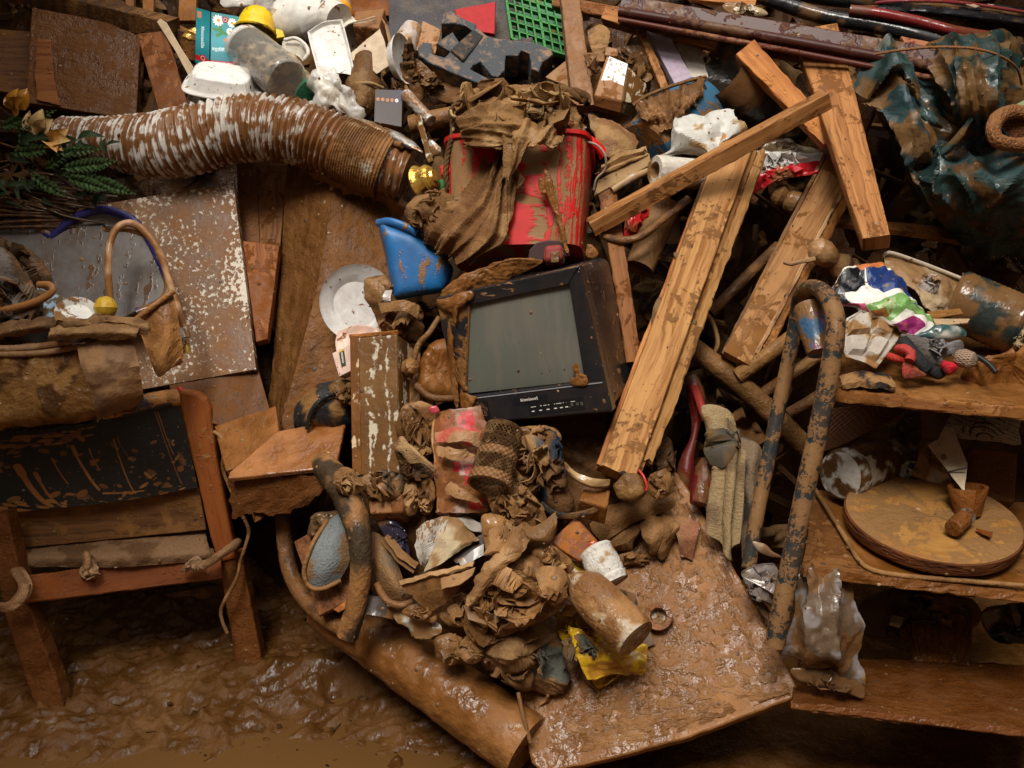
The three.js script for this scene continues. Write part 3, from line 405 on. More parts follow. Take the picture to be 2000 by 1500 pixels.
{ // small uncountable litter in the gaps of the heap
  const gs = [], box = (x, y, z, sx, sy, sz) => { const g = new THREE.BoxGeometry(sx, sy, sz, 1, 1, 1); g.applyMatrix4(new THREE.Matrix4().makeRotationFromEuler(new THREE.Euler(rr(-1, 1), rr(-1, 1), rr(0, 3.1)))); return g.translate(x, y, z); };
  const cols = [[.12, .06, .026], [.2, .1, .042], [.07, .035, .016], [.28, .17, .09], [.1, .05, .02], [.16, .075, .03]];
  for (let i = 0; i < 1500; i++) {
    const x = rr(-150, 2150), y = rr(-60, 1200); if (x < 660 && y > 330) continue; if (x > 1560 && y > 560) continue;
    const p = V([x, y, dz(Math.max(y, -300)) + rr(.17, .34)]), t = rnd(); let g;
    if (t < .35) g = box(p.x, p.y, p.z, rr(.05, .2), rr(.006, .02), rr(.004, .012));
    else if (t < .55) g = box(p.x, p.y, p.z, rr(.03, .1), rr(.03, .08), .003);
    else { g = new THREE.PlaneGeometry(rr(.05, .13), rr(.04, .1), 9, 9); const q = g.attributes.position, s = rnd() * 50; for (let k = 0; k < q.count; k++) q.setZ(k, .035 * crumpN(q.getX(k) + s, q.getY(k), s, 14) + .02 * n3(q.getX(k) * 20, q.getY(k) * 20, s)); g.applyMatrix4(new THREE.Matrix4().makeRotationFromEuler(new THREE.Euler(rr(-.9, .3), rr(-.8, .8), rr(0, 6)))); g.translate(p.x, p.y, p.z); g.computeVertexNormals(); }
    gs.push(paint(g, [cols[Math.floor(rnd() * 6)]]));
  }
  thing('debris', 'small splintered wood, scraps and rags filling the gaps of the heap', 'debris', join(gs), { m: M('wetv'), kind: 'stuff' });
}

{ // bits floating in the puddle
  const gs = []; for (let i = 0; i < 90; i++) { const x = rr(-1.15, .1), z = rr(.1, .5), g = new THREE.IcosahedronGeometry(rr(.001, .0035) * (rnd() < .06 ? 2 : 1), 0); g.scale(1, .5, rr(.4, 1.2)); g.rotateY(rr(0, 6)); g.translate(x, .005, z); gs.push(paint(g, [rnd() < .4 ? [.03, .03, .028] : rnd() < .5 ? [.3, .2, .12] : [.09, .05, .025]])); }
  thing('floating_bits', 'tiny dark and pale scraps floating in the muddy puddle', 'scraps', join(gs), { m: M('wetv'), kind: 'stuff' });
}

{ // splinters, straw and clods trodden into the mud
  const gs = []; for (let i = 0; i < 210; i++) { const x = rr(-1.2, .0), z = rr(-.4, .1), t = rnd(), g = t < .45 ? new THREE.CylinderGeometry(.0011, .0008, rr(.02, .07), 5).rotateZ(1.5 + rr(-.2, .2)) : new THREE.IcosahedronGeometry(rr(.002, .007), 1).scale(1.3, .6, rr(.6, 1.2)); g.rotateY(rr(0, 6)); g.translate(x, .006 + .034 * sm(.1, -.15, z) * rnd(), z); gs.push(paint(g, [t < .2 ? [.3, .19, .09] : t < .45 ? [.06, .03, .014] : [.15, .07, .024]])); }
  thing('trodden_litter', 'splinters, straw and clods scattered in the mud in front of the chair', 'litter', join(gs), { m: M('wetv'), kind: 'stuff' });
}

// ---------- chair, left ----------
{
  const or = M('orangewd'), dk = M('woodD');
  const LEATHER = (() => { const m = printed(1024, 400, (g, w, h) => { g.fillStyle = '#1b1b1b'; g.fillRect(0, 0, w, h); for (let i = 0; i < 2500; i++) { g.fillStyle = rnd() < .5 ? '#141414' : '#242220'; g.globalAlpha = .4; g.fillRect(rnd() * w, rnd() * h, rr(2, 9), rr(1, 4)); } g.globalAlpha = 1;
    const mud = ['#8a5526', '#7c4a20', '#94602f'], dr = (x, y, l, dx, t) => { g.strokeStyle = mud[i % 3]; g.lineWidth = t; g.lineCap = 'round'; g.beginPath(); g.moveTo(x, y); g.bezierCurveTo(x + dx * .2, y + l * .3, x + dx * .5, y + l * .7, x + dx, y + l); g.stroke(); g.lineWidth = t * 1.5; g.beginPath(); g.moveTo(x, y); g.lineTo(x + dx * .15, y + l * .2); g.stroke(); }; let i = 0;
    for (const [x, y, l, dx, t] of [[.83, .05, .85, .07, 5], [.845, .08, .5, .04, 4], [.6, .3, .6, .08, 7], [.62, .28, .3, .07, 3], [.38, .3, .5, .12, 12], [.2, .45, .5, .1, 16], [.3, .4, .3, .06, 5], [.46, .35, .25, .05, 5], [.08, .4, .6, .09, 10], [.25, .55, .4, .08, 9], [.52, .85, .04, .2, 6], [.12, .2, .3, .04, 6]]) { i++; dr(x * w, y * h, l * h, dx * w, t); }
    for (let j = 0; j < 230; j++) { g.fillStyle = mud[j % 3]; g.globalAlpha = rr(.5, 1); const q = Math.pow(rnd(), 3) * 20 + 1.5; g.beginPath(); g.ellipse(rnd() * w, (.1 + .9 * Math.pow(rnd(), .6)) * h, q * rr(.8, 1.6), q * rr(.4, .8), rr(-.6, .9), 0, 7); g.fill(); }
    g.globalAlpha = .9; for (let j = 0; j < 60; j++) { g.fillStyle = mud[j % 3]; g.beginPath(); g.ellipse(w * rr(.1, .5), h * (.08 + .16 * rnd()), rr(6, 30), rr(3, 10), 0, 0, 7); g.fill(); } for (let j = 0; j < 40; j++) { g.beginPath(); g.ellipse(w * rr(0, .35), h * rr(.8, 1), rr(6, 26), rr(3, 12), .5, 0, 7); g.fill(); } g.globalAlpha = 1; }, .42); m.bumpMap = bake('plasv')[1]; m.bumpScale = .001; return m; })();
  const post = slab([[341, 771, 2.43], [352, 762, 2.43], [385, 767, 2.43], [402, 780, 2.43], [410, 800, 2.43], [424, 900, 2.45], [449, 1030, 2.47], [462, 1090, 2.48], [426, 1100, 2.48], [410, 1050, 2.47], [383, 930, 2.45]], .035, { bevel: .007, along: [5, 7] });
  const leg = slab([[424, 1088, 2.486], [472, 1080, 2.486], [478, 1120, 2.49], [520, 1330, 2.55], [468, 1335, 2.55]], .042, { bevel: .004, rough: .002, along: [2, 3] });
  const leg2 = slab([[-20, 1010, 2.36], [12, 1000, 2.36], [50, 1165, 2.37], [112, 1330, 2.4], [128, 1400, 2.42], [75, 1400, 2.42], [5, 1190, 2.38]], .045, { bevel: .004, rough: .002, along: [1, 4] });
  thing('chair', 'orange wooden chair seen from behind with a mud-spattered black leather backrest', 'chair', [
    ['back_post', post, or], ['leg', leg, M('mudboard', { t: [.75, .56, .4] })], ['leg', leg2, M('mudboard', { t: [.55, .4, .28] })],
    ['leg', beam([140, 1170, 2.85], [100, 1330, 2.9], .035, .035, {}), dk],
    ['backrest', sheet([[[-80, 850, 2.40], [120, 835, 2.388], [240, 813, 2.392], [349, 785, 2.41]], [[-85, 930, 2.405], [120, 910, 2.395], [250, 890, 2.402], [368, 868, 2.43]], [[-90, 1010, 2.42], [120, 992, 2.412], [260, 975, 2.425], [386, 952, 2.45]]], { th: .03, fold: .001, ff: 6, cell: .008, unit: 1 }), LEATHER],
    ['top_rail', tube([[180, 806, 2.375], [240, 795, 2.375], [300, 783, 2.39], [347, 776, 2.415]], .019, { cell: .01 }), M('blackmud', { t: [2.2, 2.2, 2.4] })],
    ['back_panel', slab([[-60, 1004, 2.43], [388, 950, 2.47], [403, 1035, 2.48], [-30, 1078, 2.45]], .02, {}), M('woodD')],
    ['seat', sheet([[[20, 1072, 2.50], [200, 1050, 2.5], [398, 1030, 2.52]], [[30, 1085, 2.42], [200, 1082, 2.40], [410, 1075, 2.45]], [[40, 1104, 2.42], [220, 1108, 2.40], [420, 1094, 2.46]]], { th: .03, fold: .01, ff: 9, dir: 0, an: .4, ra: .003, c: [[.23, .14, .09], [.13, .07, .04, .5]] }), M('clothv')],
    ['seat_rail', beam([45, 1152, 2.37], [432, 1104, 2.46], .058, .03, { roll: 0 }), M('woodM', { t: [.85, .5, .3] })],
    ['stretcher', beam([130, 1200, 2.80], [440, 1155, 2.82], .03, .025, {}), M('woodD', { t: [1.2, 1.1, 1] })],
  ]);
  thing('string', 'thin frayed string hanging down beside the chair post', 'string', tube([[418, 843, 2.41], [432, 855, 2.40], [438, 880, 2.40], [435, 915, 2.41], [450, 955, 2.42], [470, 1000, 2.43], [486, 1035, 2.45], [480, 1065, 2.45], [470, 1095, 2.46], [462, 1130, 2.46], [443, 1165, 2.46], [432, 1190, 2.47], [434, 1212, 2.48], [444, 1236, 2.49]], .0042, { nr: 7, cell: .005, lump: .5, c: [[.3, .17, .09], [.18, .09, .04, .5]] }), { m: M('clothv') });
  thing('rag', 'twisted beige rag knotted over the front edge of the chair seat', 'rag', join([blob([[165, 1075], [180, 1085], [192, 1115], [190, 1128], [158, 1130], [155, 1112], [166, 1092]], { d: 2.385, bulge: .014, fold: .012, ff: 26, c: [[.36, .23, .15], [.2, .11, .06, .5]] }), tube([[168, 1080, 2.375], [172, 1095, 2.37], [170, 1110, 2.37]], .008, { lump: .6, c: [[.33, .2, .12]] })]), { m: M('clothv') });
  thing('rag', 'pale rag strip tied round the left chair leg below the seat', 'rag', join([tube([[-10, 1185, 2.33], [18, 1186, 2.325], [38, 1172, 2.33], [48, 1150, 2.335], [42, 1128, 2.345], [32, 1112, 2.36]], .013, { lump: .8, flat: .5, c: [[.4, .25, .16], [.22, .12, .07, .5]] }), tube([[38, 1172, 2.33], [46, 1160, 2.33], [50, 1140, 2.335]], .010, { lump: .8, c: [[.36, .22, .14]] })]), { m: M('clothv') });
  thing('rag', 'wet rag end tied on the orange chair post at seat height', 'rag', join([tube([[385, 1105, 2.42], [405, 1100, 2.41], [425, 1088, 2.42], [450, 1070, 2.44], [465, 1058, 2.47]], .009, { lump: .8, c: [[.27, .16, .1], [.15, .08, .04, .5]] }), blob([[365, 1098], [385, 1085], [398, 1098], [400, 1112], [375, 1116], [352, 1116]], { d: 2.41, bulge: .014, fold: .01, ff: 25, c: [[.3, .19, .13], [.17, .09, .05, .5]] })]), { m: M('clothv') });
}
{ // muddy holdall and what lies on the chair
  thing('bag', 'large mud-soaked brown holdall slumped on the chair back', 'bag', [
    ['body', blob([[-70, 690], [-20, 672], [60, 672], [150, 668], [230, 672], [262, 700], [285, 760], [270, 800], [200, 818], [120, 828], [40, 835], [-80, 842], [-120, 760]], { d: 2.29, bulge: .07, back: .1, fold: .009, ff: 7, dir: 90, an: .5, ra: .003, pow: 5, solid: 1, even: 1, cell: .0045, c: [[.2, .1, .036], [.085, .04, .016, .5], [.27, .15, .06, .66]] }), M('wetv')],
    ['rim', tube([[-40, 680, 2.235], [20, 681, 2.225], [80, 676, 2.225], [140, 668, 2.23]], .007, { c: [[.34, .22, .15], [.2, .1, .05, .5]] }), M('wetv')],
    ['rim', tube([[-40, 690, 2.235], [20, 692, 2.222], [90, 688, 2.222], [150, 678, 2.23]], .006, { c: [[.3, .18, .11]] }), M('wetv')]]);
  thing('cardboard', 'limp grey-brown cardboard flap hanging over the bag and chair top', 'cardboard', sheet([[[148, 672, 2.20], [205, 664, 2.185], [258, 658, 2.20]], [[165, 730, 2.18], [225, 716, 2.165], [270, 708, 2.19]], [[180, 780, 2.2], [232, 772, 2.185], [279, 762, 2.215]], [[190, 826, 2.25], [232, 806, 2.24], [280, 780, 2.24]]], { th: .004, cr: 1, fold: .006, ff: 9, dir: 80, an: 3, c: [[.33, .2, .12], [.2, .12, .08, .52], [.12, .08, .06, .68]] }), { m: M('paperv') });
  thing('basket', 'broken orange-brown plywood panel of a basket standing behind the bag', 'basket', [
    ['panel', sheet([[[265, 622, 2.33], [300, 598, 2.32], [338, 572, 2.33]], [[285, 680, 2.32], [325, 650, 2.305], [350, 635, 2.33]], [[300, 722, 2.33], [315, 728, 2.32], [358, 692, 2.34]], [[308, 735, 2.33], [318, 732, 2.33], [352, 702, 2.34]]], { th: .008, fold: .003, ff: 8, dir: 60, an: 3, cell: .006, c: [[.42, .22, .09], [.25, .12, .05, .52], [.12, .06, .03, .68]] }), M('wetv')],
    ['rim', tube([[255, 632, 2.32], [290, 605, 2.31], [340, 568, 2.32]], .006, { c: [[.35, .18, .08]] }), M('wetv')]]);
  thing('cloth', 'two rolled muddy cloth strips lying on top of the bag', 'cloth', [
    ['strip', sheet([[[98, 640, 2.2], [160, 632, 2.185], [225, 628, 2.18], [268, 640, 2.19]], [[96, 652, 2.175], [160, 648, 2.155], [225, 648, 2.155], [268, 652, 2.165]], [[98, 664, 2.19], [160, 664, 2.17], [225, 662, 2.17], [262, 664, 2.18]]], { th: .008, fold: .012, ff: 16, ra: .003, ragged: .012, dir: 90, an: .6, c: [[.2, .115, .062], [.29, .18, .1, .54]] }), M('clothv')],
    ['strip', sheet([[[108, 622, 2.22], [165, 620, 2.21], [220, 612, 2.2], [288, 628, 2.21]], [[110, 632, 2.19], [165, 632, 2.175], [222, 626, 2.17], [292, 640, 2.18]], [[128, 644, 2.2], [170, 645, 2.19], [225, 640, 2.18], [288, 654, 2.19]]], { th: .008, fold: .014, ff: 16, ra: .003, ragged: .014, seed: 5, c: [[.15, .082, .042], [.25, .15, .082, .54]] }), M('clothv')],
    ['strip', sheet([[[-20, 640, 2.24], [50, 622, 2.23], [112, 616, 2.22]], [[-20, 655, 2.22], [50, 640, 2.2], [108, 634, 2.2]], [[-20, 672, 2.23], [50, 656, 2.22], [100, 650, 2.21]]], { th: .006, fold: .012, ff: 16, ragged: .012, seed: 9, c: [[.11, .06, .035], [.19, .105, .055, .55]] }), M('clothv')]]);
  thing('mirror', 'heart-shaped mirror with a blue rim, streaked with mud', 'mirror', [
    ['glass', slab([[-60, 470, 2.52], [-30, 450, 2.52], [0, 442, 2.52], [35, 432, 2.52], [60, 436, 2.52], [82, 450, 2.52], [100, 464, 2.52], [118, 448, 2.52], [150, 425, 2.52], [180, 414, 2.52], [206, 412, 2.52], [236, 420, 2.52], [258, 432, 2.52], [282, 458, 2.51], [302, 494, 2.5], [318, 530, 2.49], [326, 558, 2.48], [318, 580, 2.47], [296, 596, 2.46], [266, 608, 2.45], [200, 640, 2.44], [120, 680, 2.43], [20, 660, 2.43], [-60, 560, 2.47]], .01, { step: .03, rough: 0 }), M('mirror', { t: [.42, .4, .38] })],
    ['rim', tube([[-60, 468, 2.515], [-30, 448, 2.515], [0, 440, 2.515], [35, 430, 2.515], [60, 434, 2.515], [82, 448, 2.515], [99, 463, 2.515]], .0075, { flat: 1.3, cell: .006, c: [[.028, .025, .14], [.2, .11, .06, .5]] }), M('plasv')],
    ['rim', tube([[100, 464, 2.515], [118, 447, 2.515], [150, 424, 2.515], [180, 412, 2.515], [206, 410, 2.515], [236, 418, 2.515], [260, 431, 2.515], [284, 457, 2.505], [304, 493, 2.495], [320, 529, 2.485], [328, 558, 2.475], [320, 581, 2.465], [298, 597, 2.455], [266, 609, 2.445]], .0075, { flat: 1.3, cell: .006, c: [[.028, .025, .14], [.2, .11, .06, .56]] }), M('plasv')]]);
  thing('panel', 'small pale blue panel wedged below the heart mirror', 'panel', slab([[70, 560, 2.42], [102, 570, 2.42], [190, 606, 2.4], [186, 640, 2.39], [90, 640, 2.39]], .008), { m: M('whitemud', { t: [.5, .72, 1] }) });
  thing('hose', 'pale mud-stained hose arching in front of the heart mirror', 'hose', [
    ['pipe', tube([[216, 592, 2.36], [212, 545, 2.36], [212, 500, 2.365], [219, 462, 2.375], [234, 441, 2.38], [258, 436, 2.385], [282, 452, 2.39], [303, 478, 2.39], [322, 520, 2.39], [335, 565, 2.385], [350, 610, 2.38], [360, 645, 2.38]], .0078, { c: [[.48, .27, .14], [.27, .13, .055, .46]], cf: 30 }), M('plasv')],
    ['connector', lathe([359, 640, 2.38], [364, 672, 2.38], [[0, .001], [0, .0105], [.6, .0115], [.62, .0095], [1, .009], [1, .001]]), M('whitemud')],
    ['connector', lathe([364, 672, 2.38], [366, 690, 2.38], [[0, .006], [.5, .008], [1, .0085], [1, .001]]), M('brass', { metal: .6 })]]);
  thing('cable', 'brown cable with a black plug lying across the mirror lobe', 'cable', [
    ['lead', tube([[222, 449, 2.40], [245, 448, 2.4], [275, 456, 2.4], [300, 472, 2.4], [315, 505, 2.4]], .006, { c: [[.3, .16, .07], [.2, .1, .05, .5]] }), M('plasv')],
    ['plug', lathe([226, 448, 2.40], [203, 444, 2.38], [[0, .006], [.1, .009], [.9, .0085], [1, .0075], [1, .004], [.85, .0035], [.85, .0005]]), M('blackmud')]]);
  thing('cable', 'brown loop of cable curling over the dark clutter at the left edge', 'cable', tube([[-20, 608, 2.3], [20, 603, 2.3], [62, 592, 2.3], [94, 577, 2.3], [104, 565, 2.3], [96, 557, 2.31], [76, 556, 2.32]], .0078, { c: [[.33, .16, .07], [.2, .1, .05, .5]] }), { m: M('plasv') });
  thing('bauble', 'round yellow bauble with a stalk sitting on the bag', 'bauble', [['ball', lathe([206, 624, 2.24], [206, 578, 2.24], [[0, .001], [.06, .011], [.2, .0185], [.5, .0235], [.8, .0185], [.94, .011], [1, .001]], { dent: .001, c: [[.55, .33, .03], [.24, .12, .05, .56]] }), M('plasv')], ['stalk', tube([[206, 580, 2.24], [203, 572, 2.24], [204, 566, 2.24]], .0015, { nr: 6 }), plain([.05, .03, .01])]]);
  thing('dish', 'shallow pale dish rim poking out beside the yellow bauble', 'dish', lathe([150, 620, 2.225], [150, 612, 2.215], [[0, .001], [.2, .03], [.9, .042], [1, .042], [.8, .038], [.3, .03], [.3, .001]], {}), { m: M('whitemud') });
  thing('clothing', 'dark crumpled muddy clothing heaped at the left edge', 'clothing', blob([[-80, 500], [-20, 478], [30, 500], [62, 560], [80, 600], [60, 640], [0, 660], [-90, 660]], { d: 2.36, bulge: .06, fold: .022, ff: 12, c: [[.1, .065, .045], [.2, .17, .15, .55], [.19, .1, .05, .6]] }), { m: M('clothv') });
  thing('clothing', 'sodden brown garment draped over the lower lobe of the mirror', 'clothing', blob([[-20, 470], [40, 480], [90, 520], [100, 570], [60, 610], [0, 600], [-40, 540]], { d: 2.46, bulge: .04, fold: .02, ff: 12, seed: 4, c: [[.085, .05, .03], [.17, .09, .045, .55]] }), { m: M('wetv') });
  thing('shoe', 'small red shoe tip showing behind the chair post', 'shoe', blob([[340, 758], [352, 755], [368, 764], [372, 772], [350, 772], [340, 768]], { d: 2.455, bulge: .012, cr: 1, fold: .002, c: [[.5, .03, .02], [.3, .15, .08, .6]] }), { m: M('plasv') });
}
{ // boards
  const BOARD = () => { // mud runs thick at the upper left and breaks up into flecks towards the lower right
    const S = 1024, a = new Uint8Array(S * S * 4), b = new Uint8Array(S * S * 4);
    for (let y = 0; y < S; y++) for (let x = 0; x < S; x++) {
      const u = x / S, v = y / S, k = (Math.floor(y * .75) % N) * N + Math.floor(x * .85) % N, q = (Math.floor(y * 1.2 + 171) % N) * N + Math.floor(x * 1.3 + 77) % N, f = F2[k] * .34 + B2[q] * .22 + F0[(y >> 1) * N + (x >> 1)] * .3 + F3[k] * .14, band = .09 * Math.exp(-(((v - .42) / .25) ** 2)) * sm(.4, .75, u) + .07 * sm(.9, 1, v) + .05 * sm(.93, 1, u) - .06 * sm(.6, .95, v) * sm(.4, .2, v - .5) - .14 * sm(.7, .4, u) - .02, m = 1 - sm(.575 - band, .61 - band, f), kk = (y >> 1) * N + (x >> 1), c = m3([.68, .66, .62], mudAt(kk).map((z) => z * (.85 + .3 * F2[k])), Math.max(m, .22)), i = (y * S + x) * 4;
      a.set([s8(c[0]), s8(c[1]), s8(c[2]), 255], i); b.set([255 * cl(.55 * m + .2 * F2[k] * m + .1 * F3[k]), 255 * mix(.4, .4 + .3 * F1[kk], m), 0, 255], i);
    }
    const mk = (d, srgb) => { const t = new THREE.DataTexture(d, S, S); t.magFilter = THREE.LinearFilter; if (srgb) t.colorSpace = THREE.SRGBColorSpace; t.needsUpdate = true; return t; }, t2 = mk(b, false);
    return new THREE.MeshStandardMaterial({ map: mk(a, true), roughnessMap: t2, bumpMap: t2, bumpScale: .0015, roughness: 1, side: THREE.DoubleSide, color: new THREE.Color(.95, .87, .76) });
  };
  thing('board', 'large white board spattered with mud, leaning behind the mirror', 'board', sheet([[[62, 421, 2.64], [456, 357, 2.62]], [[110, 790, 2.5], [500, 721, 2.5]]], { lin: 1, unit: 1, th: .022, ra: 0, fold: 0, cell: .05 }), { m: BOARD() });
  thing('board', 'thin brown board stuck in the mud below the white board', 'board', slab([[330, 752, 2.49], [505, 722, 2.515], [548, 872, 2.44], [415, 826, 2.44], [345, 800, 2.45]], .02, { rough: .001 }), { m: M('mudboard', { t: [.62, .52, .42] }) });
  thing('board', 'narrow orange-stained board with flaking paint right of the white board', 'board', slab([[474, 470, 2.6], [546, 479, 2.6], [522, 662, 2.53], [500, 668, 2.53]], .03, { rough: .001, along: [0, 3] }), { m: M('pineM', { t: [.75, .5, .32] }) });
  thing('plank', 'dark plank edge under the duct, left of the tall cupboard door', 'plank', slab([[462, 312, 2.72], [498, 318, 2.72], [520, 660, 2.6], [490, 640, 2.6], [466, 470, 2.66]], .04, { along: [1, 2] }), { m: M('mudboard', { t: [.6, .48, .38] }) });
  thing('panel', 'brown panel with a peeled pale streak between duct and cupboard', 'panel', slab([[492, 312, 2.74], [562, 322, 2.72], [548, 470, 2.66], [530, 640, 2.6], [508, 640, 2.6]], .03, { along: [1, 3] }), { m: M('pineM', { t: [.5, .38, .28] }) });
  thing('door', 'tall mud-caked cupboard door, narrow side towards the white board', 'door', sheet([[[560, 322, 2.68], [610, 328, 2.63], [656, 342, 2.58]], [[548, 540, 2.62], [585, 545, 2.56], [618, 560, 2.5]], [[520, 830, 2.55], [540, 835, 2.5], [546, 838, 2.45]]], { th: .02, fold: .003, ff: 7, ra: .004, rf: 60, lin: 1, cell: .005 }), { m: M('mudboard', { t: [.66, .6, .52] }) });
  thing('door', 'wide mud-smeared wardrobe front leaning behind the white plate', 'door', sheet([[[657, 338, 2.575], [720, 352, 2.6], [788, 385, 2.63]], [[620, 560, 2.5], [720, 560, 2.5], [815, 560, 2.52]], [[546, 840, 2.44], [680, 840, 2.44], [830, 840, 2.44]]], { th: .02, fold: .003, ff: 7, ra: .004, rf: 60, lin: 1, cell: .005, seed: 3 }), { m: M('mudboard', { t: [.7, .62, .54] }) });
  thing('mud_crust', 'ragged crust of mud peeling along the top of the wardrobe front', 'mud', sheet([[[600, 322, 2.585], [660, 326, 2.56], [720, 340, 2.57], [790, 372, 2.6]], [[605, 338, 2.57], [665, 350, 2.53], [725, 366, 2.54], [792, 402, 2.57]], [[615, 352, 2.6], [668, 372, 2.55], [735, 392, 2.56], [780, 425, 2.6]]], { th: .008, fold: .012, ff: 20, ragged: .03, cell: .004 }), { m: M('mud') });
  thing('board', 'flat muddy offcut lying at a slant right beside the chair post', 'board', slab([[418, 832, 2.42], [538, 792, 2.43], [550, 880, 2.33], [528, 892, 2.325], [440, 920, 2.34]], .018, { rough: .0012, bevel: .003 }), { m: M('mud', { t: [1.15, 1, .9] }) });
  thing('board', 'glossy wet board on the table corner, right of the flat offcut', 'board', slab([[540, 842, 2.36], [655, 820, 2.36], [675, 824, 2.36], [656, 912, 2.27], [445, 934, 2.27], [448, 922, 2.28]], .012, { rough: .001, bevel: .003 }), { m: M('mudwet', { t: [1.35, 1.1, .92] }) });
  thing('table', 'overturned wooden table corner caked in mud under the wet boards', 'table', [
    ['apron', sheet([[[445, 935, 2.30], [560, 932, 2.29], [648, 926, 2.27]], [[450, 975, 2.31], [560, 972, 2.30], [625, 965, 2.28]], [[452, 1008, 2.32], [548, 1006, 2.31], [600, 985, 2.30]]], { th: .02, fold: .004, ra: .003, ragged: .02, lin: 1 }), M('mudboard', { t: [.55, .42, .3] })],
    ['leg', tube([[630, 905, 2.30], [662, 945, 2.22], [690, 1000, 2.17], [703, 1060, 2.15], [704, 1130, 2.15], [694, 1190, 2.16], [678, 1240, 2.18]], (f) => .026 + .004 * Math.sin(f * 6) - .003 * f, { lump: .12, nr: 22, ra: .002, c: [[.28, .145, .065], [.05, .035, .025, .58]], cf: 9 }), M('wetv')],
    ['rim', tube([[552, 1005, 2.40], [556, 1060, 2.39], [568, 1120, 2.37], [596, 1170, 2.33], [640, 1210, 2.29], [690, 1235, 2.26]], .017, { nr: 18, lump: .1, c: [[.10, .05, .025], [.2, .1, .045, .5]] }), M('wetv')]]);
  thing('board', 'porous brown board behind the slipper and bent table leg', 'board', slab([[574, 1058, 2.32], [640, 1020, 2.33], [705, 1080, 2.26], [700, 1165, 2.22], [622, 1202, 2.24]], .012), { m: M('bark', { t: [1.3, 1.4, 1.5] }) });
  thing('slipper', 'grey-blue slipper sole standing on end behind the table leg', 'slipper', [['sole', sheet([[[640, 1018, 2.25], [662, 1002, 2.24], [690, 1000, 2.25]], [[612, 1062, 2.215], [650, 1055, 2.20], [690, 1050, 2.22]], [[596, 1112, 2.21], [634, 1110, 2.19], [682, 1098, 2.21]], [[604, 1142, 2.215], [628, 1148, 2.21], [664, 1132, 2.215]]], { th: .014, fold: .001, c: [[.2, .22, .22], [.22, .14, .09, .56]] }), M('clothv')], ['piping', tube([[640, 1016, 2.245], [612, 1060, 2.21], [594, 1112, 2.205], [602, 1143, 2.21], [628, 1150, 2.205], [666, 1134, 2.21]], .0045, { c: [[.25, .13, .06]] }), M('wetv')]]);
  thing('bag', 'crumpled dark plastic bag above the slipper sole', 'bag', blob([[608, 1010], [630, 998], [660, 1000], [655, 1020], [630, 1040], [600, 1045]], { d: 2.3, bulge: .03, cr: 1, fold: .014, ff: 22, c: [[.08, .055, .04], [.17, .1, .055, .55]] }), { m: M('plasv') });
}

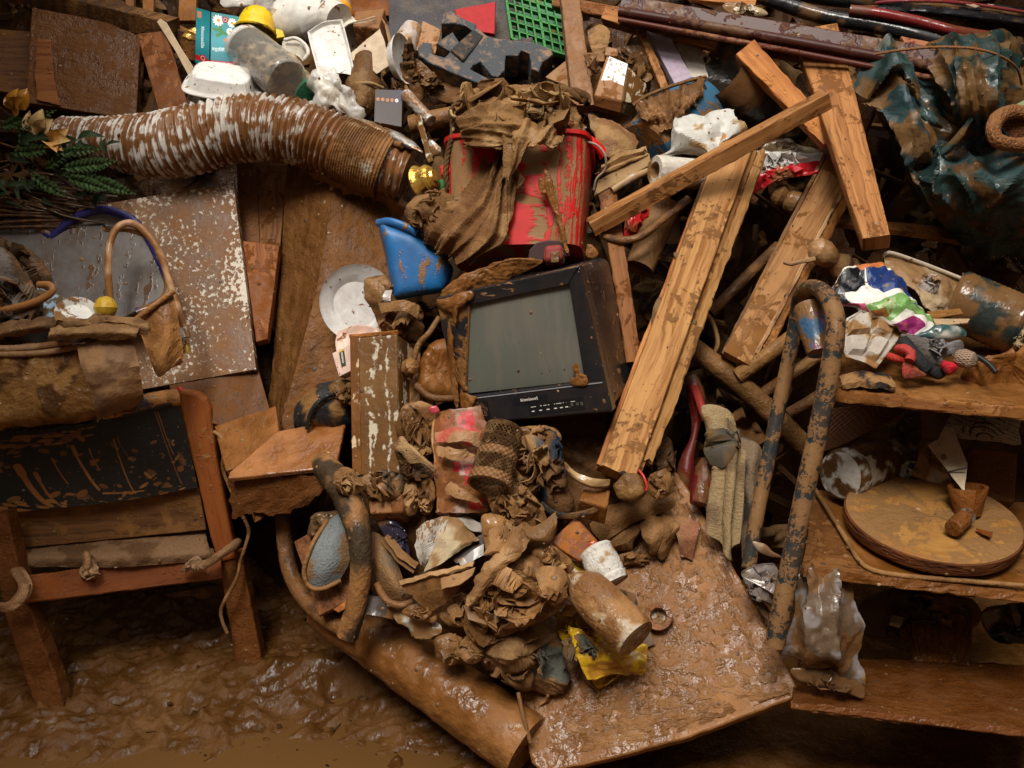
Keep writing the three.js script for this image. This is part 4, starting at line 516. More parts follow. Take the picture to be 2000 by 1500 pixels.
// ---------- top left ----------
{
  thing('panel', 'big square dark panel caked with mud in the upper left corner', 'panel', [['board', slab([[62, 14, 2.84], [275, 56, 2.84], [266, 234, 2.76], [50, 200, 2.76]], .02), M('muddark', { t: [.85, .74, .64] })], ['bare_wood', slab([[72, 75, 2.795], [100, 78, 2.795], [106, 155, 2.765], [118, 206, 2.755], [72, 195, 2.755], [68, 140, 2.77]], .003, { rough: .004, step: .01, bevel: .001 }), M('pineO', { t: [.5, .38, .28] })]]);
  thing('board', 'dark board end at the far left behind the square panel', 'board', slab([[-60, 50, 2.88], [60, 62, 2.88], [52, 185, 2.8], [-60, 170, 2.8]], .02), { m: M('woodD', { t: [.7, .65, .6] }) });
  thing('plank', 'dark rough plank lying across the top of the square panel', 'plank', beam([-40, -25, 2.9], [330, 62, 2.8], .05, .05, { roll: 20, ra: .004 }), { m: M('darkboard') });
  thing('plank', 'upright brown plank between the square panel and the tea box', 'plank', slab([[267, 66, 2.74], [324, 59, 2.74], [372, 222, 2.64], [314, 232, 2.64]], .018, { along: [0, 3] }), { m: M('pineM', { t: [.55, .36, .22] }) });
  thing('splint', 'thin pale wooden strip pointing up beside the tea box', 'splint', slab([[306, 42, 2.72], [313, 36, 2.72], [325, 44, 2.71], [350, 88, 2.7], [390, 150, 2.68], [370, 152, 2.68], [340, 96, 2.7]], .004, { along: [1, 4] }), { m: M('cardL', { t: [1, .95, .85] }) });
  for (const [a, b, w, t, l] of [[[-30, 245, 2.8], [240, 262, 2.78], .03, .02, 'dark lath lying below the square panel'], [[270, 120, 2.86], [255, 260, 2.78], .03, .03, 'dark upright lath between square panel and brown plank']]) thing('lath', l, 'lath', beam(a, b, w, t, {}), { m: M('darkboard') });
  thing('wood_lump', 'dark triangular lump of wood between the panel and the brown plank', 'wood', blob([[275, 225], [300, 165], [318, 215], [322, 245], [280, 245]], { d: 2.74, bulge: .03, fold: .004, sharp: 1 }), { m: M('darkboard') });
  for (const [x0, x1, y0, y1, t, l] of [[246, 264, -40, 20, [1, .9, .8], 'narrow pale slat standing upright at the top edge above the square panel'], [280, 302, -40, 22, [1.2, 1.05, .9], 'brown slat standing upright at the top edge, second from the tea box'], [350, 385, -40, 40, [1.0, .8, .5], 'dark split slat standing at the top edge left of the tea box']]) thing('slat', l, 'slat', slab([[x0, y0, 2.95], [x1, y0, 2.95], [x1 - 3, y1, 2.9], [x0 - 2, y1, 2.9]], .015, { along: [0, 3] }), { m: M('woodM', { t }) });
  thing('plank', 'muddy fallen plank behind the tea box and pale strip', 'plank', beam([200, 20, 2.9], [400, 105, 2.82], .06, .05, { roll: 15, ra: .004 }), { m: M('darkboard', { t: [1.3, 1.2, 1.1] }) });

  // tea box, standing on its head
  const f = [[413, 24, 2.66], [467, 33, 2.68], [463, 138, 2.645], [411, 134, 2.625]], s = [[386, 16, 2.70], [413, 24, 2.66], [411, 134, 2.625], [384, 123, 2.665]];
  const draw = (side) => (g, w, h) => {
    const gr = g.createLinearGradient(0, 0, 0, h); gr.addColorStop(0, '#1f7f88'); gr.addColorStop(.5, '#3a9aa6'); gr.addColorStop(1, '#0f6470'); g.fillStyle = gr; g.fillRect(0, 0, w, h);
    g.save(); g.translate(w, h); g.rotate(Math.PI); // upside down
    g.fillStyle = '#a3141c'; g.fillRect(0, h * .06, w, h * .085); g.fillStyle = '#fff'; g.textAlign = 'center';
    if (side) { g.save(); g.translate(w * .6, h * .5); g.rotate(-Math.PI / 2); g.font = 'bold 36px serif'; g.fillText('Manzanilla', 0, 0); g.restore(); g.fillStyle = '#a3141c'; g.beginPath(); g.arc(w * .45, h * .13, w * .25, 0, 7); g.fill(); g.strokeStyle = '#f4d7d0'; g.lineWidth = 4; g.beginPath(); g.arc(w * .45, h * .13, w * .14, 0, 7); g.stroke(); g.fillStyle = '#c98a66'; g.fillRect(w * .6, h * .83, w * .32, h * .12); }
    else {
      g.font = 'bold 24px serif'; g.fillText('POMPADOUR', w * .46, h * .125); g.font = '44px serif'; g.fillText('Manzanilla', w * .5, h * .37); g.font = '26px serif'; g.fillText('con Menta', w * .46, h * .31 - 32 + 66 - 10 + 16);
      const daisy = (x, y, r) => { g.fillStyle = '#f6f4ea'; for (let i = 0; i < 12; i++) { g.save(); g.translate(x, y); g.rotate(i * Math.PI / 6); g.beginPath(); g.ellipse(0, -r * .65, r * .17, r * .4, 0, 0, 7); g.fill(); g.restore(); } g.fillStyle = '#d98a1c'; g.beginPath(); g.arc(x, y, r * .3, 0, 7); g.fill(); };
      g.fillStyle = '#2f7a35'; for (const [x, y, a] of [[.55, .66, .4], [.7, .62, -.5], [.65, .72, 1.2], [.8, .7, .1]]) { g.save(); g.translate(x * w, y * h); g.rotate(a); g.beginPath(); g.ellipse(0, 0, w * .16, h * .03, 0, 0, 7); g.fill(); g.restore(); }
      daisy(w * .75, h * .87, w * .2); daisy(w * .25, h * .86, w * .17); daisy(w * .32, h * .7, w * .13); g.fillStyle = '#c9772a'; g.beginPath(); g.arc(w * .47, h * .53, w * .07, 0, 7); g.fill();
      g.fillStyle = '#8e1b22'; g.beginPath(); g.arc(w * .5, h * .9, w * .12, 0, 7); g.fill(); g.strokeStyle = '#fff'; g.lineWidth = 3; g.beginPath(); g.arc(w * .5, h * .9, w * .06, 0, 7); g.stroke();
    }
    g.restore(); mudsplat(g, w, h, 14, 4, '#5f4a34');
  };
  thing('tea_box', 'turquoise chamomile tea carton standing upside down on white foam tray', 'tea box', [
    ['carton', hex(f, .055, .002), plain([.03, .2, .22], .5)], ['print', face(f, .0012), printed(256, 512, draw(false), .4)], ['side_print', face(s, .004), printed(128, 512, draw(true), .4)]]);
  // foam trays
  const tray = (cx, cy, d, w, hh, tilt, ang) => { // upside-down rectangular bowl
    const pts = [], cnt = 64, prof = [[1, 0], [1.02, .1], [.95, .12], [.86, .3], [.78, .88], [.7, 1], [.3, 1.02], [0.01, 1.02]], pos = [], uv = [], idx = [], c3 = V([cx, cy, d]), ca = Math.cos(ang), sa = Math.sin(ang), q = new THREE.Matrix4().makeRotationFromEuler(new THREE.Euler(tilt, 0, ang)), p = new THREE.Vector3();
    prof.forEach(([s, h], j) => { for (let i = 0; i <= cnt; i++) { const t = i / cnt * Math.PI * 2, e = .5, x = Math.sign(Math.cos(t)) * Math.pow(Math.abs(Math.cos(t)), e) * w / 2 * s, z = Math.sign(Math.sin(t)) * Math.pow(Math.abs(Math.sin(t)), e) * w * .4 * s, rib = j >= 3 && j <= 4 ? .0012 * Math.sin(i * 3) : 0; p.set(x + rib, h * hh, z + rib).applyMatrix4(q).add(c3); pos.push(p.x, p.y, p.z); uv.push(i / cnt * w * 3, j * .02); } });
    const W = cnt + 1; for (let j = 0; j < prof.length - 1; j++) for (let i = 0; i < cnt; i++) { const k = j * W + i; idx.push(k, k + 1, k + W, k + W, k + 1, k + W + 1); } const g = bg(pos, uv, idx); g.computeVertexNormals(); return g; };
  thing('foam_tray', 'white foam food tray lying upside down beneath the tea carton', 'tray', tray(434, 172, 2.585, .168, .04, .3, -.17), { m: M('white') });
  thing('foam_tray', 'second white foam tray showing its rim below the first', 'tray', tray(436, 190, 2.60, .15, .03, .3, -.1), { m: M('white', { t: [.9, .86, .8] }) });
  // jar with its end towards the viewer
  thing('jar', 'big cloudy clear plastic jar with a dirty bottom, lying on the foam tray', 'jar', [
    ['wall', lathe([482, 92, 2.66], [562, 158, 2.53], [[0, .046], [.02, .051], [.1, .052], [.9, .052], [.97, .05], [1, .045], [1, .001]], { nr: 48, dent: .003 }), clear([.85, .82, .76], .22, .85)],
    ['lid', lathe([474, 85, 2.67], [483, 93, 2.658], [[0, .001], [0, .045], [.2, .049], [1, .049]], {}), M('white', { t: [.8, .8, .8] })],
    ['contents', lathe([488, 97, 2.65], [559, 156, 2.535], [[0, .001], [0, .03], [.3, .036], [.6, .042], [1, .047], [1, .001]], { dent: .03, c: [[.2, .16, .11], [.05, .033, .02, .47], [.38, .33, .26, .62]], cf: 26 }), M('paperv')]]);
  thing('bowl', 'bright yellow plastic bowl with a green flower print', 'bowl', [['bowl', lathe([497, 70, 2.70], [506, 22, 2.72], [[0, .054], [.04, .057], [.1, .05], [.6, .042], [.85, .036], [.97, .028], [1, .02], [1.0, .001]], { c: [[.85, .56, .01], [.83, .5, .01, .5], [.12, .1, .02, .7]], cf: 26 }), M('plasv')], ['handle', slab([[538, 55, 2.69], [552, 60, 2.69], [556, 72, 2.69], [540, 75, 2.69]], .006), plain([.85, .56, .02], .4)]]);
  thing('cake_tray', 'gold paper cake tray with a scalloped edge behind the yellow bowl', 'tray', sheet([[[535, 5, 2.76], [565, 10, 2.76], [592, 22, 2.75]], [[525, 35, 2.74], [560, 40, 2.75], [590, 32, 2.74]], [[520, 66, 2.72], [550, 68, 2.73], [570, 62, 2.73]]], { fold: .004, fn: (u, v) => .003 * Math.sin(u > .85 ? v * 70 : 0) }), { m: M('gold', { metal: .5 }) });
  thing('cake_tray', 'crumpled gold paper tray left of the tea carton', 'tray', blob([[358, 68], [375, 55], [388, 60], [388, 78], [368, 76]], { d: 2.74, bulge: .01, fold: .008, ff: 26 }), { m: M('gold', { metal: .5 }) });
  thing('cup', 'clear ribbed plastic cup lying upside down above the yellow bowl', 'cup', lathe([528, 42, 2.72], [512, -6, 2.76], [[0, .034], [.03, .037], [.07, .034], [.9, .025], [1, .023], [1, .001]], { dent: .001 }), { m: clear([.82, .78, .72], .2, .75) });
  thing('dish', 'clear plastic lid behind the ribbed cup at the top edge', 'lid', blob([[430, 0], [470, -12], [520, -8], [500, 12], [440, 16]], { d: 2.8, bulge: .015, cr: 1, fold: .003, c: [[.62, .58, .52]] }), { m: M('plasv') });
  thing('canister', 'large cloudy white plastic canister lying on its side at the top', 'canister', [['body', lathe([548, 45, 2.76], [640, 30, 2.72], [[0, .001], [0, .05], [.1, .058], [.6, .058], [.75, .045], [1, .042], [1, .001]], { nr: 44, dent: .002 }), M('white', { t: [.93, .92, .9] })], ['neck', lathe([640, 30, 2.72], [662, 40, 2.70], [[0, .04], [.3, .044], [.5, .04], [1, .04], [1, .001]], {}), M('white', { t: [.9, .88, .84] })]]);
  const ribs = []; for (let i = 0; i <= 24; i++) ribs.push([i / 24, .043 + .0022 * Math.cos(i * Math.PI * .8)]);
  thing('cup', 'stack of ribbed white plastic cups right of the paper tray', 'cup', lathe([648, 50, 2.80], [690, 76, 2.74], [...ribs, [1, .038], [.8, .034], [.8, .001]], {}), { m: M('white', { t: [.98, .92, .8] }) });
  thing('skewers', 'two thin skewers sticking out behind the stacked cups', 'skewer', join([beam([690, 44, 2.68], [733, 32, 2.7], .003, .002), beam([692, 47, 2.68], [737, 38, 2.7], .003, .002)]), { m: M('cardL') });
  thing('dish', 'orange plastic lid behind the white canister neck', 'lid', lathe([655, 28, 2.745], [664, 18, 2.76], [[0, .03], [.3, .036], [1, .036], [1, .001]]), { m: plain([.75, .3, .01], .4) });
  thing('cup', 'clear plastic cup bottom above the orange lid', 'cup', lathe([650, 22, 2.79], [672, 8, 2.81], [[0, .036], [1, .028], [1, .001]]), { m: clear([.7, .68, .62], .2, .7) });
  // paper tray
  thing('paper_tray', 'white rectangular paper tray with pleated ends standing on edge', 'tray', sheet([[[600, 62, 2.66], [632, 42, 2.66], [668, 38, 2.66]], [[608, 95, 2.64], [645, 85, 2.65], [680, 82, 2.64]], [[622, 146, 2.61], [660, 142, 2.62], [694, 148, 2.61]]], { th: .0012, cell: .003, lin: 0, fold: .0015, fn: (u, v) => { const e = Math.min(u, 1 - u) * 1, f = Math.min(v, 1 - v); return -.008 * sm(.04, .13, Math.min(e, f * 1.3)) + .0016 * sm(.14, .1, f) * Math.sin(u * 90) + .002 * sm(.05, .08, e) * sm(.12, .09, e); } }), { m: M('white') });
  thing('strainer', 'white slotted plastic basket behind the jar bottom', 'basket', [['rim', tube([[556, 78, 2.66], [578, 75, 2.65], [596, 88, 2.64], [602, 104, 2.63], [594, 116, 2.63]], .0045, { c: [[.7, .66, .58]] }), M('plasv')], ['wall', sheet([[[552, 80, 2.68], [580, 78, 2.67], [600, 100, 2.66]], [[548, 100, 2.66], [572, 105, 2.65], [592, 118, 2.64]]], { cr: 1, fold: .001, fn: (u) => .002 * Math.sin(u * 80), c: [[.5, .44, .36], [.25, .16, .09, .6]] }), M('plasv')]]);
  thing('bag', 'clear plastic bag holding white foam, lying on the duct', 'bag', [['film', blob([[606, 148], [618, 134], [640, 128], [660, 138], [676, 165], [695, 190], [702, 222], [698, 242], [670, 222], [640, 206], [618, 204], [612, 180]], { d: 2.555, bulge: .035, cr: 1, fold: .011, ff: 20 }), clear([.93, .9, .85], .22, .6)], ['foam_sheet', blob([[612, 158], [628, 148], [665, 178], [688, 218], [660, 208], [622, 196]], { d: 2.565, bulge: .022, fold: .002, sharp: 1 }), M('white', { t: [1.15, 1.15, 1.1] })]]);
  thing('can', 'crushed green ribbed can beneath the jar bottom', 'can', lathe([580, 158, 2.62], [604, 184, 2.58], [[0, .001], [0, .03], [.1, .034], [.3, .032], [.5, .034], [.7, .032], [1, .034], [1, .001]], { dent: .006, c: [[.03, .2, .1], [.25, .2, .12, .6]] }), { m: M('plasv') });
  thing('cardboard', 'torn beige cardboard flap right of the paper tray', 'cardboard', slab([[742, 55, 2.66], [763, 118, 2.6], [762, 126, 2.6], [735, 144, 2.6], [718, 125, 2.61], [684, 116, 2.64], [683, 105, 2.64]], .004, { rough: .002, step: .008 }), { m: M('cardL') });
  thing('cardboard', 'curled brown cardboard edge standing behind the beige flap', 'cardboard', sheet([[[744, 34, 2.68], [756, 60, 2.66]], [[752, 44, 2.67], [764, 90, 2.63]], [[758, 50, 2.68], [768, 92, 2.64]]], { th: .004 }), { m: M('card') });
  thing('box', 'brown muddy block-shaped box above the beige flap', 'box', hex([[692, 22, 2.76], [752, 14, 2.74], [740, 55, 2.69], [688, 50, 2.71]], .07, .006, { n: [0, .5, 0] }), { m: M('card', { t: [.7, .55, .42] }) });
  thing('plate', 'white plate standing edge-on beside the foam packing block', 'plate', lathe([768, 118, 2.625], [788, 114, 2.615], [[0, .001], [.1, .03], [.2, .042], [.7, .05], [1, .055], [.8, .053], [.5, .04], [.4, .001]], { nr: 56, sy: 1.05 }), { m: M('white') });
  thing('pot', 'dark brown glazed pot under the beige cardboard flap', 'pot', [['body', lathe([718, 116, 2.66], [706, 218, 2.58], [[0, .03], [.05, .034], [.45, .036], [.5, .044], [.55, .044], [.75, .042], [.95, .028], [1, .02], [1, .001]], { nr: 44, c: [[.12, .06, .025], [.2, .12, .06, .55]] }), M('wetv')], ['rim', tube([[683, 168, 2.585], [700, 163, 2.57], [725, 163, 2.565], [748, 172, 2.58]], .004, { c: [[.3, .2, .12]] }), M('wetv')]]);
  const pf = [[733, 175, 2.56], [786, 177, 2.57], [784, 248, 2.53], [731, 238, 2.53]];
  thing('carton', 'small dark purple carton with a row of round symbols, filmed with mud', 'carton', [['box', hex(pf, .045, .003, { n: [-.12, .3, 0] }), M('card', { t: [.33, .22, .2] })], ['print', face(pf, .001), printed(256, 320, (g, w, h) => {
    g.fillStyle = '#2a1913'; g.fillRect(0, 0, w, h); const gr = g.createLinearGradient(w, 0, w * .3, h * .5); gr.addColorStop(0, '#2d2050'); gr.addColorStop(1, 'rgba(42,25,19,0)'); g.fillStyle = gr; g.fillRect(0, 0, w, h * .5);
    for (let i = 0; i < 5; i++) { g.fillStyle = i === 4 ? '#c9c4cc' : '#b26c36'; g.beginPath(); g.arc(28 + i * 44, h * .3, 17, 0, 7); g.fill(); g.fillStyle = i === 4 ? '#3a3450' : '#4a2614'; g.font = 'bold 15px sans-serif'; g.textAlign = 'center'; g.fillText(['K', 'L', '8', '0', '6'][i], 28 + i * 44, h * .3 + 6); }
    g.strokeStyle = '#7a6690'; g.lineWidth = 2; for (let r = 0; r < 8; r++) { let x = 14; while (x < w - 40) { const l = rr(6, 30); g.globalAlpha = .55 - r * .05; g.beginPath(); g.moveTo(x, h * .42 + r * 15); g.lineTo(x + l, h * .42 + r * 15); g.stroke(); x += l + 6; } } g.globalAlpha = 1; mudsplat(g, w, h, 200, 5, '#3a2416'); }, .4)]]);
  for (const [a, b, r, l, cc, s] of [[[700, 232, 2.56], [760, 262, 2.5], .02, 'grey knife-like blade lying on the duct, leftmost of three', [[.35, .3, .25], [.25, .15, .09, .5]], .4], [[744, 248, 2.54], [826, 298, 2.46], .021, 'wet shiny fish-shaped metal ladle lying right of the duct', [[.4, .37, .34], [.2, .11, .06, .5]], .5], [[793, 185, 2.56], [842, 236, 2.5], .014, 'glossy striped pipe piece right of the purple carton', [[.33, .22, .17], [.5, .46, .42, .58]], 1]]) thing('blade', l, 'utensil', lathe(a, b, s === 1 ? [[0, .001], [0, r], [1, r * .9], [1, .001]] : [[0, .001], [.1, r * .5], [.4, r], [.7, r * .9], [.93, r * .35], [1, .001]], { sy: s, c: cc, cf: 30 }), { m: M('plasv', { metal: .4 }) });
  thing('rod', 'thin muddy rod lying along the end of the duct', 'rod', tube([[738, 258, 2.52], [765, 278, 2.49], [786, 284, 2.47]], .007, { c: [[.22, .11, .05]] }), { m: M('wetv') });
  thing('spoon', 'muddy metal spoon bowl behind the white peeling handle', 'spoon', blob([[838, 272], [852, 276], [862, 292], [858, 304], [842, 306], [828, 296]], { d: 2.5, bulge: .01, cr: 1, fold: .003, c: [[.6, .57, .52], [.25, .15, .09, .52]], cf: 30 }), { m: M('plasv', { metal: .3 }) });
  thing('tool_handle', 'white peeling tool handle standing in front of the spoon bowl', 'handle', beam([815, 225, 2.5], [840, 316, 2.45], .012, .008, { roll: 20 }), { m: M('peel', { t: [1.2, 1.2, 1.2] }) });
  thing('pipe', 'short muddy pipe lying behind the bin cloth', 'pipe', tube([[802, 243, 2.55], [840, 234, 2.54], [885, 226, 2.54]], .021, { nr: 24, lump: .1, c: [[.24, .13, .06], [.14, .07, .03, .5]] }), { m: M('wetv') });
  thing('bell', 'brass bell-shaped knob beside the red bin rim', 'bell', lathe([818, 358, 2.40], [850, 342, 2.375], [[0, .001], [0, .034], [.12, .038], [.2, .034], [.3, .03], [.62, .028], [.65, .03], [.68, .027], [.75, .026], [.8, .023], [.85, .022], [.9, .015], [1, .012], [1, .001]], { nr: 48 }), { m: M('brass', { metal: .75, t: [1.2, 1.15, 1] }) });
  thing('cloth', 'green cloth edge tucked under the brass knob', 'cloth', blob([[812, 385], [838, 362], [868, 350], [876, 362], [850, 385], [815, 396]], { d: 2.41, bulge: .014, fold: .006, ff: 20, c: [[.04, .22, .06], [.3, .24, .14, .55]] }), { m: M('clothv') });
  // foam packing
  thing('foam_block', 'dark grey moulded foam packing block with cut-out slots', 'foam', [['block', slab([[866, 26, 2.72], [880, 20, 2.72], [905, 36, 2.72], [930, 46, 2.72], [927, 60, 2.71], [960, 72, 2.71], [1000, 78, 2.71], [1040, 82, 2.7], [1078, 96, 2.68], [1081, 106, 2.68], [1060, 120, 2.67], [1052, 140, 2.66], [1038, 134, 2.66], [1034, 104, 2.68], [1018, 98, 2.68], [1012, 108, 2.68], [988, 108, 2.68], [985, 138, 2.65], [972, 150, 2.64], [962, 148, 2.64], [938, 120, 2.66], [925, 126, 2.66], [918, 134, 2.65], [952, 152, 2.64], [975, 162, 2.63], [940, 164, 2.63], [880, 140, 2.65], [838, 122, 2.66], [818, 108, 2.67], [816, 92, 2.68], [826, 82, 2.69], [843, 84, 2.69], [845, 105, 2.67], [868, 112, 2.665], [880, 100, 2.67], [852, 84, 2.69], [884, 62, 2.7], [900, 86, 2.685], [928, 55, 2.71], [888, 45, 2.71], [862, 46, 2.71]], .075, { rough: .0015, step: .01, bevel: .003 }), M('foam')], ['block', hex([[880, 96, 2.665], [925, 56, 2.7], [946, 70, 2.7], [905, 118, 2.65]], .05, .004), M('foam', { t: [.55, .5, .45] })]]);
  thing('foam_block', 'second grey foam block with a notched edge beside the upright plank', 'foam', [['block', slab([[1002, 78, 2.735], [1040, 72, 2.735], [1042, 95, 2.72], [1005, 112, 2.71]], .05, { rough: .002 }), M('foam', { t: [.75, .7, .66] })]]);
  thing('blanket', 'grey felt blanket hanging at the top behind the foam block', 'blanket', sheet([[[764, -40, 2.92], [860, -40, 2.9], [1010, -40, 2.92]], [[760, 20, 2.88], [880, 15, 2.86], [1012, 30, 2.86]], [[758, 75, 2.82], [860, 80, 2.82], [1000, 85, 2.82]]], { th: .006, fold: .014, ff: 7, c: [[.085, .08, .085], [.12, .1, .09, .6]] }), { m: M('clothv') });
  thing('board', 'red painted board smeared with mud behind the foam block', 'board', slab([[888, 18, 2.8], [968, 3, 2.8], [966, 66, 2.76], [895, 55, 2.77]], .012), { m: M('redpl', { t: [.8, 1.6, 2] }) });
  thing('board', 'small red board end showing through the foam cut-out', 'board', slab([[930, 95, 2.735], [962, 92, 2.735], [960, 125, 2.72], [935, 120, 2.72]], .008), { m: M('redpl', { t: [.45, 1.4, 2] }) });
  thing('cup', 'milky plastic cup lying left of the foam packing block', 'cup', lathe([786, 96, 2.70], [806, 54, 2.74], [[0, .031], [.05, .032], [.9, .025], [1, .023], [1, .001]], { dent: .002, c: [[.5, .42, .38], [.35, .22, .15, .55]] }), { m: M('plasv') });
  thing('cardboard', 'square of tan cardboard between the milky cup and foam block', 'cardboard', slab([[825, 40, 2.75], [862, 58, 2.73], [850, 105, 2.69], [812, 98, 2.7]], .004), { m: M('card', { t: [1, .9, .8] }) });
  for (const [p, l, s] of [[[[796, 78], [803, 76], [812, 120], [830, 170], [820, 200], [790, 185], [782, 140]], 'brown pointed palm-like husk right of the edge-on plate', 2], [[[810, 115], [835, 130], [870, 175], [885, 195], [870, 200], [835, 180], [815, 150]], 'long dark husk leaning under the foam block', 3], [[[765, 150], [790, 160], [800, 178], [780, 185], [765, 168]], 'curled brown husk above the purple carton', 5]]) thing('husk', l, 'husk', blob(p.map((q) => [q[0], q[1]]), { d: 2.66 - s * .008, bulge: .018, fold: .007, ff: 18, an: .3, dir: 60, seed: s, c: [[.17, .085, .035], [.09, .045, .02, .5], [.27, .15, .07, .65]] }), { m: M('wetv') });
  thing('lath', 'thin dark lath under the foam packing block', 'lath', beam([885, 200, 2.66], [930, 160, 2.68], .02, .01), { m: M('darkboard', { t: [1.6, 1.5, 1.4] }) });
  thing('cardboard', 'dark brown bent card under the husks', 'cardboard', sheet([[[830, 150, 2.7], [900, 170, 2.68], [960, 175, 2.68]], [[840, 200, 2.66], [890, 205, 2.65], [940, 195, 2.65]]], { th: .003, cr: 1, fold: .01 }), { m: M('woodD') });
  thing('board', 'wooden boards standing at the top edge between canister and blanket', 'board', slab([[640, -40, 2.95], [770, -40, 2.95], [765, 30, 2.9], [650, 30, 2.9]], .02, { along: [0, 3] }), { m: M('woodM', { t: [.7, .45, .25] }) });
}
{ // flexible duct
  const pr = [[0, .033], [.08, .045], [.16, .055], [.26, .069], [.36, .076], [.46, .075], [.58, .073], [.7, .07], [.82, .066], [.93, .062], [1, .058]];
  const R = (f) => { for (let i = 1; i < pr.length; i++) if (f <= pr[i][0]) return mix(pr[i - 1][1], pr[i][1], (f - pr[i - 1][0]) / (pr[i][0] - pr[i - 1][0])); return .058; };
  const path = [[115, 258, 2.66], [180, 272, 2.64], [240, 280, 2.62], [310, 284, 2.6], [370, 274, 2.58], [440, 254, 2.57], [520, 248, 2.56], [600, 263, 2.55], [670, 290, 2.54], [735, 318, 2.53], [795, 340, 2.53]];
  thing('duct', 'long white ribbed flexible air duct streaked with mud', 'duct', [
    ['hose', (() => { const rib = (f, a) => { const ph = f * 54 + .5 * Math.sin(f * 9) + .12 * Math.sin(a * 2 + f * 20), w = 1 - Math.abs(2 * (ph - Math.floor(ph)) - 1); return w; }; const nr = 120, cell = .0013;
      const g = tube(path, (f, a) => R(f) + (f < .84 ? 1 : .45) * .0115 * (Math.pow(rib(f, a), .8) - .5) + .003 * n3(f * 30, Math.cos(a) * 2, Math.sin(a) * 2), { cell, nr });
      const cnt = g.attributes.position.count, col = new Float32Array(cnt * 3), W = nr + 1, ns = Math.floor(cnt / W) - 1;
      for (let i = 0; i < cnt; i++) { const f = Math.floor(i / W) / ns, a = (i % W) / nr * 6.2832, w = rib(f, a), n = fbm(f * 230, Math.cos(a) * 1.2 + 5, Math.sin(a) * 1.2, 3) * 1.0 + fbm(f * 22, Math.cos(a) * 2.3, Math.sin(a) * 2.3, 4) * 1.1 + .3 * fbm(f * 300, a * 9, 3, 2), m = sm(-.02, .12, n + .3 * (w - .5) - .09 - .25 * sm(.62, .82, f)); col.set(m3([.2, .085, .03], [.6, .56, .5], m), i * 3); }
      g.setAttribute('color', new THREE.BufferAttribute(col, 3)); return g; })(), M('plasv', { bump: .0008 })],
    ['sleeve', tube([[668, 292, 2.54], [700, 305, 2.535], [738, 319, 2.53], [757, 327, 2.53]], (f) => .074 - .002 * f + .0026 * Math.sin(f * 120), { nr: 64, lump: .05, open: 1, cell: .0014, c: [[.25, .13, .06], [.16, .08, .035, .5], [.45, .36, .27, .74]] }), M('wetv')]]);
}
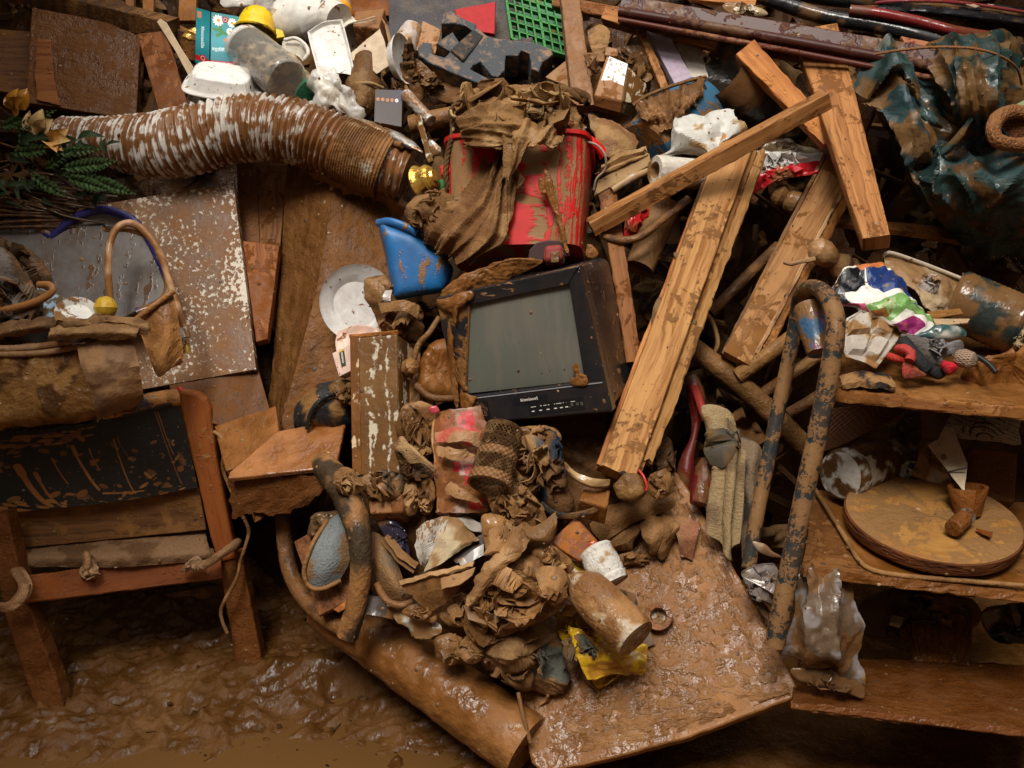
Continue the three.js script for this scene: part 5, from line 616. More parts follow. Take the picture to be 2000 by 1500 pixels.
{ // plants
  const leaf = (p, q, w, cup = .2) => { const A = V(p), B = V(q), ax = B.clone().sub(A), L = ax.length(); ax.normalize(); const n = new THREE.Vector3(rr(-.5, .5), rr(.1, .8), 1).normalize(); const s = ax.clone().cross(n).normalize(); n.copy(s).cross(ax); const pos = [], uv = [], idx = []; for (let i = 0; i <= 8; i++) for (let j = 0; j <= 4; j++) { const f = i / 8, x = (j / 4 - .5) * 2, ww = w * Math.pow(Math.sin(Math.PI * Math.pow(f, .75)), .8); const P = A.clone().addScaledVector(ax, L * f).addScaledVector(s, x * ww).addScaledVector(n, cup * (x * x * ww) + L * .25 * Math.sin(f * 3)); pos.push(P.x, P.y, P.z); uv.push(f * L, x * ww); } for (let i = 0; i < 8; i++) for (let j = 0; j < 4; j++) { const k = i * 5 + j; idx.push(k, k + 1, k + 5, k + 5, k + 1, k + 6); } const g = bg(pos, uv, idx); g.computeVertexNormals(); return g; };
  const fern = (p, q, n, w) => { const gs = [tube([p, q], .0015, { nr: 5 })]; for (let i = 1; i < n; i++) { const f = i / n, c = [mix(p[0], q[0], f), mix(p[1], q[1], f), mix(p[2], q[2], f)], dx = q[0] - p[0], dy = q[1] - p[1], l = Math.hypot(dx, dy), W = w * Math.sin(Math.PI * (.15 + .85 * f)) ; for (const s of [-1, 1]) { const e = [c[0] + (dx / l * .7 - s * dy / l) * W, c[1] + (dy / l * .7 + s * dx / l) * W, c[2] - .01]; gs.push(leaf(c, e, .0032)); for (let j = 1; j < 4; j++) { const b = [mix(c[0], e[0], j / 4), mix(c[1], e[1], j / 4), c[2]]; for (const t of [-1, 1]) gs.push(leaf(b, [b[0] + (e[0] - c[0]) * .25 + t * (e[1] - c[1]) * .25 * 1, b[1] + (e[1] - c[1]) * .25 - t * (e[0] - c[0]) * .25, b[2] - .006], .0026)); } } } return join(gs.map((g) => g)); };
  const G = [.04, .075, .02], G2 = [.022, .034, .012];
  const fr = [[[40, 300, 2.5], [60, 225, 2.52], 9, 13], [[30, 255, 2.5], [110, 215, 2.48], 9, 12], [[90, 330, 2.48], [150, 285, 2.45], 9, 13], [[120, 330, 2.46], [230, 315, 2.44], 13, 15], [[130, 345, 2.46], [215, 372, 2.44], 11, 14], [[20, 300, 2.5], [110, 290, 2.46], 10, 13], [[60, 340, 2.48], [130, 385, 2.46], 9, 12], [[150, 340, 2.46], [265, 380, 2.46], 13, 14], [[0, 250, 2.5], [45, 232, 2.5], 8, 12], [[100, 300, 2.46], [200, 292, 2.45], 10, 11]];
  const gm = M('paperv', { t: G }), gm2 = M('paperv', { t: G2 }), white = (g) => paint(g, [[1, 1, 1]]);
  const parts = fr.map((f) => ['frond', white(fern(...f)), gm]);
  for (let i = 0; i < 60; i++) { const x = rr(-30, 210), y = rr(265, 400), a = rr(-.9, 1.6), l = rr(18, 60); parts.push(['leaf', white(leaf([x, y, 2.52 + rr(-.03, .03)], [x + l * Math.cos(a), y + l * Math.sin(a) * .7, 2.49 + rr(-.03, .03)], rr(.004, .012))), gm2]); }
  for (let i = 0; i < 16; i++) { const x = rr(-10, 120), y = rr(330, 400); parts.push(['stem', paint(tube([[x, y, 2.5], [x + rr(30, 80), y + rr(5, 30), 2.5], [x + rr(90, 160), y + rr(20, 45), 2.52]], .003, { nr: 5 }), [[1, 1, 1]]), M('plasv', { t: [.09, .045, .02] })]); }
  thing('plant', 'dark green fern and leaf bouquet lying at the left end of the duct', 'plant', parts);
  const fl = (p, l, list, col) => thing('flower', l, 'flower', list.map((q) => ['petal', paint(leaf([...p], q, .019, .5), col), M('plasv')]));
  fl([38, 215, 2.5], 'yellow lily-like flower standing up above the green fern', [[22, 180, 2.5], [38, 172, 2.47], [54, 172, 2.49], [48, 190, 2.45], [26, 192, 2.46]], [[.55, .28, .04], [.3, .13, .02, .55]]);
  fl([78, 260, 2.5], 'pale tan withered flower where the duct ends', [[60, 215, 2.5], [84, 212, 2.48], [105, 232, 2.48], [60, 245, 2.46]], [[.5, .33, .15], [.3, .16, .06, .6]]);
  fl([100, 280, 2.48], 'tan and gold dried petals lying on the duct end', [[135, 250, 2.46], [140, 275, 2.45], [112, 300, 2.44], [125, 296, 2.45]], [[.48, .3, .12], [.45, .2, .03, .55]]);
  thing('rags', 'dark heap of rags under the fern at the left edge', 'rags', blob([[-60, 290], [0, 285], [60, 320], [110, 380], [90, 425], [20, 440], [-60, 430]], { d: 2.56, bulge: .05, fold: .02, ff: 11, c: [[.07, .035, .016], [.14, .07, .03, .55]] }), { m: M('clothv') });
  for (let i = 0; i < 7; i++) { const y = 385 + i * 9; thing('twig', ['lowest', 'second lowest', 'third lowest', 'middle', 'third highest', 'second highest', 'highest'][6 - i] + ' of the thin dark twigs below the fern', 'twig', tube([[-20, y + rr(-8, 8), 2.5], [60, y + rr(-10, 10) + 10, 2.5], [150, y + rr(-8, 8) + 4, 2.52]], .004, { nr: 6 }), { m: M('darkboard') }); }
}

// ---------- television, bin and what surrounds them ----------
const TVF = [[850, 583, 2.21], [1132, 519, 2.10], [1196, 805, 2.14], [903, 830, 2.25]];
const TVP = plane(TVF[0], TVF[1], TVF[2]);
const tvp = (u, v, l = 0) => { const a = [0, 1, 2].map((k) => mix(mix(TVF[0][k], TVF[1][k], u), mix(TVF[3][k], TVF[2][k], u), v)); a[2] -= l; return a; };
{
  const blk = M('blackpl'), Q = TVF.map(V), n = Q[1].clone().sub(Q[3]).cross(Q[0].clone().sub(Q[2])).normalize(); if (n.dot(FW) > 0) n.negate();
  const fr = (u0, v0, u1, v1) => [tvp(u0, v0), tvp(u1, v0), tvp(u1, v1), tvp(u0, v1)];
  const rim = (us, lift, dp, r) => hex(us, dp, r).translate(n.x * lift, n.y * lift, n.z * lift);
  const S = [[.205, .085], [.93, .115], [.925, .785], [.085, .775]]; // the screen's corners in the frame
  const scr = [tvp(.215, .1), tvp(.905, .105), tvp(.862, .775), tvp(.06, .77)];
  const bar = (a, b, c, d, dp = .03) => hex([a, b, c, d], dp, .005);
  const lift = (g, k) => g.translate(n.x * k, n.y * k, n.z * k);
  const parts = [
    ['cabinet', lift(hex(TVF, .22, .02, { bs: .96 }), -.02), blk], ['tube_housing', lift(hex([tvp(.1, .06), tvp(.96, .06), tvp(.96, .94), tvp(.1, .94)], .12, .03, { bs: .75 }), -.235), blk],
    ['bezel', bar(tvp(0, 0), tvp(1, 0), tvp(.9, .11), tvp(.2, .105)), blk], ['bezel', bar(tvp(.9, .1), tvp(1, 0), tvp(1, .8), tvp(.86, .785)), blk], ['bezel', bar(tvp(0, 0), tvp(.215, .1), tvp(.06, .785), tvp(0, .8)), M('blackmud')],
    ['control_panel', bar(tvp(0, .785), tvp(1, .775), tvp(1, 1), tvp(0, 1), .034), blk],
    ['screen', lift(sheet([[scr[0], tvp(.56, .1025), scr[1]], [tvp(.137, .435), tvp(.51, .4375), tvp(.8835, .44)], [scr[3], tvp(.461, .7725), scr[2]]], { th: .004, ra: 0, fn: (u, v) => .009 * (1 - (2 * u - 1) ** 2 * .6) * (1 - (2 * v - 1) ** 2 * .6) - .008 }), -.006), (() => { return M('screen', { bump: .0002 }); })()],
    ['groove', lift(face([tvp(.08, .80), tvp(.98, .79), tvp(.98, .797), tvp(.08, .807)], .001), .0006), plain([.3, .3, .32], .3)],
    ['lettering', lift(face([tvp(.36, .835), tvp(.6, .828), tvp(.6, .885), tvp(.36, .892)], .001), .0006), printed(256, 64, (g, w, h) => { g.fillStyle = '#191a1c'; g.fillRect(0, 0, w, h); g.fillStyle = '#e9e4dc'; g.font = 'bold 30px serif'; g.fillText('Kneissel', 60, 36); }, .3)],
    ['button_row', lift(face([tvp(.46, .89), tvp(.83, .875), tvp(.83, .96), tvp(.46, .975)], .001), .0006), printed(512, 96, (g, w, h) => { g.fillStyle = '#191a1c'; g.fillRect(0, 0, w, h); g.fillStyle = '#d8d4cc'; for (const [x, l] of [[20, 50], [110, 14], [140, 30], [182, 14], [240, 10], [260, 50], [322, 10], [395, 40]]) g.fillRect(x, 24, l, 5); for (const x of [36, 106, 176, 246, 300, 350]) { g.beginPath(); g.ellipse(x, 62, 16, 5, 0, 0, 7); g.fill(); } for (const x of [400, 450, 490]) { g.beginPath(); g.arc(x, 50, 9, 0, 7); g.strokeStyle = '#8a867e'; g.lineWidth = 3; g.stroke(); } }, .3)],
    ['speaker_grille', lift(face([tvp(.055, .83), tvp(.2, .825), tvp(.2, .975), tvp(.055, .98)], .001), .0006), printed(128, 128, (g, w, h) => { g.fillStyle = '#0b0b0c'; g.fillRect(0, 0, w, h); for (let y = 8; y < 124; y += 9) for (let x = 8; x < 124; x += 9) { if (Math.hypot(x - 64, y - 64) < 58) { g.fillStyle = rnd() < .5 ? '#8a623e' : '#1c1815'; g.beginPath(); g.arc(x, y, 3, 0, 7); g.fill(); } } }, .5)],
    ['side_seam', lift(hex([[1150, 560, 2.26], [1158, 556, 2.26], [1206, 800, 2.27], [1198, 802, 2.27]], .01, .002), 0), M('blackmud')],
  ];
  thing('television', 'old black box television with a grey screen under the red bin', 'television', parts);
  const mudon = (name, label, pts, o) => thing(name, label, 'mud', blob(o.up ? pts : pts.map((q) => [q[0], q[1], TVP.d(q[0], q[1], .004)]), { fold: .003, ff: 26, ra: .004, rf: 130, cell: .004, ...o }), { m: M(o.mm ?? 'mud', { t: [1.15, 1.05, .98] }) });
  mudon('mud_lump', 'crumbly mud lying along the top of the television', [[862, 572], [900, 548], [960, 530], [1020, 512], [1060, 510], [1010, 530], [985, 552], [940, 562], [900, 578], [870, 584]], { d: 2.235, bulge: .02, up: .8, back: .012 });
  mudon('mud_lump', 'wet mud running over the top left corner of the television frame', [[856, 590], [885, 578], [918, 568], [922, 582], [908, 594], [896, 604], [890, 634], [881, 614], [866, 606]], { d: TVP.d(888, 592, .004), bulge: .008, back: .012, mm: 'mudwet' });
  mudon('mud_lump', 'strip of mud and tape peeling down the left side of the screen', [[874, 636], [881, 640], [888, 690], [898, 735], [910, 752], [914, 764], [905, 760], [893, 744], [896, 786], [890, 794], [879, 740]], { d: TVP.d(889, 720, .004), cen: [888, 715], bulge: .007, back: .012, mm: 'mudwet' });
  mudon('mud_lump', 'small dab of mud at the lower right corner of the screen', [[1118, 715], [1128, 710], [1134, 730], [1146, 735], [1145, 752], [1118, 752], [1114, 742], [1124, 735]], { d: TVP.d(1128, 735, .004), bulge: .006, back: .008 });
  mudon('mud_lump', 'mud dribble below the left end of the control panel', [[900, 768], [918, 772], [930, 777], [926, 788], [915, 808], [910, 814], [904, 800]], { d: TVP.d(912, 788, .004), bulge: .004, back: .01 });
  thing('tape', 'curled dark film scrap stuck to the right edge of the television front', 'film', sheet([[[1150, 776, 2.165], [1170, 765, 2.155], [1182, 770, 2.16]], [[1148, 800, 2.165], [1168, 798, 2.155], [1184, 785, 2.16]]], { fold: .004, th: .002 }), { m: M('rust', { t: [1.3, 1, .7] }) });
}
{ // red bin
  const W0 = V([1012, 505, 2.36]), up = V([1018, 300, 2.42]).sub(W0), H = up.length(); up.normalize();
  const ex = V([1150, 490, 2.33]).sub(V([1000, 520, 2.345])).normalize(); ex.addScaledVector(up, -ex.dot(up)).normalize(); const ez = ex.clone().cross(up);
  const ring = (s, w, d, f, cnt = 72) => { const r = []; for (let i = 0; i <= cnt; i++) { const t = i / cnt * 6.2832, e = .32, x = Math.sign(Math.cos(t)) * Math.pow(Math.abs(Math.cos(t)), e) * w / 2, z = Math.sign(Math.sin(t)) * Math.pow(Math.abs(Math.sin(t)), e) * d / 2; r.push(W0.clone().addScaledVector(up, H * s).addScaledVector(ex, x + (f?.[0] ?? 0)).addScaledVector(ez, z + (f?.[1] ?? 0))); } return r; };
  const loft = (rings) => { const pos = [], uv = [], idx = []; rings.forEach((r, j) => r.forEach((p, i) => { pos.push(p.x, p.y, p.z); uv.push(i / 72 * .9, j / (rings.length - 1) * .25); })); const W = 73; for (let j = 0; j < rings.length - 1; j++) for (let i = 0; i < 72; i++) { const k = j * W + i; idx.push(k, k + 1, k + W, k + W, k + 1, k + W + 1); } return toCreasedNormals(bg(pos, uv, idx), .7); };
  const w0 = .275, w1 = .30, D0 = .16, rows = []; for (let i = 0; i <= 12; i++) rows.push(ring(i / 12, mix(w0, w1, i / 12), mix(D0, .2, i / 12)));
  rows.unshift(ring(0, .01, .01), ring(0, w0 * .97, D0 * .97)); for (const s of [1, .8, .5, .2]) rows.push(ring(s, mix(w0, w1, s) - .008, mix(D0, .2, s) - .008));
  const rim = loft([ring(.965, .300, .2), ring(.965, .312, .212), ring(1.0, .314, .214), ring(1.005, .308, .208), ring(.99, .3, .2)]);
  const arch = new THREE.Shape(); arch.absarc(0, 0, .052, 0, Math.PI, false); arch.lineTo(-.052, 0);
  thing('bin', 'red plastic pedal bin smeared with mud, standing on the television', 'bin', [
    ['body', loft(rows), M('redbin', { s: .35 })], ['rim', rim, M('redpl', { s: .4 })],
    ['pedal_recess', slab([[1030, 512, 2.268], [1034, 488, 2.268], [1048, 474, 2.268], [1068, 469, 2.268], [1092, 470, 2.268], [1108, 480, 2.268], [1114, 500, 2.268]], .012, { step: .01, rough: 0 }), plain([.03, .004, .004], .6)],
    ['pedal', hex([[1062, 478, 2.225], [1098, 475, 2.22], [1100, 508, 2.215], [1060, 512, 2.22]], .05, .01), M('redpl', { t: [.5, 3.5, 3.5] }), ],
    ['hinge', hex([[1074, 492, 2.21], [1092, 490, 2.208], [1092, 512, 2.208], [1076, 514, 2.21]], .006, .002), M('blackmud', { t: [.6, .6, .6] })]]);
  thing('dustpan', 'red plastic dustpan leaning against the left side of the bin', 'dustpan', [
    ['pan', sheet([[[875, 330, 2.38], [915, 322, 2.37], [948, 310, 2.37]], [[878, 350, 2.37], [912, 345, 2.37], [945, 335, 2.36]], [[888, 382, 2.36], [912, 372, 2.355], [940, 360, 2.35]]], { th: .004, fold: .001 }), M('redpl', { t: [.7, .7, .7] })],
    ['lip', hex([[858, 322, 2.355], [944, 296, 2.345], [944, 312, 2.34], [860, 343, 2.345]], .02, .005), M('redpl', { t: [1.1, 1.2, 1.2] })]]);
  // drape over the bin
  thing('towel', 'muddy brown towel draped in deep folds down the left of the red bin', 'towel', [
    ['drape', sheet([
      [[1000, 252, 2.36], [1030, 250, 2.35], [1062, 258, 2.36]],
      [[955, 290, 2.345], [985, 288, 2.315], [1012, 300, 2.33]],
      [[925, 335, 2.34], [960, 340, 2.285], [1002, 360, 2.285]],
      [[875, 372, 2.36], [935, 390, 2.27], [995, 425, 2.255]],
      [[810, 388, 2.36], [890, 425, 2.245], [985, 465, 2.235]],
      [[792, 415, 2.36], [865, 462, 2.24], [955, 492, 2.235]],
      [[800, 448, 2.38], [855, 495, 2.27], [912, 518, 2.26]]], { th: .006, fold: .002, ff: 12, ra: .0016, cell: .0035, fn: (u, v) => { const t = u + .07 * Math.sin(v * 5 + 1) + .03 * Math.sin(u * 9 + v * 3), g = (q) => 1 - 2 * Math.pow(Math.abs(Math.sin(q)), .75); return .013 * g(t * 12.5) * sm(0, .25, v) * (1 - .3 * v) + .006 * g(t * 27 + v * 1.5) * sm(.05, .4, v); }, c: [[.225, .125, .062], [.16, .08, .036, .5], [.3, .185, .1, .66]], cf: 9 }), M('clothv')],
    ['roll', blob([[795, 398], [822, 380], [862, 375], [885, 382], [890, 402], [870, 425], [840, 445], [805, 440], [794, 420]], { d: 2.31, bulge: .05, fold: .012, ff: 14, dir: 20, c: [[.24, .135, .07], [.17, .09, .04, .5]] }), M('clothv')]]);
  const hc = [[.25, .145, .07], [.16, .085, .036, .5], [.34, .225, .125, .64]], G = (q) => 1 - 2 * Math.pow(Math.abs(Math.sin(q)), .7);
  thing('cloth_heap', 'heap of mud-soaked cloths piled on top of the red bin', 'cloths', [
    ['cloth', blob([[885, 225], [905, 195], [955, 178], [1000, 165], [1045, 168], [1090, 192], [1122, 232], [1135, 262], [1100, 285], [1040, 290], [960, 296], [905, 288], [888, 262]], { d: 2.37, bulge: .075, back: .10, up: .35, fold: .02, n: 16, c: hc }), M('clothv')],
    ['cloth', sheet([[[890, 215, 2.33], [930, 190, 2.31], [985, 178, 2.31], [1035, 182, 2.32]], [[892, 238, 2.29], [935, 222, 2.265], [985, 215, 2.26], [1030, 222, 2.27]], [[898, 262, 2.275], [935, 255, 2.25], [980, 255, 2.245], [1020, 262, 2.25]], [[902, 285, 2.275], [935, 290, 2.255], [970, 290, 2.25], [1000, 282, 2.255]]], { th: .004, fold: .004, ff: 14, cell: .004, ragged: .01, fn: (u, v) => .007 * G(v * 9 + u * 2.2 + .5 * Math.sin(u * 6)) + .004 * G(v * 21 - u * 3), c: hc }), M('clothv')],
    ['cloth', sheet([[[985, 232, 2.27], [1030, 235, 2.255], [1075, 245, 2.265], [1100, 262, 2.28]], [[985, 262, 2.25], [1025, 265, 2.235], [1068, 268, 2.24], [1098, 275, 2.26]], [[988, 300, 2.245], [1020, 290, 2.235], [1058, 284, 2.24], [1090, 288, 2.26]]], { th: .004, fold: .004, ff: 16, cell: .004, ragged: .012, seed: 4, fn: (u, v) => .008 * G(u * 9 + v * 1.5) + .003 * G(u * 20), c: [[.32, .2, .11], [.22, .12, .055, .5]] }), M('wetv')],
    ['cloth', sheet([[[1040, 165, 2.42], [1085, 182, 2.4], [1130, 215, 2.39]], [[1055, 190, 2.35], [1095, 205, 2.33], [1132, 240, 2.34]], [[1075, 222, 2.31], [1105, 235, 2.3], [1140, 265, 2.33]]], { th: .004, fold: .006, ff: 16, cell: .004, ragged: .014, seed: 7, fn: (u, v) => .006 * G(u * 8 - v * 5), c: hc }), M('clothv')]]);
  thing('cloth', 'tongue of wet cloth hanging over the rim at the bin centre', 'cloth', sheet([[[985, 272, 2.25], [1010, 268, 2.235], [1032, 275, 2.24]], [[988, 310, 2.245], [1004, 312, 2.228], [1020, 305, 2.24]], [[986, 345, 2.25], [994, 350, 2.24], [1004, 338, 2.245]]], { th: .004, fold: .004, ff: 18, ragged: .008, fn: (u) => .006 * G(u * 6), c: [[.3, .185, .095], [.2, .11, .05, .5]] }), { m: M('wetv') });
  thing('mop', 'grey-beige wrinkled mop head lying on the cloth heap', 'mop', blob([[990, 205], [1012, 182], [1045, 180], [1072, 195], [1085, 222], [1080, 248], [1050, 238], [1010, 232], [992, 222]], { d: 2.345, bulge: .035, fold: .014, ff: 30, dir: 30, an: .45, c: [[.42, .34, .24], [.27, .18, .11, .55]] }), { m: M('clothv') });
  thing('rag', 'dull red rag hanging over the back rim of the bin', 'rag', blob([[1088, 232], [1105, 227], [1122, 238], [1127, 265], [1110, 285], [1095, 284], [1080, 262]], { d: 2.33, bulge: .022, fold: .012, ff: 20, c: [[.33, .045, .04], [.3, .16, .09, .56]] }), { m: M('clothv') });
  thing('rag', 'sliver of red and white cloth at the left end of the cloth heap', 'rag', blob([[886, 204], [895, 195], [903, 200], [898, 210], [888, 213]], { d: 2.36, bulge: .01, fold: .005, ff: 40, c: [[.5, .04, .05], [.7, .6, .55, .55]] }), { m: M('clothv') });
  // ropes and chain
  const braid = (path, r, l, cc) => { const gs = []; for (let s = 0; s < 3; s++) { const c = new THREE.CatmullRomCurve3(path.map(V)), L = c.getLength(), n = Math.round(L / .004), fr = c.computeFrenetFrames(n), pts = []; for (let i = 0; i <= n; i++) { const p = c.getPointAt(i / n), a = i * .004 / (r * 3.2) * 3.1 + s * 2.094; pts.push(p.addScaledVector(fr.normals[i], Math.cos(a) * r * .5).addScaledVector(fr.binormals[i], Math.sin(a) * r * .5)); } const tc = new THREE.CatmullRomCurve3(pts), g = new THREE.TubeGeometry(tc, n * 2, r * .6, 7); gs.push(paint(g, cc, { cf: 30 })); } return thing('rope', l, 'rope', gs.map((g) => ['strand', g, M('clothv')])); };
  braid([[1040, 180, 2.40], [1065, 172, 2.38], [1095, 178, 2.37], [1125, 185, 2.37], [1142, 192, 2.38], [1140, 202, 2.38]], .0135, 'thick twisted rope lying on top of the cloth heap', [[.25, .145, .07], [.16, .085, .04, .5]]);
  braid([[880, 215, 2.36], [884, 255, 2.35], [874, 300, 2.345], [870, 340, 2.34], [874, 372, 2.345]], .0055, 'thin twisted cord hanging down at the left of the bin', [[.24, .14, .07], [.16, .085, .04, .5]]);
  braid([[1008, 282, 2.29], [1004, 318, 2.28], [1008, 335, 2.275], [1018, 350, 2.27], [1014, 368, 2.275]], .0068, 'cord end curling on the front of the red bin', [[.25, .145, .07], [.16, .085, .04, .5]]);
  braid([[880, 215, 2.335], [905, 192, 2.33], [938, 184, 2.34], [965, 178, 2.35]], .0055, 'twisted cord along the upper left of the cloth heap', [[.27, .16, .08], [.17, .09, .04, .5]]);
  { const c = new THREE.CatmullRomCurve3([[880, 212, 2.335], [884, 226, 2.325], [905, 230, 2.32], [930, 238, 2.315], [952, 248, 2.315], [970, 252, 2.32]].map(V)), ps = c.getSpacedPoints(54), sp = new THREE.SphereGeometry(.0036, 8, 6); thing('bead_chain', 'string of small beads lying across the cloth heap', 'beads', ps.map((p) => ['bead', sp.clone().translate(p.x, p.y, p.z), M('brass', { t: [.6, .6, .9] })])); }
  { const c = new THREE.CatmullRomCurve3([[1140, 275, 2.33], [1168, 285, 2.33], [1182, 305, 2.33], [1182, 330, 2.34], [1165, 350, 2.35], [1160, 370, 2.36]].map(V)), ps = c.getSpacedPoints(60), sp = new THREE.SphereGeometry(.0026, 7, 5); thing('bead_chain', 'thin bead chain looping down right of the red bin rim', 'beads', ps.map((p) => ['bead', sp.clone().translate(p.x, p.y, p.z), M('metal', { t: [.7, .6, .5] })])); }
  thing('packet', 'small green and silver packet under the cord left of the bin', 'packet', blob([[888, 262], [905, 258], [940, 268], [945, 285], [920, 290], [898, 285]], { d: 2.37, bulge: .015, cr: 1, fold: .006, ff: 24, c: [[.5, .47, .42], [.02, .12, .04, .5]], cf: 24 }), { m: M('plasv', { metal: .2 }) });
  thing('cloth', 'muddy rag and netting in the gap right of the red bin rim', 'cloth', blob([[1100, 215], [1130, 235], [1150, 262], [1140, 275], [1120, 262], [1108, 245]], { d: 2.40, bulge: .02, fold: .014, ff: 26, c: [[.22, .12, .055], [.5, .45, .38, .62]] }), { m: M('wetv') });
  thing('lid_piece', 'bent red plastic edge curling behind the bin at its right corner', 'lid', sheet([[[1140, 262, 2.37], [1160, 270, 2.36], [1182, 292, 2.36]], [[1140, 275, 2.355], [1162, 284, 2.345], [1180, 305, 2.35]], [[1150, 282, 2.36], [1165, 295, 2.355], [1172, 312, 2.36]]], { th: .005, fold: .003 }), { m: M('redpl', { t: [1.2, 1, 1] }) });
  const mu = (l, p, d) => thing('mud_lump', l, 'mud', blob(p, { d, bulge: .008, back: .01, fold: .006, ff: 30, ra: .003 }), { m: M('mud', { t: [1.2, 1.1, 1] }) });
  mu('lumpy streak of mud running down the middle of the red bin', [[1062, 335], [1072, 340], [1080, 375], [1090, 400], [1098, 440], [1108, 470], [1112, 492], [1103, 490], [1096, 455], [1082, 415], [1068, 380]], 2.255);
  mu('clods of mud stuck beside the lower right corner of the bin', [[1145, 478], [1158, 480], [1170, 495], [1160, 505], [1146, 498]], 2.27);
  mu('mud smear on the upper middle of the bin', [[1050, 350], [1065, 345], [1085, 372], [1072, 380], [1052, 372]], 2.258);
}
{ // around the television, left
  thing('scoop', 'bright blue plastic scoop with brown mud streaks beside the television', 'scoop', [['body', blob([[740, 440], [758, 434], [790, 443], [812, 452], [845, 480], [870, 502], [884, 522], [884, 536], [874, 562], [862, 572], [820, 578], [786, 584], [772, 585], [766, 572], [752, 500]], { d: 2.36, bulge: .05, back: .08, fold: 0, ra: .0003, pow: 7, cell: .004, even: 1, cen: [800, 515] }), M('bluepl')], ['lip', tube([[738, 436, 2.345], [762, 433, 2.32], [795, 444, 2.312], [815, 455, 2.312]], .0085, { flat: .8 }), M('bluepl')]]);
  thing('plate', 'round white plate flecked with mud leaning on the wardrobe front', 'plate', lathe([694, 596, 2.455], [701, 592, 2.42], [[0, .001], [.0, .035], [.1, .048], [.55, .068], [.8, .084], [1, .085], [.85, .08], [.65, .066], [.3, .05], [.2, .001]], { nr: 64, sy: 1 }), { m: M('white', { t: [.95, .94, .95] }) });
  thing('tray', 'pinkish rounded plastic tray stacked below the white plate', 'tray', sheet([[[660, 648, 2.37], [700, 634, 2.36], [742, 642, 2.37]], [[655, 668, 2.36], [700, 662, 2.35], [746, 660, 2.36]], [[658, 690, 2.35], [700, 690, 2.34], [740, 690, 2.35]]], { th: .004, fold: .001, fn: (u, v) => -.006 * sm(.1, .25, Math.min(u, 1 - u, v, 1 - v)) }), { m: M('whitemud', { t: [1, .72, .62] }) });
  const bx = [[648, 690, 2.335], [684, 672, 2.325], [690, 722, 2.315], [662, 736, 2.32]];
  thing('carton', 'little pink-white carton with a small dark label, below the tray', 'carton', [['box', hex(bx, .03, .002), M('white', { t: [.95, .7, .62] })], ['label', face([[662, 686, 2.3295], [672, 681, 2.327], [676, 712, 2.319], [667, 716, 2.32]], .0012), printed(64, 160, (g, w, h) => { g.fillStyle = '#23291c'; g.fillRect(0, 0, w, h); g.save(); g.translate(w / 2, h / 2); g.rotate(Math.PI / 2); g.fillStyle = '#e8dcc8'; g.font = 'bold 30px sans-serif'; g.textAlign = 'center'; g.fillText('HORNO', 0, 11); g.restore(); g.fillStyle = '#c9a53a'; g.fillRect(0, 0, w, 18); })]]);
  thing('cardboard', 'crumpled wet brown cardboard between plate and television', 'cardboard', [['sheet', blob([[712, 545], [750, 535], [775, 560], [790, 590], [822, 600], [832, 640], [820, 672], [785, 668], [745, 650], [730, 610], [712, 580]], { d: 2.36, bulge: .045, cr: 1, fold: .022, ff: 13, ra: .003, sharp: 1, c: [[.19, .1, .045], [.1, .05, .022, .5], [.29, .17, .09, .64]] }), M('wetv')], ['flap', sheet([[[740, 592, 2.3], [790, 586, 2.28], [820, 598, 2.29]], [[745, 612, 2.3], [785, 606, 2.275], [815, 622, 2.29]]], { th: .003, cr: 1, fold: .007, ff: 16, c: [[.25, .14, .07]] }), M('wetv')]]);
  thing('scrap', 'grey plastic scrap between the cardboard and blue scoop', 'scrap', sheet([[[752, 568, 2.30], [766, 566, 2.30]], [[748, 582, 2.295], [762, 586, 2.29]], [[756, 594, 2.30], [770, 590, 2.30]]], { cr: 1, fold: .003, c: [[.35, .3, .27]] }), { m: M('plasv') });
  const tb = [[684, 660, 2.3], [776, 652, 2.285], [780, 930, 2.23], [690, 928, 2.245]];
  thing('metal_box', 'tall narrow tin box with flaking cream paint left of the television', 'box', [['body', hex(tb, .07, .004, { n: [-.28, .2, 0] }), M('peel')], ['rim', hex([[683, 656, 2.298], [700, 655, 2.295], [706, 930, 2.24], [688, 931, 2.243]], .004, .0015), M('peel', { t: [1.2, 1, .8] })], ['lid', beam([682, 657, 2.3], [777, 649, 2.285], .008, .06, { roll: 0 }), M('rust', { t: [1.6, 1.3, 1] })]]);
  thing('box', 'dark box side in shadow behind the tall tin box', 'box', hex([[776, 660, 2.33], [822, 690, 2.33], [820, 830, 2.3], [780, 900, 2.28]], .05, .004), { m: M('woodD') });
  thing('tin', 'muddy wet tin with a rounded lid beside the television', 'tin', [['body', blob([[838, 672], [860, 662], [885, 672], [892, 760], [880, 778], [830, 772], [815, 750], [820, 700]], { d: 2.29, bulge: .045, fold: .004, ff: 20, ra: .004, rf: 120, pow: 3 }), M('mudwet', { t: [1.25, 1.05, .8] })], ['rim', tube([[812, 752, 2.25], [840, 775, 2.24], [880, 778, 2.24], [892, 770, 2.25]], .007, { c: [[.14, .07, .03]] }), M('wetv')]]);
  thing('strap', 'dark twisted strap curving beside the muddy tin', 'strap', tube([[858, 620, 2.28], [838, 650, 2.27], [818, 672, 2.27], [806, 710, 2.27], [800, 740, 2.28]], .006, { lump: .3, c: [[.12, .06, .03], [.2, .11, .05, .5]] }), { m: M('wetv') });
  thing('knob', 'round muddy knob between the tin box and the tin', 'knob', lathe([790, 722, 2.29], [812, 712, 2.26], [[0, .008], [.3, .009], [.4, .018], [.8, .018], [1, .008], [1, .001]]), { m: M('mud') });
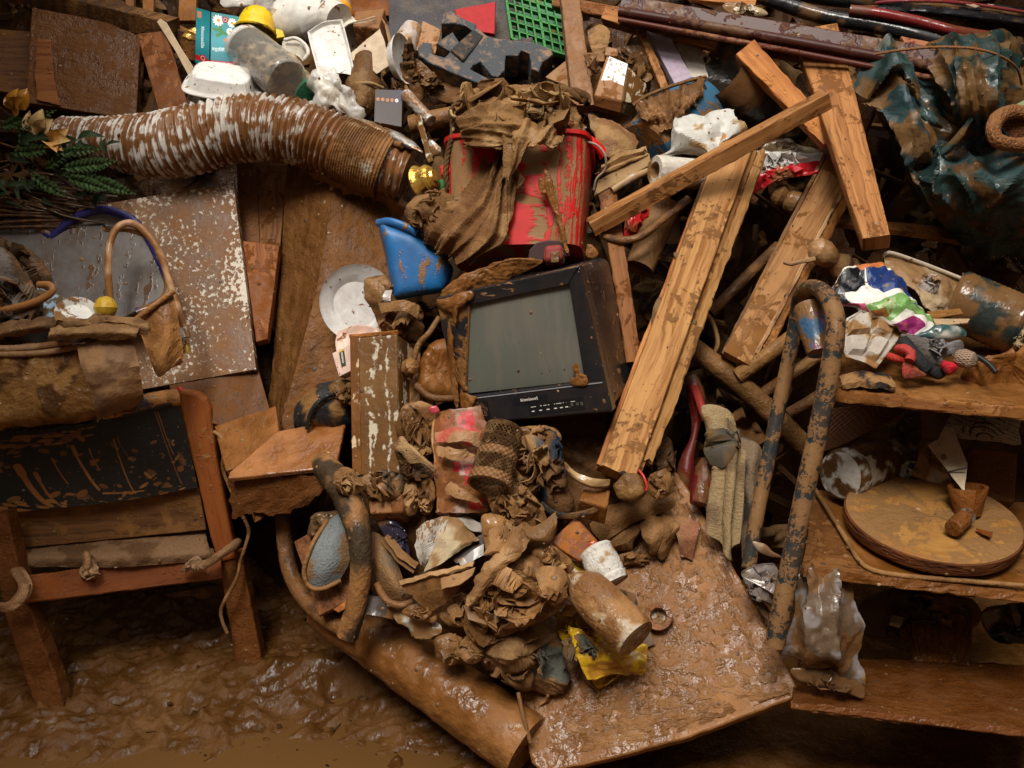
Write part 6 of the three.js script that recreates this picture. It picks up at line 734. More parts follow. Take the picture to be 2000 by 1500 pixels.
  thing('bag', 'round dark muddy bag behind the glossy wet board', 'bag', [['body', blob([[573, 800], [588, 770], [615, 752], [655, 742], [688, 755], [690, 800], [685, 840], [620, 845], [580, 840]], { d: 2.40, bulge: .07, fold: .006, ff: 14, solid: 1, even: 1, c: [[.025, .024, .025], [.23, .125, .055, .49]], cf: 18 }), M('wetv')], ['seam', tube([[600, 838, 2.34], [608, 805, 2.328], [628, 780, 2.325], [660, 765, 2.33]], .005, { c: [[.02, .02, .02]] }), M('wetv')]]);
  thing('bag', 'second dark muddy lump between round bag and tin box', 'bag', blob([[640, 752], [668, 740], [690, 748], [692, 790], [670, 785], [650, 772]], { d: 2.345, bulge: .025, fold: .01, ff: 22, c: [[.2, .11, .05], [.05, .035, .03, .5]] }), { m: M('wetv') });
  // behind and below the television
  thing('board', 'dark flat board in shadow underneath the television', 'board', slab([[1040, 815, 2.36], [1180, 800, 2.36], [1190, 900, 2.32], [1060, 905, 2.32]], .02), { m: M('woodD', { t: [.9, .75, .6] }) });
}

// ---------- timber and rubbish, upper right ----------
{
  const T = (name, label, cat, a, b, w, t, o, m) => thing(name, label, cat, beam(a, b, w, t, o), { m });
  T('plank', 'grey muddy plank standing upright at the top centre, right of the foam', 'plank', [1110, -40, 2.72], [1140, 205, 2.56], .044, .03, { roll: -12, w2: .05 }, M('grey', { t: [1, .9, .8] }));
  { // green crate
    const A = V([985, -25, 2.85]), ex = V([1110, 12, 2.83]).sub(A), ey = V([1000, 78, 2.76]).sub(A), gm = plain([.022, .2, .03], .6), n = ex.clone().cross(ey).normalize(), parts = [];
    const bar = (p, q, w) => { const P = A.clone().addScaledVector(ex, p[0]).addScaledVector(ey, p[1]), Q = A.clone().addScaledVector(ex, q[0]).addScaledVector(ey, q[1]), d = Q.clone().sub(P), L = d.length(); d.normalize(); const g = new THREE.BoxGeometry(L, w, .012); return g.applyMatrix4(new THREE.Matrix4().makeBasis(d, n.clone().cross(d), n).setPosition(P.lerp(Q, .5))); };
    for (let i = 0; i <= 8; i++) parts.push(['slat', bar([i / 8, 0], [i / 8, 1], i % 4 ? .0035 : .006), gm]);
    for (let j = 0; j <= 6; j++) parts.push(['slat', bar([0, j / 6], [1, j / 6], j % 3 ? .0035 : .006), gm]);
    parts.push(['backing', slab([[985, -25, 2.9], [1110, 12, 2.88], [1120, 110, 2.83], [1002, 78, 2.83]], .004), M('bluemud', { t: [.7, 1.3, .3] })]);
    thing('crate', 'green plastic lattice crate behind the upright grey plank', 'crate', parts);
  }
  // moulded mahogany board
  { const pf = [[-.5, 0], [.5, 0], [.5, -1], [-.5, -1]]; const a = [1203, 12, 2.62], b = [1900, 132, 2.44];
    thing('moulding', 'long purple-brown moulded board lying across the upper right', 'moulding', [
      ['top_board', beam([1212, 8, 2.63], [1905, 126, 2.45], .05, .06, { roll: -28, ra: .0006 }), M('mahog', { t: [.62, .55, .5], s: .5 })],
      ['bead', tube([[1209, 22, 2.595], [1500, 72, 2.52], [1890, 143, 2.42]], .0115, { nr: 16, cell: .02 }), M('mahog', { t: [.55, .5, .5] })],
      ['fillet', beam([1208, 32, 2.605], [1885, 155, 2.43], .014, .03, { roll: -10, ra: .0005 }), M('mahog', { t: [.8, .75, .7] })],
      ['bead', tube([[1208, 38, 2.59], [1500, 92, 2.515], [1880, 164, 2.415]], .0065, { nr: 12, cell: .02 }), M('mahog', { t: [.9, .7, .6] })]]); }
  T('plank', 'orange timber beneath the moulded board at top right of centre', 'plank', [1178, 24, 2.72], [1372, 78, 2.66], .034, .05, { roll: -18 }, M('pineO', { t: [.95, .9, .85] }));
  T('plank', 'thin reddish batten behind the upright grey plank', 'batten', [1080, 0, 2.80], [1215, 26, 2.78], .03, .03, { roll: -20 }, M('pineO', { t: [.55, .45, .4] }));
  T('block', 'short knotty timber block under the moulded board', 'block', [1325, 62, 2.66], [1402, 82, 2.62], .036, .05, { roll: -10 }, M('pineO', { t: [.7, .65, .6] }));
  T('plank', 'dark timber in the gap between moulded board and orange plank', 'plank', [1230, 48, 2.70], [1640, 118, 2.58], .03, .04, { roll: -10 }, M('woodD', { t: [1.2, 1, .8] }));
  thing('board', 'orange board end poking out at the top edge above the moulded board', 'board', slab([[1330, -20, 2.75], [1480, -8, 2.74], [1475, 10, 2.72], [1350, -2, 2.73]], .012), { m: M('pineO') });
  thing('bag', 'pale muddy plastic bag behind the top of the moulded board', 'bag', blob([[1410, 10], [1440, 2], [1475, 12], [1500, 28], [1470, 34], [1430, 28]], { d: 2.7, bulge: .02, cr: 1, fold: .01, ff: 20, c: [[.4, .33, .25], [.25, .15, .08, .5]] }), { m: M('plasv') });
  // cartons
  thing('cardboard', 'fan of pleated brown corrugated card right of the grey plank', 'cardboard', sheet([[[1148, 62, 2.66], [1172, 50, 2.67], [1190, 66, 2.66]], [[1150, 82, 2.63], [1172, 78, 2.63], [1188, 86, 2.63]], [[1158, 108, 2.61], [1172, 106, 2.61], [1180, 104, 2.61]]], { fn: (u, v) => .006 * Math.abs(Math.sin(v * 14 + u)), cr: 1, fold: .001, cell: .003, c: [[.29, .175, .09], [.2, .11, .05, .55]] }), { m: M('wetv') });
  const cf = [[1185, 108, 2.57], [1226, 128, 2.555], [1216, 198, 2.52], [1160, 186, 2.525]];
  thing('carton', 'muddy drinks carton with a torn white and blue label', 'carton', [
    ['front', hex(cf, .06, .004, { crush: .003 }), M('card', { t: [.9, .75, .6] })], ['side', hex([[1226, 128, 2.555], [1264, 165, 2.57], [1250, 205, 2.55], [1216, 198, 2.52]], .012, .003, { crush: .002 }), M('peel', { t: [1, .95, .9] })],
    ['spout_end', hex([[1182, 90, 2.585], [1208, 95, 2.58], [1206, 110, 2.57], [1180, 108, 2.575]], .05, .004, { crush: .003 }), M('card', { t: [.9, .75, .6] })],
    ['label', face([[1190, 112, 2.5655], [1226, 127, 2.5545], [1217, 172, 2.5375], [1174, 160, 2.545]], .004, 2), printed(256, 256, (g, w, h) => { g.fillStyle = '#efeeea'; g.fillRect(0, 0, w, h); g.fillStyle = '#3a78a0'; for (let i = 0; i < 4; i++) g.fillRect(0, 8 + i * 20, w, 5); mudsplat(g, w, h, 60, 16, '#8a5a30'); mudsplat(g, w, h * .2, 10, 5, '#e8e4da'); }, .4)],
    ['base', hex([[1160, 186, 2.525], [1216, 198, 2.52], [1212, 222, 2.535], [1160, 208, 2.54]], .05, .003), M('woodD', { t: [1.2, 1, .8] })]]);
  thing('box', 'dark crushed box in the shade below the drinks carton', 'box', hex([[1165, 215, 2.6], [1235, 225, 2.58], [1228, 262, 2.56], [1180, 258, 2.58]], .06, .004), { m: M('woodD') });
  thing('sack', 'brown crumpled paper sack behind the drinks carton', 'sack', blob([[1205, 95], [1250, 88], [1272, 125], [1270, 180], [1255, 205], [1235, 150], [1215, 115]], { d: 2.63, bulge: .03, fold: .012, ff: 14, c: [[.18, .1, .045], [.1, .05, .022, .5]] }), { m: M('wetv') });
  thing('cardboard', 'tan crumpled card just right of the upright grey plank', 'cardboard', blob([[1142, 108], [1175, 98], [1190, 115], [1175, 140], [1150, 150]], { d: 2.6, bulge: .015, cr: 1, fold: .012, ff: 16, sharp: 1, c: [[.27, .16, .09], [.17, .09, .045, .5]] }), { m: M('paperv') });
  thing('cardboard', 'flat tan card left of the upright grey plank', 'cardboard', slab([[1065, 150, 2.66], [1105, 118, 2.67], [1115, 170, 2.62], [1068, 152, 2.65]], .004), { m: M('card', { t: [.85, .75, .65] }) });
  T('lath', 'split brown lath standing between paper sack and lilac board', 'lath', [1252, 58, 2.66], [1300, 172, 2.54], .018, .02, { roll: -20, ragged: .02 }, M('pineM', { t: [.95, .85, .75] }));
  thing('board', 'lilac painted board spotted with mud', 'board', slab([[1263, 60, 2.68], [1312, 76, 2.67], [1352, 150, 2.58], [1318, 164, 2.58]], .02, { along: [0, 3] }), { m: M('lilac') });
  thing('board', 'white painted board right of the lilac one', 'board', slab([[1322, 82, 2.69], [1368, 92, 2.68], [1384, 150, 2.6], [1352, 158, 2.6]], .015, { along: [0, 3] }), { m: M('white', { t: [.85, .8, .74] }) });
  // barrel and pot
  thing('barrel', 'blue plastic barrel lying under torn brown paper', 'barrel', lathe([1262, 292, 2.52], [1370, 205, 2.62], [[0, .001], [0, .062], [.02, .068], [.2, .074], [.6, .078], [.85, .076], [1, .07], [1, .001]], { nr: 56 }), { m: M('bluemud') });
  thing('paper', 'torn wet brown paper plastered over the blue barrel', 'paper', sheet([[[1238, 205, 2.50], [1290, 182, 2.49], [1340, 162, 2.52], [1376, 152, 2.55]], [[1252, 222, 2.47], [1300, 205, 2.455], [1345, 190, 2.48], [1372, 178, 2.52]], [[1258, 235, 2.46], [1305, 225, 2.445], [1340, 215, 2.465], [1355, 200, 2.5]], [[1268, 240, 2.47], [1300, 246, 2.45], [1325, 248, 2.46], [1345, 220, 2.5]]], { cr: 1, fold: .012, ff: 16, dir: 15, an: 2.5, ragged: .03, cell: .0035, c: [[.27, .15, .075], [.15, .075, .033, .52]] }), { m: M('wetv') });
  thing('hoop', 'curved brown rim along the top of the blue barrel paper', 'rim', tube([[1236, 206, 2.5], [1262, 188, 2.5], [1300, 172, 2.5], [1345, 158, 2.53], [1376, 150, 2.56]], .008, { flat: .5, c: [[.24, .13, .06], [.15, .08, .035, .5]] }), { m: M('wetv') });
  thing('pot', 'large dark bowl-shaped pot smeared with mud behind the diagonal stick', 'pot', lathe([1408, 138, 2.57], [1505, 222, 2.66], [[.3, .001], [.02, .066], [0, .07], [.05, .074], [.3, .086], [.7, .084], [.95, .06], [1, .05], [1, .001]], { nr: 56, c: [[.022, .018, .015], [.13, .065, .03, .52]], cf: 9 }), { m: M('plasv') });
  thing('plastic_sheet', 'crumpled white plastic sheet below the blue barrel', 'plastic sheet', sheet([[[1335, 232, 2.47], [1375, 212, 2.46], [1420, 216, 2.47], [1455, 240, 2.48]], [[1312, 258, 2.445], [1370, 245, 2.42], [1425, 248, 2.42], [1462, 252, 2.44]], [[1298, 290, 2.44], [1360, 282, 2.4], [1420, 280, 2.41], [1450, 268, 2.43]], [[1280, 308, 2.45], [1350, 308, 2.42], [1400, 306, 2.43], [1440, 285, 2.44]]], { cr: 1, fold: .006, ff: 12, cell: .0035, ra: .0006, crease: .6, fn: (u, v) => .016 * (1 - 2 * Math.pow(Math.abs(Math.sin(u * 4.2 - v * 2.6 + .6 * Math.sin(v * 4))), .7)) + .005 * Math.sin(u * 13 + v * 9), c: [[.55, .53, .48], [.35, .24, .14, .7]], cf: 22 }), { m: M('plasv') });
  thing('paper_roll', 'white paper roll with a hollow core, muddy on one side', 'roll', lathe([1279, 333, 2.375], [1420, 345, 2.45], [[.5, .001], [.5, .019], [0, .019], [0, .0305], [.02, .032], [1, .032], [1, .001]], { nr: 44, c: [[.6, .55, .47], [.26, .145, .07, .55]], cf: 9, ur: .032 }), { m: M('paperv') });
  thing('cardboard', 'wide flat wet cardboard right of the red bin', 'cardboard', sheet([[[1150, 225, 2.48], [1190, 235, 2.48], [1240, 262, 2.49]], [[1160, 265, 2.45], [1200, 272, 2.44], [1245, 285, 2.46]], [[1175, 300, 2.43], [1195, 305, 2.42], [1225, 305, 2.44]]], { th: .004, cr: 1, fold: .004, ragged: .012, c: [[.3, .19, .1], [.19, .1, .05, .5]] }), { m: M('wetv') });
  thing('cardboard', 'folded corrugated cardboard strips above the dark green board', 'cardboard', sheet([[[1178, 322, 2.42], [1220, 295, 2.43], [1262, 285, 2.44]], [[1170, 335, 2.41], [1215, 312, 2.41], [1262, 298, 2.42]], [[1165, 345, 2.42], [1215, 328, 2.41], [1264, 305, 2.43]]], { th: .004, fn: (u, v) => .006 * Math.sin(v * 18), cr: 1, fold: .003, ragged: .01, c: [[.36, .24, .13], [.2, .11, .05, .52]] }), { m: M('paperv') });
  thing('board', 'dark green painted board with mud and bare patches, right of the bin', 'board', slab([[1168, 352, 2.41], [1268, 298, 2.43], [1272, 320, 2.41], [1160, 382, 2.39]], .015, { along: [0, 1] }), { m: M('greenpost', { t: [1.3, 1.5, 1.5] }) });
  thing('pipe', 'pale peeling pipe below the dark green board', 'pipe', tube([[1195, 372, 2.39], [1230, 350, 2.4], [1268, 332, 2.42]], .0075, { c: [[.36, .25, .16], [.6, .55, .48, .6]], cf: 30 }), { m: M('plasv') });
  T('slat', 'upright brown slat between red bin and long diagonal plank', 'slat', [1184, 366, 2.40], [1238, 706, 2.30], .038, .01, { roll: -8, bend: .012, w2: .03, ra: .002 }, M('pineM', { t: [.62, .45, .32] }));
  thing('plastic', 'red plastic sheet behind the diagonal stick near the bin', 'plastic', blob([[1218, 460], [1225, 425], [1262, 385], [1285, 370], [1290, 395], [1255, 440], [1230, 465]], { d: 2.46, bulge: .02, cr: 1, fold: .008, ff: 18, c: [[.5, .02, .02], [.25, .1, .05, .66]] }), { m: M('plasv') });
  thing('plastic', 'red plastic corner above the diagonal stick by the paper roll', 'plastic', blob([[1248, 378], [1265, 365], [1272, 372], [1258, 390], [1240, 395]], { d: 2.44, bulge: .01, cr: 1, fold: .004, c: [[.5, .02, .02]] }), { m: M('plasv') });
  thing('bag', 'white and red plastic bag lying behind the crossing planks', 'bag', [['white_part', blob([[1455, 300], [1500, 296], [1560, 298], [1612, 300], [1600, 330], [1540, 335], [1490, 345], [1458, 350], [1450, 320]], { d: 2.55, bulge: .03, cr: 1, fold: .012, ff: 13, c: [[.62, .6, .56], [.35, .25, .16, .66]] }), M('plasv')], ['red_part', blob([[1462, 352], [1500, 332], [1550, 322], [1600, 314], [1590, 338], [1540, 346], [1500, 362], [1462, 384]], { d: 2.525, bulge: .018, cr: 1, fold: .008, ff: 18, c: [[.52, .012, .02], [.3, .12, .07, .72]] }), M('plasv')]]);
  thing('bag', 'grey clear plastic film above the white and red bag', 'film', blob([[1485, 288], [1520, 270], [1560, 285], [1605, 298], [1560, 305], [1500, 305]], { d: 2.57, bulge: .02, cr: 1, fold: .014, ff: 18, c: [[.28, .24, .2], [.14, .09, .06, .5]] }), { m: M('plasv') });
  // the crossing timber
  T('stick', 'long square stick lying diagonally across the upper right planks', 'stick', [1158, 449, 2.335], [1622, 196, 2.30], .036, .03, { roll: 24, ragged: .01, ra: .0015 }, M('pine', { t: [.75, .57, .38] }));
  thing('plank', 'big pale pine plank with mud patches leaning right of the television', 'plank', [
    ['face_board', beam([1208, 922, 2.16], [1443, 272, 2.43], .072, .05, { roll: 10, ra: .001, ragged: .012 }), M('pine', { t: [1.0, .84, .62] })],
    ...[[1322, 563], [1362, 540], [1340, 556], [1212, 858], [1217, 924], [1352, 515]].map(([x, y]) => { const d = 2.16 + (922 - y) / 650 * .27 - .0012; return ['nail_hole', lathe([x, y, d + .004], [x + .3, y - 1, d], [[0, .001], [0, .003], [.6, .0042], [1, .003], [1, .0005]], { nr: 10, sy: 1.6 }), plain([.02, .012, .008], .9)]; }),
    ...[[[1385, 330], [1412, 335], [1405, 375], [1380, 420], [1358, 430], [1362, 380]].map((q) => q), [[1318, 492], [1345, 505], [1368, 520], [1350, 522], [1322, 508]], [[1340, 520], [1352, 528], [1346, 560], [1332, 545]], [[1268, 662], [1300, 658], [1318, 690], [1290, 700], [1266, 690]], [[1280, 590], [1296, 580], [1292, 615], [1272, 630]]].map((q) => ['mud_patch', blob(q.map(([x, y]) => [x, y, 2.16 + (922 - y) / 650 * .27 - .001]), { d: 2.16 + (922 - q.reduce((a, b) => a + b[1], 0) / q.length) / 650 * .27 - .001, bulge: .003, back: .004, fold: .002, ff: 30, ra: .0012, c: [[.2, .125, .075], [.13, .075, .04, .5]], cf: 30 }), M('clothv')]),
    ['left_edge', beam([1172, 906, 2.172], [1402, 292, 2.44], .016, .04, { roll: -14, ra: .0012, ragged: .01 }), M('pineO', { t: [.95, .85, .75] })],
    ['side_strip', beam([1248, 920, 2.185], [1474, 290, 2.445], .016, .04, { roll: 22, ra: .0018, ragged: .02 }), M('pineM', { t: [.8, .7, .6] })],
    ['side_strip', beam([1266, 900, 2.19], [1490, 296, 2.45], .022, .03, { roll: 8, ra: .003, ragged: .03 }), M('pine', { t: [.75, .62, .4] })]]);
  thing('plank', 'second grooved plank leaning parallel, right of the big pine plank', 'plank', [
    ['face_board', beam([1440, 700, 2.36], [1640, 318, 2.50], .06, .03, { roll: 6, ra: .0012 }), M('pineM', { t: [.95, .88, .8] })],
    ['left_edge', beam([1412, 690, 2.37], [1612, 300, 2.51], .008, .03, { roll: -10 }), M('woodD')],
    ['side_strip', beam([1478, 690, 2.362], [1668, 330, 2.5], .008, .02, { roll: 10, ra: .002 }), M('pine')],
    ['side_strip', beam([1494, 680, 2.375], [1690, 318, 2.51], .022, .03, { roll: 10, ra: .004 }), M('woodD', { t: [1.5, 1.3, 1] })]]);
  T('plank', 'heavy light-brown plank hanging down at upper right with a square end', 'plank', [1592, 52, 2.60], [1712, 462, 2.17], .102, .035, { roll: -14, w2: .052, ra: .0012, ragged: .004 }, M('pine', { t: [.8, .58, .38] }));
  T('plank', 'orange knotty plank slanting under the heavy plank', 'plank', [1455, 92, 2.50], [1622, 272, 2.43], .052, .035, { roll: -16, ra: .003, w2: .04 }, M('pineO', { t: [1.1, .95, .75] }));
  thing('lath', 'dark thin lath between diagonal stick and dark pot', 'lath', beam([1505, 232, 2.6], [1560, 200, 2.6], .03, .01, { roll: 10 }), { m: M('pineM', { t: [.7, .6, .5] }) });
  T('plank', 'muddy plank piece showing between heavy plank and tarpaulin', 'plank', [1700, 190, 2.6], [1640, 330, 2.55], .045, .03, { roll: 10 }, M('pineM', { t: [.6, .5, .4] }));
  // sticks and tubes in the dark middle
  thing('pipe', 'rusty bent metal pipe behind the diagonal stick', 'pipe', tube([[1175, 458, 2.36], [1195, 466, 2.355], [1225, 469, 2.35], [1255, 460, 2.35], [1290, 432, 2.36], [1345, 388, 2.38]], .0085, { c: [[.2, .1, .05], [.1, .06, .045, .5]], cf: 30 }), { m: M('wetv') });
  thing('tube', 'brown cardboard tube behind the bent metal pipe', 'tube', lathe([1248, 525, 2.42], [1300, 400, 2.47], [[.1, .001], [.1, .03], [0, .032], [1, .034], [1, .001]], { c: [[.27, .16, .085], [.2, .11, .055, .5]] }), { m: M('paperv') });
  thing('stick', 'rounded muddy pole leaning in the dark between the two big planks', 'pole', tube([[1388, 612, 2.5], [1450, 548, 2.52], [1520, 480, 2.55]], .0125, { c: [[.17, .09, .04], [.1, .05, .025, .5]] }), { m: M('wetv') });
  thing('stick', 'thick muddy pole running down to the right under the planks', 'pole', tube([[1345, 672, 2.42], [1430, 738, 2.4], [1500, 800, 2.4], [1580, 880, 2.4]], .022, { nr: 22, c: [[.24, .13, .06], [.15, .08, .035, .5]] }), { m: M('wetv') });
  thing('stick', 'orange-brown chair rung joining the thick muddy pole', 'pole', tube([[1440, 735, 2.38], [1500, 692, 2.37], [1570, 642, 2.37]], .0165, { nr: 18, c: [[.32, .17, .07], [.22, .12, .05, .5]] }), { m: M('wetv') });
  for (const [p, r, l] of [[[[1480, 775, 2.42], [1540, 735, 2.40], [1605, 690, 2.4]], .013, 'second brown rung below the orange-brown chair rung'], [[[1540, 808, 2.42], [1580, 785, 2.41], [1640, 745, 2.41]], .013, 'third brown rung, lowest beside the rack posts'], [[[1300, 690, 2.45], [1290, 620, 2.47], [1310, 560, 2.5]], .012, 'dark muddy stick behind the big pine plank']]) thing('stick', l, 'rung', tube(p, r, { c: [[.2, .11, .05], [.13, .065, .03, .5]] }), { m: M('wetv') });
  thing('hoop', 'dark oval hoop in the shade between the two big planks', 'hoop', tube([[1372, 602, 2.44], [1392, 630, 2.44], [1402, 668, 2.43], [1394, 690, 2.43], [1382, 688, 2.43]], .005, { c: [[.3, .18, .09]] }), { m: M('wetv') });
  thing('finial', 'turned wooden knob with a muddy neck beside the second plank', 'finial', lathe([1585, 478, 2.37], [1672, 540, 2.42], [[0, .001], [.02, .012], [.1, .024], [.25, .0285], [.4, .024], [.48, .019], [.55, .021], [.65, .028], [.75, .026], [.8, .031], [.9, .029], [1, .024], [1, .001]], { c: [[.36, .22, .13], [.28, .16, .08, .52]] }), { m: M('plasv') });
  thing('finial', 'second turned wooden knob under the white and red bag', 'finial', lathe([1510, 375, 2.56], [1560, 400, 2.55], [[0, .001], [.02, .02], [.3, .028], [.5, .02], [.6, .026], [.9, .028], [1, .02], [1, .001]], { c: [[.3, .17, .09], [.2, .11, .05, .5]] }), { m: M('plasv') });
  thing('twig', 'pale dry twisted twig left of the wooden knob', 'twig', tube([[1532, 512, 2.36], [1545, 516, 2.35], [1560, 512, 2.35], [1592, 506, 2.35]], .005, { lump: .6, c: [[.33, .21, .13]] }), { m: M('clothv') });
  // dark upper right
  const hose = (p, r, l, c) => thing('hose', l, 'hose', tube(p, r, { nr: 16, c }), { m: M('plasv') });
  hose([[1660, 20, 2.68], [1720, 27, 2.66], [1800, 44, 2.64], [1870, 62, 2.62], [1960, 76, 2.62]], .013, 'dull red hose lying at the upper right', [[.2, .018, .018], [.14, .045, .03, .55]]);
  hose([[1480, -10, 2.78], [1600, 30, 2.72], [1720, 52, 2.68], [1860, 84, 2.64], [2050, 110, 2.62]], .019, 'thick black tube below the red hose', [[.012, .012, .014], [.12, .07, .04, .64]]);
  hose([[1500, -30, 2.84], [1620, -4, 2.8], [1760, 6, 2.76]], .02, 'black tube at the top edge left of the black fender', [[.012, .012, .014], [.08, .05, .03, .64]]);
  hose([[1670, 10, 2.8], [1760, 2, 2.72], [1860, 4, 2.71], [1940, 14, 2.70], [2050, 32, 2.7]], .004, 'thin red cord lying over the black fender', [[.22, .03, .03]]);
  thing('fender', 'long black plastic car fender in the upper right corner', 'fender', sheet([[[1680, -5, 2.82], [1780, 2, 2.78], [1900, 6, 2.78], [2060, 20, 2.8]], [[1685, 14, 2.75], [1790, 16, 2.7], [1900, 24, 2.69], [2060, 42, 2.7]], [[1700, 22, 2.74], [1790, 26, 2.7], [1900, 40, 2.69], [2060, 62, 2.7]], [[1720, 28, 2.8], [1800, 40, 2.76], [1900, 58, 2.75], [2060, 84, 2.76]]], { th: .006, cr: 1, fold: .003, ff: 6, c: [[.012, .012, .014], [.15, .085, .045, .62]] }), { m: M('plasv') });
  thing('splinter', 'jagged pale splinter of card at the top right edge', 'splinter', slab([[1885, 8, 2.7], [1945, 8, 2.7], [1935, 14, 2.7], [1900, 14, 2.7]], .004, { rough: .004, step: .006 }), { m: M('cardL') });
  thing('board', 'flat brown board behind the tarpaulin top, right of the moulding', 'board', slab([[1760, 70, 2.58], [1835, 85, 2.58], [1830, 125, 2.55], [1780, 118, 2.55]], .01), { m: M('mahog', { t: [1.6, 1.2, 1.1] }) });
}
{ // green tarpaulin
  const tc = { c: [[.016, .036, .033], [.04, .07, .068, .52], [.13, .075, .034, .56]], cf: 13, cs: .1, cr: 1, fold: .007, ff: 13, ra: .0006, cell: .0042, crease: .6, th: .0012 };
  const G = (q) => 1 - 2 * Math.pow(Math.abs(Math.sin(q)), .7);
  thing('tarpaulin', 'crumpled dark green tarpaulin bundle smeared with mud, upper right', 'tarpaulin', [
    ['bundle', blob([[1705, 190], [1735, 100], [1790, 150], [1830, 80], [1910, 62], [1980, 90], [2005, 200], [2070, 270], [2080, 480], [1960, 492], [1870, 470], [1800, 400], [1765, 320], [1730, 240]], { d: 2.53, bulge: .12, back: .1, cr: 1, fold: .014, ff: 9, solid: 1, even: 1, pow: 3, cen: [1900, 270], cell: .006, c: [[.014, .032, .03], [.032, .06, .06, .52], [.11, .062, .028, .56]], cf: 12 }), M('plasv', { r: 1.3 })],
    ['fold', sheet([[[1800, 112, 2.5], [1850, 70, 2.48], [1910, 62, 2.46], [1965, 78, 2.48], [2000, 130, 2.52]], [[1812, 140, 2.42], [1860, 108, 2.34], [1915, 100, 2.31], [1970, 118, 2.34], [1998, 165, 2.44]], [[1835, 185, 2.38], [1872, 165, 2.3], [1920, 160, 2.27], [1968, 172, 2.31], [1992, 205, 2.42]], [[1852, 228, 2.38], [1880, 222, 2.31], [1925, 220, 2.28], [1962, 222, 2.33], [1985, 240, 2.44]], [[1862, 265, 2.44], [1885, 275, 2.4], [1930, 278, 2.39], [1965, 262, 2.42], [1982, 260, 2.48]]], { ...tc, fn: (u, v) => .012 * G(u * 9 + v * 1.2 + .4 * Math.sin(v * 5)) * sm(0, .3, v) + .006 * G(u * 21 - v * 2) }), M('plasv', { r: 1.35 })],
    ['fold', sheet([[[1668, 178, 2.48], [1700, 108, 2.48], [1735, 62, 2.48], [1756, 72, 2.48]], [[1690, 190, 2.42], [1722, 130, 2.4], [1752, 112, 2.39], [1775, 120, 2.4]], [[1715, 165, 2.42], [1745, 138, 2.39], [1775, 150, 2.37], [1800, 175, 2.38]], [[1748, 138, 2.43], [1772, 170, 2.4], [1802, 212, 2.37], [1832, 238, 2.37]], [[1752, 150, 2.46], [1785, 205, 2.43], [1812, 245, 2.4], [1838, 258, 2.4]]], { ...tc, seed: 2, fn: (u, v) => .008 * G(v * 7 + u) }), M('plasv', { r: 1.35 })],
    ['fold', sheet([[[1688, 205, 2.44], [1742, 142, 2.42], [1790, 182, 2.41]], [[1718, 222, 2.4], [1768, 200, 2.35], [1815, 232, 2.36]], [[1748, 268, 2.38], [1785, 250, 2.33], [1835, 265, 2.37]], [[1768, 322, 2.38], [1788, 312, 2.35], [1828, 292, 2.38]], [[1772, 332, 2.42], [1792, 330, 2.41], [1815, 315, 2.42]]], { ...tc, seed: 3, c: [[.02, .045, .05], [.16, .095, .048, .48]], fn: (u, v) => .009 * G(u * 6 - v * 2) }), M('plasv', { r: 1.35 })],
    ['fold', sheet([[[1765, 318, 2.42], [1840, 282, 2.42], [1930, 272, 2.43], [2070, 268, 2.45]], [[1782, 345, 2.36], [1850, 322, 2.33], [1935, 312, 2.31], [2070, 318, 2.32]], [[1800, 380, 2.36], [1862, 372, 2.33], [1945, 372, 2.3], [2070, 380, 2.3]], [[1832, 425, 2.42], [1890, 440, 2.42], [1955, 445, 2.4], [2070, 450, 2.38]], [[1850, 450, 2.5], [1900, 482, 2.52], [1960, 490, 2.5], [2070, 496, 2.48]]], { ...tc, seed: 6, c: [[.015, .034, .032], [.045, .08, .082, .54], [.1, .055, .025, .58]], fn: (u, v) => (.016 * G(u * 7 + v * 3.2 + .6 * Math.sin(u * 5)) + .008 * G(u * 13 - v * 5)) * sm(.75, .45, v) }), M('plasv', { r: 1.35 })],
    ['fold', sheet([[[1828, 300, 2.37], [1862, 270, 2.33], [1898, 222, 2.31]], [[1842, 302, 2.35], [1872, 275, 2.32], [1898, 238, 2.3]], [[1852, 298, 2.38], [1878, 270, 2.37], [1896, 245, 2.36]]], { ...tc, seed: 9, fold: .004 }), M('plasv', { r: 1.35 })]]);
  thing('string', 'thin brown string stretched over the green tarpaulin', 'string', tube([[1708, 106, 2.38], [1760, 98, 2.34], [1830, 92, 2.30], [1900, 95, 2.29], [1950, 108, 2.3], [1985, 132, 2.34], [1996, 165, 2.38]], .0028, { nr: 6, c: [[.25, .12, .06]] }), { m: M('clothv') });
  thing('sock', 'fuzzy brown rolled sock opening at the right edge below the tarpaulin bundle', 'sock', [['cuff', tube([[2010, 222, 2.30], [1975, 218, 2.29], [1948, 232, 2.27], [1940, 256, 2.26], [1952, 276, 2.26], [1985, 282, 2.27], [2020, 280, 2.29]], .0145, { lump: .25, ra: .003, nr: 18 }), M('sock')], ['inside', blob([[1958, 240], [1985, 228], [2020, 235], [2015, 270], [1975, 272]], { d: 2.315, bulge: .006, fold: .006 }), M('sock', { t: [.5, .45, .4] })]]);
  thing('leaf', 'pale green leaf at the right edge above the sock', 'leaf', slab([[1982, 205, 2.34], [2010, 190, 2.35], [2015, 215, 2.33], [1990, 215, 2.33]], .001), { m: plain([.22, .26, .12], .6) });
  thing('bag', 'pale plastic corner at the right edge beside the tarpaulin bundle', 'bag', blob([[1988, 160], [2010, 150], [2020, 195], [1990, 200]], { d: 2.42, bulge: .02, cr: 1, fold: .006, c: [[.4, .36, .33]] }), { m: M('plasv') });
